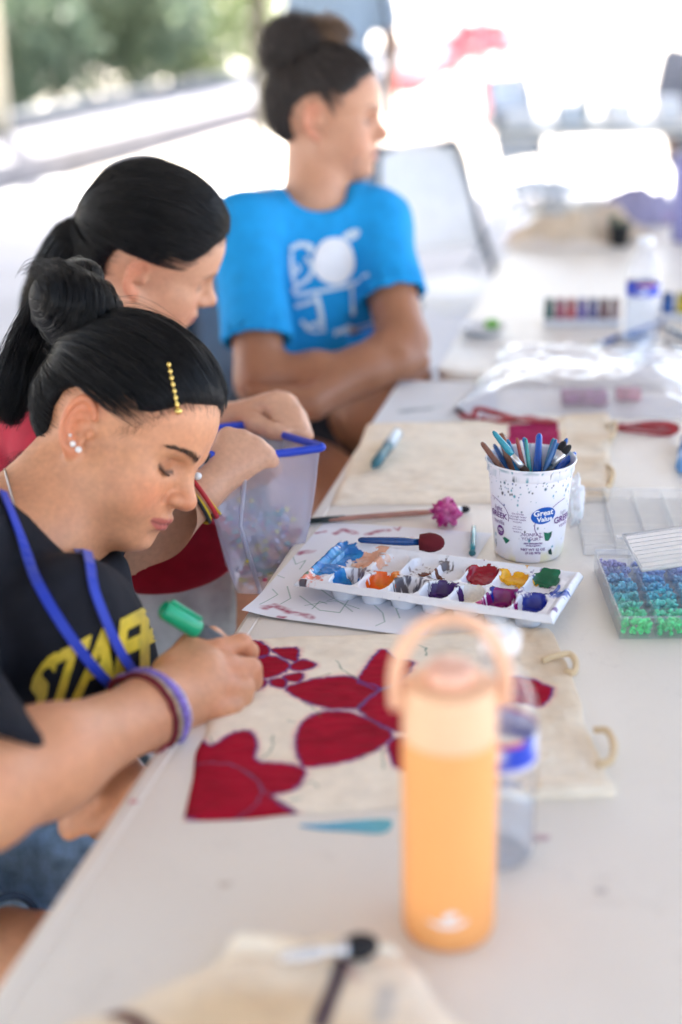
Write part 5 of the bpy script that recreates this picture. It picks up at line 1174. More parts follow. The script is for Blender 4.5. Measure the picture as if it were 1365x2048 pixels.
# ---- yogurt tub as brush pot
CS = .925; CB = T(1057, 1103); CUP = empty('yogurt_tub', CB, 'white plastic yogurt tub splashed with paint, holding a bundle of brushes', 'tub')
def cup_r(z): return .0445 + (.0545 - .0445) * z / .118
prof = [(.0405, .0), (.0430, .0012), (.0445, .004)] + [(cup_r(z), z) for z in np.linspace(.006, .114, 110)] + [(.0548, .1145), (.0562, .1165), (.0563, .1240), (.0572, .1275), (.0585, .1285), (.0590, .1300), (.0585, .1315), (.0570, .1312), (.0555, .1290), (.0545, .120)] + [(cup_r(z) - .0012, z) for z in np.linspace(.112, .003, 14)] + [(.02, .0028), (.0005, .0028)]
na = 340; v, f = lathe(prof, na, True, True); az = np.arctan2(v[:, 1], v[:, 0]); cz = v[:, 2]
camaz = math.atan2(-CB[1], -CB[0])
du = (az - camaz + math.pi) % (2 * math.pi) - math.pi; arc = du * .05
outer = np.arange(len(v)) < na * 119; sv_ = np.stack([arc, cz], 1)
col = np.tile(np.array((.82, .81, .88)), (len(v), 1))
yel = np.clip(fbm(sv_, 161, 40) * 1.2 + .25, 0, 1) * np.clip((.042 - cz) / .02, 0, 1) * (np.abs(arc) > .018); col = lay(col, (.80, .74, .28), yel * .75)
rs = np.random.default_rng(62); near_rim = np.clip((cz - .068) / .05, 0, 1)
for k in range(230):                                          # flicked drops of paint, thickest round the rim
    zc = .128 - abs(rs.normal()) * .022 if k < 170 else rs.uniform(.02, .12); ac = rs.uniform(-.09, .09); r_ = rs.choice([.0004, .0006, .0009, .0014], p=[.45, .3, .18, .07]); el_ = rs.uniform(1, 1.9)
    cc = [(.02, .10, .16), (.04, .30, .38), (.015, .015, .03), (.02, .08, .30)][rs.integers(0, 4)]; w = np.sqrt((arc - ac) ** 2 + ((cz - zc) / el_) ** 2); col = lay(col, cc, np.clip(1.6 - w / r_, 0, 1) * (outer | (cz > .118)))
col = lay(col, (.10, .30, .38), np.clip(fbm(np.stack([arc, cz * 3], 1), 168, 60) * 2.2 - .7, 0, 1) * np.clip((cz - .112) / .01, 0, 1) * .7)
inside = ~outer; col[inside] = lay(col[inside], (.10, .28, .34), np.clip(fbm(sv_[inside], 167, 60) * 1.6, 0, 1) * .6)
mk('tub', v, f, pm('tub plastic', rough=.38, vc=True, var=.015, spec=.45), CUP, col=col); CUP.scale = (CS, CS, CS)
def on_cup(v, au, az_, off=.0007):
    """flat print (x right as seen from the camera, y up) wrapped on the tub round azimuth offset au (metres) and height az_"""
    o = []
    for p in v:
        z = az_ + p[1]; a = camaz + (au + p[0]) / cup_r(z); r = cup_r(z) + off; o.append((r * math.cos(a), r * math.sin(a), z))
    return np.array(o)
PUR = pm('purple ink', (.13, .015, .20), .5); BLUEI = pm('blue ink', (.005, .10, .48), .45); WHI = pm('white ink', (.85, .86, .9), .5); GRNI = pm('green ink', (.01, .16, .09), .5); DGR = pm('dark green ink', (.005, .05, .04), .5)
def cup_text(s, size, au, z, mat, bold=0.0, off=.0007, name='lettering', slant=0):
    tv, tf = text_mesh(s, size, 2, bold); tv, tf = subdiv(tv, tf, .004)
    if slant: tv[:, 1] += tv[:, 0] * slant
    mk(name, on_cup(tv, au, z, off), tf, mat, CUP, False)
el = [(.0165 * math.cos(a), .0115 * math.sin(a) + .0016 * math.cos(a), 0) for a in np.linspace(0, 2 * math.pi, 40)[:-1]]; ev, ef = subdiv(np.array(el + [(0, 0, 0)]), [(i, (i + 1) % 39, 39) for i in range(39)], .004)
mk('label_oval', on_cup(ev, .0185, .069, .0006), ef, BLUEI, CUP, False)
cup_text('Great', .0110, .0182, .0727, WHI, .0003, .0010, slant=.06); cup_text('Value', .0092, .0200, .0640, WHI, .0003, .0010, slant=.06)
cup_text('light', .0090, -.0450, .0725, PUR); cup_text('GREEK', .0110, -.0460, .0630, PUR, .0002); cup_text('vanilla', .0085, -.0440, .0535, PUR)
cup_text('light', .0080, .0510, .0680, pm('grey ink', (.35, .33, .4), .5)); cup_text('GREEK', .0125, .0520, .0585, PUR, .0002); cup_text('vanilla', .0085, .0535, .0500, PUR)
dv, df = [(.0066 * math.cos(a), .0075 * math.sin(a), 0) for a in np.linspace(0, 2 * math.pi, 24)[:-1]], [tuple(range(23))]
mk('label_dot', on_cup(np.array(dv), -.0410, .0415, .0006), df, PUR, CUP, False); cup_text('100', .0060, -.0410, .0430, WHI, .0002, .0010); cup_text('calories', .0026, -.0410, .0390, WHI, 0, .0010)
for s, sz, z in (('20% FEWER', .0032, .0705), ('CALORIES THAN', .0030, .0667), ('REGULAR GREEK', .0030, .0629), ('YOGURT', .0030, .0591), ('with other', .0026, .0528), ('natural flavor', .0026, .0496), ('GRADE A', .0026, .0455)): cup_text(s, sz, -.0150, z, PUR)
cup_text('NONFAT', .0062, .0035, .0425, PUR); cup_text('YOGURT', .0062, .0035, .0365, PUR)
for s, sz, z in (('KEEP REFRIGERATED', .0026, .0300), ('serving suggestion', .0025, .0272), ('NET WT 32 OZ', .0046, .0212), ('(2 LB) 907g', .0042, .0165)): cup_text(s, sz, .0060, z, PUR, .00012)
def cup_arc(pts, w, mat, name='label_line'):
    p = spline(np.array([(a, b, 0) for a, b in pts]), 24); V_ = []
    for i in range(len(p)):
        t = p[min(i + 1, 23)] - p[max(i - 1, 0)]; t /= np.linalg.norm(t); n = np.array((-t[1], t[0], 0)); V_ += [p[i] + n * w / 2, p[i] - n * w / 2]
    mk(name, on_cup(np.array(V_), 0, 0, .0008), [(2 * i, 2 * i + 1, 2 * i + 3, 2 * i + 2) for i in range(23)], mat, CUP, False)
cup_arc([(-.060, .086), (-.046, .0835), (-.034, .077), (-.0275, .067), (-.0275, .058)], .0008, PUR); cup_arc([(.0075, .060), (.0075, .050), (.012, .0415), (.018, .0385)], .0008, PUR); cup_arc([(.031, .079), (.040, .084), (.052, .087)], .0008, PUR)
for pts, mt in (([(.0195, .0455), (.0255, .0435), (.0315, .0450), (.0300, .0370), (.0260, .0320), (.0215, .0330), (.0205, .039)], GRNI), ([(.0285, .0440), (.0315, .0450), (.0300, .0370), (.0265, .0325)], DGR), ([(-.0365, .0320), (-.0330, .0345), (-.0250, .0315), (-.0270, .0285), (-.0310, .0250)], GRNI), ([(.0265, .0175), (.0310, .0205), (.0325, .0150), (.0330, .0100), (.0275, .0130)], DGR), ([(-.0530, .024), (-.0510, .026), (-.0505, .016), (-.0515, .012)], DGR)):
    lv, lf = subdiv(np.array([(a, b, 0) for a, b in pts]), [tuple(range(len(pts)))], .004); mk('label_leaf', on_cup(lv, 0, 0, .0006), lf, mt, CUP, False)
# ---- brushes
def brush(name_label, loc, direc, L, colr, r=.0032, bris=None, ferr=True, gloss=.25, group='brushes standing in the tub', name='paintbrush', rb=None, blen=.016, tipcol=None, up=False):
    """handle end away from loc unless up; z along the brush"""
    e = empty(name, loc, name_label, 'paintbrush', group); M = frame_z(direc); rb = rb or r * 1.15
    hb = blen + (.016 if ferr else 0)
    def place(vf): return xf(vf, M)
    hp = [(r * .85, hb), (r * 1.15, hb + .25 * (L - hb)), (r, hb + .6 * (L - hb)), (r * .78, L - .004), (r * .45, L - .0008), (.0002, L)]
    v, f = place(lathe(hp, 10)); mk('handle', v, f, pm('lacquer %.3f %.3f %.3f' % tuple(colr), colr, gloss, var=.12, vscale=200, coat=.3), e)
    if ferr: v, f = place(lathe([(rb, blen - .001), (r * 1.0, blen + .006), (r * .92, hb + .001)], 10)); mk('ferrule', v, f, pm('ferrule metal', (.72, .72, .74), .3, metal=.9), e)
    bc = bris or (.05, .03, .02); v, f = place(lathe([(.0003, 0), (rb * .45, blen * .04), (rb * .80, blen * .16), (rb * 1.06, blen * .38), (rb * 1.15, blen * .62), (rb * .92, blen)], 18)); mk('bristles', v, f, pm('bristle %.2f %.2f %.2f' % tuple(bc), bc, .8, bump=.6, bscale=900), e)
    return e
BR_ = [((963, 884), (1000, 940), (.19, .075, .05), .0040, 'brown thin brush leaning out at the left rim'), ((1001, 866), (1033, 945), (.19, .080, .05), .0062, 'thick brown brush handle with bright end, left of centre'), ((986, 862), (1003, 900), (.02, .25, .34), .0036, 'teal brush handle at the back left of the bundle'),
       ((988, 888), (1014, 938), (.005, .07, .26), .0034, 'dark blue brush beside the thin brown brush'), ((1015, 878), (1042, 943), (.01, .16, .36), .0034, 'blue brush right of the thick brown one'), ((1034, 875), (1054, 943), (.30, .06, .05), .0028, 'thin reddish brush near the middle'), ((1048, 874), (1062, 943), (.01, .14, .42), .0034, 'mid blue brush in the middle of the bundle'),
       ((1052, 876), (1068, 944), (.02, .22, .22), .0026, 'thin green brush in the middle'), ((1079, 866), (1081, 944), (.005, .09, .48), .0050, 'bright blue upright brush right of the middle'), ((1108, 876), (1096, 943), (.01, .16, .30), .0036, 'blue brush leaning to the tub right'), ((1113, 878), (1101, 943), (.01, .10, .30), .0034, 'blue brush close against its leaning neighbour'), ((1118, 886), (1107, 940), (.01, .14, .44), .0036, 'light blue brush among the right group'),
       ((1130, 882), (1113, 940), (.10, .03, .02), .0036, 'dark brown brush with black bristles pointing up'), ((1135, 876), (1120, 936), (.01, .09, .34), .0036, 'blue brush behind the black-tipped one'), ((1152, 905), (1122, 938), (.005, .09, .48), .0046, 'bright blue brush leaning far out over the right rim'), ((1142, 890), (1126, 930), (.02, .04, .06), .0030, 'dark brush with black bristles near the right rim'), ((1042, 880), (1050, 930), (.70, .72, .74), .0026, 'silver thin brush in the middle')]
for k, (tp, bt, colr, r, lb) in enumerate(BR_):
    # rim crossing at bt, on the plane of the rim; top end further up
    dd = 1.700 + .028 * math.sin(k * 2.4); top = P(tp[0], tp[1], dd); cr = P(bt[0], bt[1], 1.675 + .028 * math.sin(k * 2.4)); d = top - cr
    inner = cr - d / np.linalg.norm(d) * .10; fl = CB + np.array((0, 0, .006)); inner[2] = max(inner[2], fl[2])
    rr = np.linalg.norm(inner[:2] - CB[:2]); 
    if rr > .034: inner[:2] = CB[:2] + (inner[:2] - CB[:2]) * .034 / rr
    dv_ = top - inner; L = np.linalg.norm(dv_)
    if 'black bristles' in lb: brush(lb, top, inner - top, L, colr, r, (.012, .012, .014), blen=.014, rb=r * 1.2)
    else: brush(lb, inner, dv_, L, colr, r)
LY = 'brushes lying on the table'
def lying(p0, p1, z, colr, r, bris, lb, blen=.016, rb=None, z1=None, gloss=.25, fer=True):
    a = T(*p0, z=z); b = T(*p1, z=z if z1 is None else z1); return brush(lb, a, b - a, np.linalg.norm(b - a), colr, r, bris, ferr=fer, group=LY, blen=blen, rb=rb, gloss=gloss)
lying((940, 1018), (622, 1042), .7455, (.42, .20, .15), .0036, (.02, .02, .025), 'long pinkish brush with dark ends lying behind the paper', blen=.012)
v, f = tube([T(620, 1042, .7455), T(690, 1036, .7455)], .0040, 10); _b = [o for o in COL.objects if o.get('label') == 'long pinkish brush with dark ends lying behind the paper'][0]; mk('handle_tip', v, f, pm('dark lacquer', (.015, .03, .03), .3), _b, world=True)
lying((890, 1086), (716, 1080), .7730, (.004, .055, .22), .0046, (.13, .003, .010), 'blue brush with fat dark red bristles resting on the palette', blen=.030, rb=.0105, fer=False)
lying((945, 1108), (948, 1052), .7445, (.03, .30, .38), .0032, (.05, .2, .24), 'short teal brush handle lying in front of the tub', blen=.006, fer=False)
st = smooth_poly([tuple(T(a, b)[:2]) for a, b in ((598, 1652), (650, 1648), (710, 1642), (778, 1640), (782, 1656), (760, 1668), (700, 1664), (640, 1660))], 5)
v, f = prism(st, .7404, .7408); c_ = np.clip((v[:, 0] - v[:, 0].min()) / np.ptp(v[:, 0]), 0, 1)[:, None]; tag(mk('paint_smear', v, f, pm('smear', rough=.6, vc=True, var=.15, vscale=200), None, False, col=np.array((.10, .38, .62)) * (1 - c_) + np.array((.14, .46, .52)) * c_), 'faint teal paint smear on the table along the flower bag', 'paint smear')
for px_, py_, r_, cc_, lb_ in ((266, 1604, .004, (.62, .34, .36), 'small pink paint spot on the table near the bent arm'), (1082, 1676, .006, (.60, .44, .45), 'faint pink paint mark right of the bottles'), (1205, 1783, .005, (.58, .54, .50), 'faint grey mark on the open table right of the bottles'), (452, 1770, .005, (.60, .54, .47), 'faint buff stain on the table before the flower bag')):
    c0_ = T(px_, py_); v, f = prism([(c0_[0] + r_ * math.cos(a) * (1 + .35 * math.sin(3 * a + px_)), c0_[1] + r_ * math.sin(a) * (1 + .3 * math.cos(2 * a))) for a in np.linspace(0, 6.283, 25)[:-1]], .7404, .7407); tag(mk('paint_spot', v, f, pm('spot %d' % px_, cc_, .6, var=.2, vscale=200), None, False), lb_, 'paint spot', 'paint spots on the table')
lying((758, 1888), (560, 1915), .7640, (.60, .60, .62), .0045, (.012, .012, .016), 'pale brush with black bristles on the rumpled bag', blen=.024, rb=.0085, z1=.765)
# ---- marker on the plain bag, marker in the hand
def marker(label, a, b, r, body, capc, capf, group='marker pens', tipc=(.02, .02, .02), clip=True):
    """from writing end a to far end b"""
    e = empty('marker_pen', a, label, 'marker', group); d = b - a; L = np.linalg.norm(d); M = frame_z(d)
    v, f = xf(lathe([(.0006, -.010), (.0022, -.006), (.0024, .0), (r * .55, .001), (r * .62, .010), (r * .93, .014), (r * .93, L * (1 - capf))], 20), M); mk('barrel', v, f, pm('barrel %.2f %.2f %.2f' % tuple(body), body, .4), e)
    v, f = xf(lathe([(r, L * (1 - capf)), (r * 1.08, L * (1 - capf) + .002), (r * 1.05, L - .004), (r * .9, L - .0008), (r * .75, L), (r * .6, L - .002), (.0003, L - .002)], 20), M); cp = mk('cap', v, f, pm('cap %.2f %.2f %.2f' % tuple(capc), capc, .35, coat=.3), e)
    if clip: v, f = box((0, r * 1.22, L * (1 - capf * .5)), (r * .45, r * .30, L * capf * .85), r * .08); v, f = xf((v, f), M); mk('clip', v, f, pm('cap %.2f %.2f %.2f' % tuple(capc)), cp if False else e)
    return e
marker('green capped marker held in the writing girl\'s hand', MKA, MKB, .0092, (.09, .10, .12), (.0, .33, .16), .40)
marker('teal marker with pale end lying on the plain bag', T(748, 932, .756), T(796, 866, .756), .0080, (.02, .13, .17), (.55, .62, .66), .42)
marker('blue capped pen at the right frame edge', T(1362, 940, .750), T(1376, 876, .752), .0095, (.12, .30, .60), (.01, .10, .30), .5)
# ---- orange drinking bottle
OB = T(897, 1852); BOT = empty('water_bottle', OB, 'orange insulated bottle with peach lid and loop handle, blurred near the camera', 'bottle', 'bottles on the tables')
ORG = pm('orange powder coat', (.87, .39, .135), .50, var=.03, vscale=300, bump=.12, bscale=1500, spec=.35); PEACH = pm('peach plastic', (.86, .50, .32), .4, var=.02, sss=.1); PEACHL = pm('pale peach plastic', (.88, .54, .33), .40, var=.02)
v, f = lathe([(.0005, 0), (.030, 0), (.0326, .002), (.0338, .006)] + [(.0340, z) for z in np.linspace(.01, .150, 12)] + [(.0338, .157), (.0331, .161), (.0318, .1625)], 64); mk('body', v, f, ORG, BOT)
v, f = lathe([(.0318, .1625), (.0333, .1630), (.0336, .1650), (.0334, .1850), (.0326, .1960), (.0330, .2010), (.0290, .2040), (.0005, .2045)], 64); mk('lid', v, f, PEACHL, BOT)
v, f = lathe([(.0170, .2040), (.0170, .2130), (.0150, .2160), (.0005, .2162)], 40); mk('spout_cover', v, f, pm('pink plastic', (.84, .50, .38), .4), BOT)
a = np.linspace(-.25, math.pi + .25, 40); pts = [(.0385 * math.cos(t) * (1 if 0 < t < math.pi else 1.0), 0, .2020 + .0500 * math.sin(t) + (-.004 if t < 0 or t > math.pi else 0)) for t in a]
v, f = tube(pts, .0050, 10, flat=((0, 1, 0), 1.5)); hd = mk('handle', v, f, PEACH, BOT)
for s in (-1, 1): v, f = xf(lathe([(.0005, -.004), (.0075, -.004), (.0085, -.002), (.0085, .003), (.0070, .0045), (.0005, .0046)], 20), roty(s * math.pi / 2), (s * .0375, 0, .191)); mk('hinge', v, f, PEACH, BOT)
camb = math.atan2(-OB[1], -OB[0]) 
def on_bottle(v, au, z, off=.0005): return np.array([((.0340 + off) * math.cos(camb + (au + p[0]) / .034), (.0340 + off) * math.sin(camb + (au + p[0]) / .034), z + p[1]) for p in v])
WP = pm('white print', (.80, .82, .86), .6)
for poly in ([(-.001, .012), (.003, .0145), (.0065, .0150), (.0090, .0125), (.0075, .0105), (.0050, .0095), (.0035, .0065), (.0, .0060), (-.0020, .0090)], [(-.014, .0062), (-.004, .0050), (.006, .0048), (.0160, .0085), (.0150, .0050), (.008, .0018), (-.002, .0012), (-.010, .0030)]):
    lv, lf = subdiv(np.array([(x, y, 0) for x, y in poly]), [tuple(range(len(poly)))], .004); mk('logo', on_bottle(lv, -.002, .022), lf, WP, BOT, False)
# ---- clear drinking-water bottles
PETF = film('clear bottle', (.97, .98, 1), haze=.05, rough=.05); WAT = film('bottle water', (.93, .96, 1), haze=.06, rough=.03, hazecol=(.8, .86, .95))
def pet_bottle(loc, label, sc=1.0, fill=.5, capc=(.85, .86, .9), lab=True):
    e = empty('water_bottle', loc, label, 'bottle', 'bottles on the tables'); R = .0320 * sc
    pr = [(R * .62, 0), (R * .86, .001), (R * .98, .008), (R, .014)]
    for i in range(8): z = .016 + i * .0085; pr += [(R, z), (R * .955, z + .0042)]
    pr += [(R, .086), (R, .090), (R * .985, .092), (R * .985, .118), (R, .120), (R, .126), (R * .95, .140), (R * .78, .156), (R * .52, .170), (R * .42, .176), (R * .42, .182), (R * .47, .183), (R * .47, .186), (R * .40, .187), (R * .40, .196)]
    pr = [(r, z * sc) for r, z in pr]; v, f = lathe(pr, 40, True, False); mk('shell', v, f, PETF, e)
    wl = .150 * fill * sc + .03; v, f = lathe([(r * .97, max(z, .001)) for r, z in pr if z < wl] + [(R * .95, wl)], 40); mk('water', v, f, WAT, e)
    v, f = lathe([(R * .47, .187 * sc), (R * .49, .188 * sc), (R * .49, .200 * sc), (R * .44, .202 * sc), (.0004, .202 * sc)], 30); mk('cap', v, f, pm('bottle cap', capc, .4), e)
    if lab:
        n = 48; zs = np.linspace(.0915, .119, 12) * sc; V_ = np.array([(R * 1.003 * math.cos(2 * math.pi * i / n), R * 1.003 * math.sin(2 * math.pi * i / n), z) for z in zs for i in range(n)])
        Fq = [(j * n + i, j * n + (i + 1) % n, (j + 1) * n + (i + 1) % n, (j + 1) * n + i) for j in range(11) for i in range(n)]; an = np.arctan2(V_[:, 1], V_[:, 0]); zz = (V_[:, 2] / sc - .0915) / .0275
        c = np.tile(np.array((.02, .06, .55)), (len(V_), 1)); c = lay(c, (.75, .80, .92), np.clip(fbm(np.stack([an * .02, V_[:, 2]], 1), 5, 120) * 3 - .6, 0, 1)); c = lay(c, (.55, .05, .10), (zz > .86) * 1.0 * (np.sin(an * 3) > -.2)); c = lay(c, (.75, .78, .88), (zz < .12) * .8)
        mk('label_band', V_, Fq, pm('bottle label', rough=.35, vc=True, var=.03), e, col=c)
    return e
pet_bottle(T(990, 1706), 'clear water bottle with blue label half hidden behind the orange bottle', .98, .15)
pet_bottle(T(1281, 686), 'clear water bottle with blue label standing beyond the plastic bag', 1.0, .62)
# ---- bead boxes
CLR = film('clear box', (.98, .99, 1), haze=.07, rough=.06, hazecol=(.92, .94, 1)); CLRL = film('clear lid', (.97, .98, 1), haze=.55, rough=.12, hazecol=(.97, .98, 1))  # the lid's extra milky haze stands in for glare
def tray_box(name, label, cat, o, ux_, uy_, nx, ny, cx_, cy_, hgt, fillc=None, group='compartment boxes', foot=True, floor_only=False):
    e = empty(name, o, label, cat, group); Lx, Ly, t = nx * cx_, ny * cy_, .0012; M = np.stack([ux_, uy_, (0, 0, 1)], 1)
    def bx(c, s, b=.0004): return xf(box(c, s, b, 1), M)
    v, f = bx((Lx / 2, Ly / 2, t / 2 + .0005), (Lx, Ly, t)); mk('base', v, f, CLR, e, False)
    for c, s in (((Lx / 2, 0, hgt / 2), (Lx + t, t, hgt)), ((Lx / 2, Ly, hgt / 2), (Lx + t, t, hgt)), ((0, Ly / 2, hgt / 2), (t, Ly - t, hgt)), ((Lx, Ly / 2, hgt / 2), (t, Ly - t, hgt))): v, f = bx((c[0], c[1], c[2] + .0006), s); mk('side_wall', v, f, CLR, e, False)
    for i in range(1, nx): v, f = bx((i * cx_, Ly / 2, hgt * .46 + .002), (t * .8, Ly - 2 * t, hgt * .9)); mk('divider', v, f, CLR, e, False)
    for j in range(1, ny): v, f = bx((Lx / 2, j * cy_, hgt * .44 + .002), (Lx - 2 * t, t * .8, hgt * .86)); mk('divider', v, f, CLR, e, False)
    v, f = tube([M @ np.array(p) for p in [(0, 0, hgt), (Lx, 0, hgt), (Lx, Ly, hgt), (0, Ly, hgt)]], .0014, 6, closed=True); mk('rim', v, f, CLR, e, False)
    if fillc is not None:
        bt = [(math.cos(a), math.sin(a)) for a in np.linspace(0, 2 * math.pi, 7)[:-1]]
        for i in range(nx):
            for j in range(ny):
                colr = fillc(i, j)
                if colr is None: continue
                rg = np.random.default_rng(i * 31 + j); n = 46; parts = []
                for k in range(n):
                    c = np.array((i * cx_ + rg.uniform(.0045, cx_ - .0045), j * cy_ + rg.uniform(.0045, cy_ - .0045), .004 + rg.random() * hgt * .5)); Rr = frame_z(rg.normal(size=3)); r_ = .0027
                    prof_ = [(r_ * .45, -.0016), (r_ * .95, -.0014), (r_ * 1.1, 0), (r_ * .95, .0014), (r_ * .45, .0016)]; lv, lf = lathe(prof_, 7, False, False); parts.append(xf((lv, lf), Rr, c))
                v, f = join(*parts); v = v @ M.T; cl = np.repeat(np.clip(np.array(colr) * rg.uniform(.75, 1.25, (n, 1)), 0, 1), 35, axis=0); tag(mk('beads', v, f, pm('bead plastic', rough=.25, vc=True, var=0, sss=.15, sub_r=(.5, .5, .5)), e, col=cl), kind='stuff')
    return e
bo = T(1240, 1279); by = T(1192, 1150) - bo; by = by - TU * 0; by = by / np.linalg.norm(by); by[2] = 0; by /= np.linalg.norm(by); bx_ = np.array((by[1], -by[0], 0))
ramp = [(.04, .80, .22), (.14, .76, .40), (.16, .68, .55), (.12, .56, .62), (.16, .50, .68), (.22, .46, .72), (.38, .42, .74), (.40, .36, .66)]
def fc(i, j): c = np.array(ramp[min(j, 7)]); return np.clip(c * ((.8, 1.05, 1.15) if i % 2 else (1, 1, 1)), 0, 1)
BB = tray_box('bead_box', 'clear compartment box of beads graded from green to purple, lid open', 'bead box', bo, bx_, by, 4, 8, .0385, .0235, .026, fc)
hs = by * (8 * .0235); ld = (bx_ * .0 + by * -.62 + np.array((0, 0, .55))); 
LA, LB_, LC, LD_ = P(1246, 1072, 1.660), P(1420, 1046, 1.640), P(1430, 1215, 1.50), P(1286, 1142, 1.535)
la = (LB_ - LA); lb_ = (LD_ - LA); ln = np.cross(la, lb_); ln /= np.linalg.norm(ln); ln = ln if ln[2] > 0 else -ln
def lidpt(a, b, h=0): return LA + la * a + lb_ * b + ln * h - bo
V_ = [lidpt(a, b, h) for h in (0, .0014) for a, b in ((0, 0), (1, 0), (1, 1), (0, 1))]
lid = mk('lid', np.array(V_), [(3, 2, 1, 0), (4, 5, 6, 7), (0, 1, 5, 4), (1, 2, 6, 5), (2, 3, 7, 6), (3, 0, 4, 7)], CLRL, BB, False)
for k in range(5): v, f = tube([lidpt((k + .5) / 5.2, .03, -.0015), lidpt((k + .5) / 5.2, .97, -.0015)], .0011, 5); mk('rib', v, f, CLRL, lid, False)
for k in range(9): v, f = tube([lidpt(.02, (k + .5) / 9, .0016), lidpt(.98, (k + .5) / 9, .0016)], .0007, 5); mk('rib', v, f, CLRL, lid, False)
v, f = tube([lidpt(0, 0, .0007), lidpt(1, 0, .0007), lidpt(1, 1, .0007), lidpt(0, 1, .0007)], .0022, 6, closed=True); mk('lid_rim', v, f, CLRL, lid)
v, f = xf(box((0, 0, 0), (.010, .006, .004), .001), np.eye(3), lidpt(-.03, .02)); mk('latch', v, f, CLRL, lid, False)
to = T(1168, 1112); ty = T(1150, 1015) - to; ty[2] = 0; ty /= np.linalg.norm(ty); tx = np.array((ty[1], -ty[0], 0))
tray_box('bead_tray', 'empty clear compartment tray lying behind the bead box, right of the tub', 'tray', to + ty * .002, tx, ty, 6, 6, .0385, .034, .014, lambda i, j: (.80, .55, .22) if (i, j) == (4, 5) else None)
# ---- crumpled things
def crumple(c, r, seed, amp=.45, freq=30, n=40, m=28, squash=1.0):
    v, f = sphere((0, 0, 0), 1, n, m); d = 1 + amp * np.abs(vnoise(v, seed, 2.2)) * 1.2 - amp * .4 + amp * .5 * np.abs(vnoise(v, seed + 1, 5)); v = v * d[:, None] * np.array(r) * (1, 1, squash); v[:, 2] -= v[:, 2].min(); return v + np.array(c), f
pc = T(893, 1052); v, f = crumple((0, 0, 0), (.0165, .0165, .0150), 201, .6); cz_ = np.clip(fbm(v, 203, 120) + .3, 0, 1)[:, None]; C = np.array((.45, .01, .20)) * (1 - cz_) + np.array((.80, .28, .52)) * cz_
pom = empty('paper_flower', pc, 'small crumpled magenta tissue flower behind the palette', 'flower'); mk('petals', v, f, pm('tissue', rough=.8, vc=True, var=.1, vscale=200, sss=.2), pom, col=C)
for k in range(9):
    a = k * .7; pts = [(0, 0, .010), (.008 * math.cos(a), .008 * math.sin(a), .018), (.017 * math.cos(a), .017 * math.sin(a), .020 + .004 * math.sin(k * 3))]; v, f = ribbon(spline(pts, 8), np.array([(0, 0, 1.)] * 8), .012, .0008); C = np.tile(np.array((.62, .04, .30) if k % 2 else (.78, .30, .55)), (len(v), 1)); mk('petal', v, f, pm('tissue'), pom, col=C)
tc_ = T(1146, 1056); v, f = crumple((0, 0, 0), (.010, .012, .030), 205, .5, squash=1.0); tag(mk('tissue', v, f, pm('white tissue', (.82, .82, .84), .85, var=.05, sss=.2), None, loc=tc_), 'crumpled white tissue leaning against the tub', 'tissue')
# drops of paint on the table by the flower
# red ribbons behind the plain bag
RIB = pm('red ribbon', (.36, .012, .022), .4, var=.2, vscale=60, bump=.2, bscale=600, sheen=.3)
def loop_ribbon(label, paths, w):
    e = empty('ribbon', T(*paths[0][0]), label, 'ribbon', 'red ribbons')
    for p in paths:
        pts = spline([T(a, b, .746 + h) for a, b, h in [(q[0], q[1], q[2] if len(q) > 2 else 0) for q in p]], 30); nr = np.array([(math.sin(i * .35) * .6, -.5, .8) for i in range(30)]); v, f = ribbon(pts, nr, w, .0010); mk('strand', v, f, RIB, e, world=True)
    return e
loop_ribbon('red ribbon looped above the plain bag, dark end at its left', [[(916, 822), (930, 832), (948, 834)], [(948, 838), (955, 818, .012), (990, 826, .008), (1040, 838, .004), (1112, 846)], [(960, 836), (1010, 842), (1060, 836), (1100, 842)]], .010)
loop_ribbon('flat red ribbon loop lying right of the plain bag', [[(1230, 852), (1280, 848, .01), (1330, 848, .012), (1354, 858, .006), (1330, 868), (1270, 862), (1232, 856)], [(1240, 856), (1300, 858), (1350, 860)]], .011)
v, f = tube([T(913, 818, .748), T(925, 826, .748)], .004, 8); _e = [o for o in COL.objects if o.get('label', '').startswith('red ribbon looped')][0]; mk('dark_end', v, f, pm('dark clasp', (.03, .02, .025), .5), _e, world=True)
# clear plastic bag with two pink packets
def soft_film(name, label, quad, hmax, seed, mat, nu=70, nv=50, cat='bag'):
    e = empty(name, (quad[0] + quad[2]) / 2, label, cat); u, v = np.meshgrid(np.linspace(0, 1, nu), np.linspace(0, 1, nv), indexing='ij'); u, v = u.ravel(), v.ravel(); q = [np.array(a) for a in quad]
    xy = q[0] * ((1 - u) * (1 - v))[:, None] + q[1] * (u * (1 - v))[:, None] + q[2] * (u * v)[:, None] + q[3] * ((1 - u) * v)[:, None]; ed = np.minimum(np.minimum(u, 1 - u), np.minimum(v, 1 - v))
    z = Z0 + .002 + hmax * np.clip(ed / .25, 0, 1) ** .7 * (.75 + .35 * vnoise(xy[:, :2], seed, 9)) + .007 * np.abs(fbm(xy[:, :2], seed + 3, 30)) * np.clip(ed / .05, .2, 1)
    V_ = np.column_stack([xy[:, :2] + .012 * np.stack([vnoise(xy[:, :2], seed + 7, 12), vnoise(xy[:, :2], seed + 8, 12)], 1), z]); i, j = np.meshgrid(np.arange(nu - 1), np.arange(nv - 1), indexing='ij'); a = (i * nv + j).ravel()
    mk('film', V_, np.stack([a, a + nv, a + nv + 1, a + 1], 1), mat, e, world=True); return e
BAGF = film('bag film', (.93, .95, 1), haze=.20, rough=.16, hazecol=(.86, .88, .96))
soft_film('plastic_bag', 'crumpled clear plastic bag over two pink packets, in front of the water bottle', [T(905, 832), T(1400, 838), T(1400, 702), T(1010, 700)], .040, 211, BAGF)
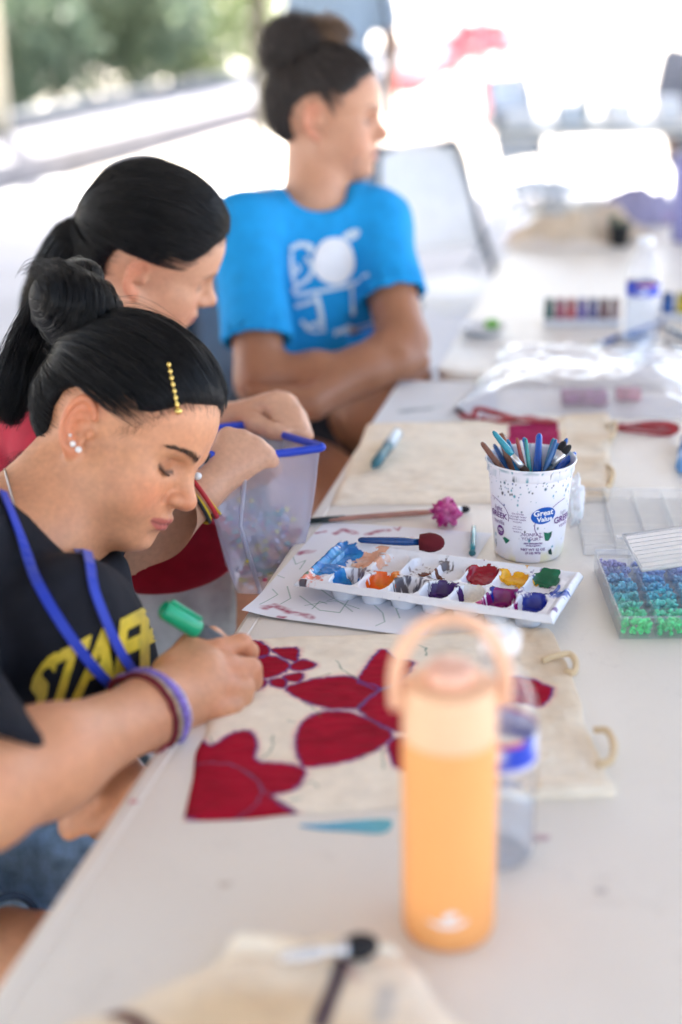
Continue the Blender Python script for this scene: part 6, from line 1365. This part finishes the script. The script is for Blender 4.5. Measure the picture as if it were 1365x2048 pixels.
for (a, b, w_, d_, cc, lb) in ((1168, 806, .075, .05, (.36, .16, .26), 'larger mauve packet inside the clear plastic bag'), (1256, 800, .042, .03, (.55, .20, .26), 'smaller pink packet inside the clear plastic bag')):
    v, f = box((0, 0, .010), (w_, d_, .018), .005, 3); o = mk('packet', v, f, pm('packet %.2f' % cc[0], cc, .5, var=.4, vscale=60), None, loc=T(a, b) + np.array((0, 0, .001))); o.rotation_euler = (0, 0, -.1); tag(o, lb, 'packet', 'packets in the plastic bag')
# ---- second table: paint bottles in a tray, lid, pile of cloth, black pot, tumbler
def paint_tray(px0, px1, py, cols, label):
    a, b = T(px0, py), T(px1, py); d = b - a; L = np.linalg.norm(d); d /= L; n = np.array((-d[1], d[0], 0)); M = np.stack([d, n, (0, 0, 1)], 1)
    e = empty('paint_set', a, label, 'paint set', 'paint sets on the second table'); v, f = xf(box((L / 2, .02, .006), (L, .055, .010), .003), M); mk('tray', v, f, pm('tray white', (.75, .76, .8), .4), e, False)
    n_ = len(cols); st = L / n_
    for k, c in enumerate(cols):
        v, f = xf(lathe([(st * .44, .011), (st * .44, .034), (st * .34, .037)], 16), None, M @ np.array((st * (k + .5), .022, 0))); pt = mk('paint_pot', v, f, pm('pot %.2f %.2f %.2f' % c, c, .35), e); v, f = xf(lathe([(st * .40, .037), (st * .40, .050), (st * .30, .052), (.0003, .052)], 16), None, M @ np.array((st * (k + .5), .022, 0))); mk('pot_cap', v, f, pm('cap %.2f %.2f %.2f' % tuple(x * .6 for x in c), tuple(x * .6 for x in c), .4), pt)
    return e
paint_tray(1088, 1242, 652, [(.02, .10, .09), (.35, .02, .09), (.45, .03, .06), (.12, .08, .35), (.05, .05, .22), (.14, .04, .05), (.30, .20, .20)], 'row of small dark and red paint pots left of the far water bottle')
paint_tray(1322, 1440, 640, [(.02, .10, .35), (.60, .48, .05), (.03, .2, .4), (.1, .1, .1)], 'row of blue and yellow paint pots at the right frame edge')
for k, (p0, p1, c) in enumerate((((1185, 692), (1330, 640), (.02, .09, .36)), ((1225, 676), (1300, 668), (.03, .16, .40)), ((1322, 650), (1400, 690), (.03, .14, .30)), ((1330, 680), (1420, 720), (.30, .33, .40)))):
    lying(p0, p1, .746, c, .0042, (.05, .05, .07), ['blue brush lying left of the far water bottle', 'short blue brush lying behind the far water bottle', 'blue brush slanting right of the far water bottle', 'grey brush nearest the frame edge by the far bottle'][k])
lc = T(968, 668); LIDE = empty('plate', lc, 'small white dish with a green cake on the second table', 'dish'); v, f = lathe([(.0005, .002), (.030, .002), (.036, .004), (.046, .016), (.047, .017), (.0445, .0165), (.035, .007), (.0005, .006)], 40); mk('dish', v, f, pm('white plastic', (.82, .80, .80), .35), LIDE)
v, f = crumple((.016, .006, .006), (.013, .011, .010), 221, .3); mk('green_paint', v, f, pm('green lump', (.22, .50, .10), .5), LIDE)
def rag(label, loc, r, seed, colr, hgt, name='cloth_bundle', group='cloth heaped on the second table'):
    n = 60; u, v = np.meshgrid(np.linspace(-1, 1, n), np.linspace(-1, 1, n), indexing='ij'); u, v = u.ravel(), v.ravel(); rr = np.sqrt(u * u + v * v); k = np.maximum(rr, 1e-6) / np.maximum(np.maximum(np.abs(u), np.abs(v)), 1e-6); x, y = u / k, v / k; rr = np.sqrt(x * x + y * y)
    xy = np.stack([x, y], 1); z = hgt * np.clip(1 - rr ** 2.2, 0, 1) * (.75 + .5 * vnoise(xy, seed, 1.8)) + hgt * .55 * np.abs(fbm(xy, seed + 2, 3.5)) * np.clip(1.05 - rr, 0, 1) ** .5
    V_ = np.column_stack([x * r[0] * (1 + .15 * vnoise(xy, seed + 5, 2)), y * r[1], np.maximum(z, .002)]); i, j = np.meshgrid(np.arange(n - 1), np.arange(n - 1), indexing='ij'); a = (i * n + j).ravel(); c = np.tile(np.array(colr), (len(V_), 1)); c = lay(c, (.45, .16, .32), .6 * np.clip(fbm(xy, seed + 9, 1.6) * 2 - 1.0, 0, 1))
    return tag(mk(name, V_, np.stack([a, a + n, a + n + 1, a + 1], 1), pm('rag', rough=.9, vc=True, var=.1, bump=.3, bscale=200), None, col=c, loc=loc), label, 'cloth', group)
rag('beige cloth bags heaped at the far end of the second table', T(1150, 478), (.20, .13), 231, (.62, .50, .38), .085)
rag('paler cloth lying under the beige heap near the black pot', T(1120, 495), (.16, .08), 237, (.72, .64, .56), .022)
rag('grey mauve cloth behind the beige heap by the lavender tumbler', T(1270, 440), (.14, .12), 241, (.30, .28, .42), .10)
bp = T(1238, 492); e = empty('flower_pot', bp, 'small black pot with dark green sprigs before the cloth heap', 'pot'); v, f = lathe([(.0003, .001), (.022, .001), (.028, .050), (.030, .051), (.030, .056), (.027, .056), (.025, .046), (.0003, .045)], 24); mk('pot', v, f, pm('black plastic', (.02, .022, .025), .5), e); v, f = leaves(160, (0, 0, .062), (.026, .026, .016), .009, 243); mk('sprigs', v, f, LEAF[0], e, False)
tm = T(1372, 482); e = empty('tumbler', tm, 'lavender insulated tumbler at the right frame edge', 'tumbler', 'bottles on the tables'); v, f = lathe([(.0004, 0), (.036, 0), (.038, .003), (.045, .20), (.0455, .205), (.043, .206)], 40, True, False); mk('body', v, f, pm('lavender coat', (.30, .30, .58), .45), e); v, f = lathe([(.043, .204), (.046, .205), (.046, .222), (.042, .226), (.0004, .226)], 40); mk('lid', v, f, pm('lavender lid', (.22, .22, .42), .4), e); v, f = tube([(.0, -.042, .17), (.0, -.072, .165), (.0, -.074, .08), (.0, -.042, .07)], .006, 8); mk('handle', v, f, pm('lavender lid'), e)
# ---- clear pouch in the second girl's hands
PO = empty('zip_pouch', P(520, 1180, 1.80), 'clear pouch with blue zip edging full of beads, held open over the lap', 'pouch')
A_, B_, C_, D_ = P(392, 905, 1.735), P(643, 893, 1.800), P(560, 868, 1.905), P(400, 862, 1.90)      # mouth corners: near-left, right, back-right, back-left
rim = spline([A_, P(470, 915, 1.755), P(560, 907, 1.775), P(628, 898, 1.79), B_, P(600, 880, 1.86), C_, P(500, 850, 1.93), D_, P(380, 880, 1.80), A_], 60)[:-1]
bot = [P(470, 1185, 1.76), P(600, 1175, 1.79)]
mr_ = len(rim); rings = []
for k, t in enumerate(np.linspace(0, 1, 22)):
    ctr = rim.mean(0); row = []
    for i, q in enumerate(rim):
        s = np.clip(((q - A_) @ (B_ - A_)) / ((B_ - A_) @ (B_ - A_)), 0, 1); low = bot[0] * (1 - s) + bot[1] * s + (q - (A_ * (1 - s) + B_ * s)) * .35; low[2] = min(low[2], .735)
        p_ = q * (1 - t) + low * t; p_ = p_ + np.array((0, -1, 0)) * .012 * math.sin(t * 3.1) * (1 if q[1] < ctr[1] else -1); row.append(p_)
    rings.append(row)
PV_ = np.array(rings).reshape(-1, 3); PV_ += .005 * np.stack([vnoise(PV_, 251 + i, 22) for i in range(3)], -1)
Fq = np.array([(j * mr_ + i, j * mr_ + (i + 1) % mr_, (j + 1) * mr_ + (i + 1) % mr_, (j + 1) * mr_ + i) for j in range(21) for i in range(mr_)])
mk('pouch_wall', PV_, Fq, film('pouch film', (.88, .89, .97), haze=.30, rough=.20, hazecol=(.76, .76, .90)), PO, world=True)
v, f = tube(rim, .0052, 8, closed=True); mk('edging', v, f, pm('blue webbing', (.012, .05, .50), .5, bump=.3, bscale=500), PO, world=True)
v, f = tube([A_ * .6 + B_ * .4 + np.array((0, -.008, -.004)), (A_ * .6 + B_ * .4) * .5 + bot[0] * .5 * 1.0 + bot[1] * 0 + np.array((0, -.016, 0)), bot[0] * .6 + bot[1] * .4 + np.array((0, -.01, 0))], .0028, 6); mk('seam', v, f, film('seam film', (.9, .9, .95), haze=.5, rough=.3, hazecol=(.8, .8, .9)), PO, world=True)
rg = np.random.default_rng(9); parts, cols = [], []
for k in range(240):
    s, t = rg.uniform(.12, .9), rg.uniform(.45, .95); c = (bot[0] * (1 - s) + bot[1] * s) * t + ((A_ + D_) / 2 * (1 - s) + (B_ + C_) / 2 * s) * (1 - t) + rg.normal(size=3) * (.004, .010, .006); r_ = rg.uniform(.0025, .0050); parts.append(sphere(c, (r_, r_, r_ * .7), 8, 6)); cols += [[(.70, .60, .10), (.62, .12, .22), (.10, .45, .42), (.45, .45, .60), (.30, .32, .40), (.72, .72, .80), (.25, .2, .4)][rg.integers(0, 7)]] * len(parts[-1][0])
v, f = join(*parts); tag(mk('beads', v, f, pm('bead plastic'), PO, col=np.array(cols), world=True), kind='stuff')
# ================================================================ chairs and the yard beyond
def folding_chair(label, loc, rz, shell, frame, group='folding chairs', h=.86):
    """metal folding chair: curved back panel, seat pan, two bent tubes a side"""
    e = empty('folding_chair', loc, label, 'chair', group, rot=(0, 0, rz)); fm = frame
    for s in (-1, 1):
        v, f = tube(spline([(s * .215, .27, .01), (s * .205, .05, .36), (s * .20, -.10, .62), (s * .17, -.17, h - .03), (s * .10, -.185, h)], 24), .0115, 8); mk('front_leg', v, f, fm, e)
        v, f = tube([(s * .215, -.27, .01), (s * .20, -.02, .40), (s * .195, .10, .455)], .0115, 8); mk('rear_leg', v, f, fm, e)
        v, f = lathe([(.0004, 0), (.016, 0), (.015, .02)], 10); mk('foot', v + np.array((s * .215, .27, 0)), f, pm('rubber', (.03, .03, .03), .8), e); mk('foot', v + np.array((s * .215, -.27, 0)), f, pm('rubber'), e)
    n, m = 14, 10; V_, Fc = [], []
    for t in (0, .012):
        for i in range(n):
            for j in range(m):
                x = -.19 + .38 * i / (n - 1); z = .56 + (h - .56) * j / (m - 1); rd = max(0, (abs(x) - .12) / .07) ** 2 * .03 * (1 if j > m - 3 else 0); V_.append((x * (1 - .12 * j / m), -.085 - .10 * j / (m - 1) - .03 * (1 - (x / .19) ** 2) - t, z - rd))
    for t in (0, 1):
        o = t * n * m
        for i in range(n - 1):
            for j in range(m - 1): q = (o + i * m + j, o + (i + 1) * m + j, o + (i + 1) * m + j + 1, o + i * m + j + 1); Fc.append(q if t else q[::-1])
    per = [i * m for i in range(n)] + [(n - 1) * m + j for j in range(1, m)] + [i * m + m - 1 for i in range(n - 2, -1, -1)] + list(range(m - 2, 0, -1))
    for a, b in zip(per, per[1:] + per[:1]): Fc.append((a, b, b + n * m, a + n * m))
    mk('backrest', V_, Fc, shell, e); v, f = box((0, .03, .452), (.40, .40, .022), .010, 3); mk('seat', v, f, shell, e)
    v, f = tube([(-.205, -.19, .12), (.205, -.19, .12)], .008, 8); mk('crossbar', v, f, fm, e)
    return e
WSH = pm('white chair plastic', (.74, .74, .74), .45); DFR = pm('dark chair frame', (.02, .028, .035), .45); GSH = pm('grey chair plastic', (.22, .27, .32), .5)
def face(d): return math.atan2(-d[0], d[1])                     # chair local +y faces d
folding_chair('grey folding chair under the girl in blue', PV3 * (1, 1, 0) - np.array((.02, -.02, 0)), face((.30, -.95)), GSH, DFR, h=.92)
folding_chair('white folding chair with dark frame just beyond the girl in blue', T(905, 640, .42) * (1, 1, 0) + np.array((.02, .28, 0)), face((.55, -.83)), WSH, DFR, h=.90)
folding_chair('grey folding chair under the girl with the pouch', PV2 * (1, 1, 0) + np.array((-.02, 0, 0)), face((1, 0)), GSH, DFR, h=.80)
folding_chair('grey folding chair under the girl colouring the bag', PV1 * (1, 1, 0) + np.array((-.02, 0, 0)), face((.9, -.3)), GSH, DFR, h=.74)
folding_chair('dark folding chair standing empty beside the far table', T(1075, 372, .45) * (1, 1, 0), face((.75, -.6)), pm('slate plastic', (.60, .64, .70), .5), pm('grey chair frame', (.36, .41, .46), .45), h=.95)  # slate and frame colours paled to imitate lens glare
# far table with boxes, jar and sheet over its front
ft = T(1250, 258, .74); FT = ft * (1, 1, 0) + np.array((.35, .45, 0)); FTE = folding_table(FT, 'far folding table with dark edge, standing in the glare', 1.83, .76, math.pi / 2 - .03, 'folding tables')
v, f = box((0, 0, .725), (.775, 1.845, .022), .004); mk('edge_band', v, f, pm('dark edge', (.12, .18, .22), .4), FTE, False)
rg = np.random.default_rng(77)
for k in range(7):
    x = FT[0] - .80 + k * .24; s = (rg.uniform(.10, .17), rg.uniform(.14, .22), rg.uniform(.05, .10)); v, f = box((0, 0, s[2] / 2), s, .006); v2, f2 = box((0, 0, s[2] + .006), (s[0] + .012, s[1] + .012, .012), .004); e = empty('storage_box', (x, FT[1] - .18 + .1 * rg.random(), .741), ['frosted box at the left end of the far table', 'second frosted box on the far table', 'third frosted box on the far table', 'middle frosted box on the far table', 'fifth frosted box on the far table', 'sixth frosted box on the far table', 'frosted box at the right end of the far table'][k], 'box', 'boxes on the far table')
    mk('box', v, f, pm('frosted %d' % (k % 3), [(.62, .66, .72), (.45, .52, .60), (.72, .74, .78)][k % 3], .3), e, False); mk('lid', v2, f2, pm('frosted lid', (.78, .80, .84), .3), e, False)
jb = np.array((T(1188, 222, .80)[0] - .0, FT[1] + .05, .741)); e = empty('bottle', jb, 'slim dark green bottle on the far table', 'bottle'); v, f = lathe([(.0004, 0), (.030, 0), (.032, .01), (.032, .13), (.014, .18), (.013, .23), (.016, .232), (.016, .25), (.0004, .25)], 20); mk('glass', v, f, pm('green glass', (.03, .10, .07), .2), e); v, f = lathe([(.017, .235), (.017, .256), (.0004, .257)], 16); mk('cap', v, f, pm('dark clasp', (.03, .02, .025), .5), e)
for k, (dx, c, s) in enumerate(((-.5, (.62, .55, .46), (.40, .3, .34)), (.0, (.66, .62, .58), (.42, .3, .30)), (.45, (.40, .42, .60), (.36, .3, .26)))):
    v, f = box((0, 0, s[2] / 2), s, .01); e = empty('carton', (FT[0] + dx, FT[1] + .05, .001), ['buff carton under the left of the far table', 'pale carton under the middle of the far table', 'bluish carton under the right of the far table'][k], 'box', 'cartons under the far table'); mk('carton', v, f, pm('carton %d' % k, c, .8), e, False); v, f = box((0, 0, s[2] + .002), (.06, s[1] * 1.005, .003), .0); mk('tape', v, f, pm('tape', (.60, .50, .36), .4), e, False)
# standing adult behind the girl in blue, and someone seated at the far table
def far_person(label, loc, rz, shirt, trous, seated=False, arm=None):
    e = empty('person', loc, label, 'person', 'people in the yard', rot=(0, 0, rz)); F = Field((-.36, -.34, 0 if not seated else .0), (.36, .55 if seated else .34, 1.74), .018)
    dz = -.42 if seated else 0; hd = Head(np.eye(3), (0, .03, 1.60 + dz), 1.0); hp = .92 + dz
    F.ell((0, 0, 1.28 + dz), (.17, .11, .20)); F.ell((0, 0, 1.02 + dz), (.15, .11, .16)); F.rc((0, 0, 1.42 + dz), (0, .02, 1.56 + dz), .055, .05); hd.field(F)
    for s in (-1, 1):
        F.chain([(s * .18, 0, 1.40 + dz), (s * .23, -.02, 1.12 + dz), (s * .20, .16, .95 + dz)] if arm is None else [(s * .18, 0, 1.40 + dz), (s * .24, -.01, 1.12 + dz), (s * .24, .05, .88 + dz)], [.052, .042, .028])
        for q in range(4): F.chain([(s * (.205 if arm is None else .24) - .02 + .013 * q, (.17 if arm is None else .05), (.945 if arm is None else .87) + dz), (s * (.205 if arm is None else .24) - .02 + .013 * q, (.25 if arm is None else .06), (.93 if arm is None else .79) + dz)], [.014, .009], .01)
        if seated: F.chain([(s * .09, 0, hp - .02), (s * .11, .40, hp), (s * .11, .42, .08)], [.09, .065, .045]); F.chain([(s * .11, .40, .05), (s * .11, .52, .03)], [.042, .035])
        else: F.chain([(s * .09, 0, hp), (s * .10, .01, .50), (s * .10, -.02, .09)], [.095, .068, .045]); F.chain([(s * .10, -.04, .045), (s * .11, .13, .03)], [.042, .032])
    V_, Q_ = F.mesh(); V_ = smooth_mesh(V_, Q_, 1); l_ = hd.l(V_); near = l_[:, 2] > -.13; C = np.tile(np.array((.42, .26, .18)), (len(V_), 1)); C[near] = head_colour(l_[near], (.42, .26, .18), (.4, .15, .13)); mk('body', V_, Q_, skin_mat(), e, col=C)
    F = Field((-.36, -.34, .5 if not seated else .3), (.36, .34, 1.6), .018); F.ell((0, 0, 1.28 + dz), (.185, .125, .215)); F.ell((0, 0, 1.02 + dz), (.168, .128, .17)); 
    for s in (-1, 1): F.chain([(s * .18, 0, 1.40 + dz), (s * .215, -.01, 1.22 + dz)], [.066, .064])
    F.rc((0, .0, 1.47 + dz), (0, .02, 1.6 + dz), .07, .08, .01, 's'); V_, Q_ = F.mesh(); mk('shirt', cloth(V_, Q_, .006, 9, 3), Q_, pm('cloth %.2f %.2f' % shirt[:2], shirt, .9), e)
    F = Field((-.36, -.34, .02), (.36, .55, 1.1), .018); F.ell((0, 0, hp + .02), (.165, .125, .13))
    for s in (-1, 1): F.chain([(s * .09, 0, hp - .02), (s * .11, .40, hp), (s * .11, .42, .12)] if seated else [(s * .09, 0, hp), (s * .10, .01, .50), (s * .10, -.02, .12)], [.105, .085, .07])
    V_, Q_ = F.mesh(); mk('trousers', V_, Q_, pm('cloth %.2f %.2f' % trous[:2], trous, .9), e)
    h_, V_, Q_ = None, None, None; F = Field(hd.t - .16, hd.t + .16, .012); F.F[:] = 1; F.op(lambda g: smax(hair_shell(hd.l(g), .014), -hair_line(hd.l(g)), .008), hd.t - .16, hd.t + .16, .0001); V_, Q_ = F.mesh(); mk('hair', V_, Q_, HC3, e); return e
sp_ = P(690, 90, 6.6); far_person('blurred adult in pale blue top standing far behind the girl in blue', (sp_[0] - .02, sp_[1], 0), 2.9, (.30, .40, .52), (.26, .34, .46), arm=1)
v, f = tube(spline([(sp_[0] + .16, sp_[1] - .14, 1.42), (sp_[0] + .20, sp_[1] - .16, 1.2), (sp_[0] + .19, sp_[1] - .15, 1.02)], 10), .010, 6); _pp = [o for o in COL.objects if o.get('label', '').startswith('blurred adult')][0]
tag(mk('strap', v, f, pm('black strap', (.02, .02, .03), .7), None), 'dark bag strap hanging beside the blurred adult', 'strap')
far_person('blurred person in grey seated behind the far table', (P(1352, 170, 8.2)[0], FT[1] + .75, 0), math.pi, (.26, .27, .32), (.15, .16, .2), seated=True)
# red play equipment out in the sun
RP = pm('red play plastic', (.62, .10, .12), .4); rp0 = T(880, 178, 0); RPE = empty('play_slide', rp0, 'red plastic slide and rails out in the bright yard', 'slide')
def zz(p): return np.array(p) - rp0
q0 = P(785, 168, 13.5); q1 = P(872, 138, 13.8); q2 = P(905, 120, 14); q3 = P(1000, 100, 14.2)
v, f = tube(spline([zz(q0), zz(P(830, 168, 13.6)), zz(q1), zz(q2), zz(P(912, 70, 14))], 24), .11, 8); mk('chute', v, f, RP, RPE)
for (a, b) in (((915, 20), (918, 125)), ((965, 30), (968, 112)), ((1010, 60), (1010, 100)), ((782, 60), (786, 165))):
    p_, q_ = zz(P(*a, 14)), zz(P(*b, 14)); q_[2] = 0; v, f = tube([q_, p_], .05, 10); mk('post', v, f, RP, RPE)
v, f = tube([zz(P(900, 112, 14)), zz(P(960, 106, 14)), zz(P(1030, 92, 14.2))], .06, 8); mk('rail', v, f, RP, RPE)
v, f = box(tuple(zz(P(958, 70, 14.6))), (.50, .05, .28), .02); mk('panel', v, f, RP, RPE, False)
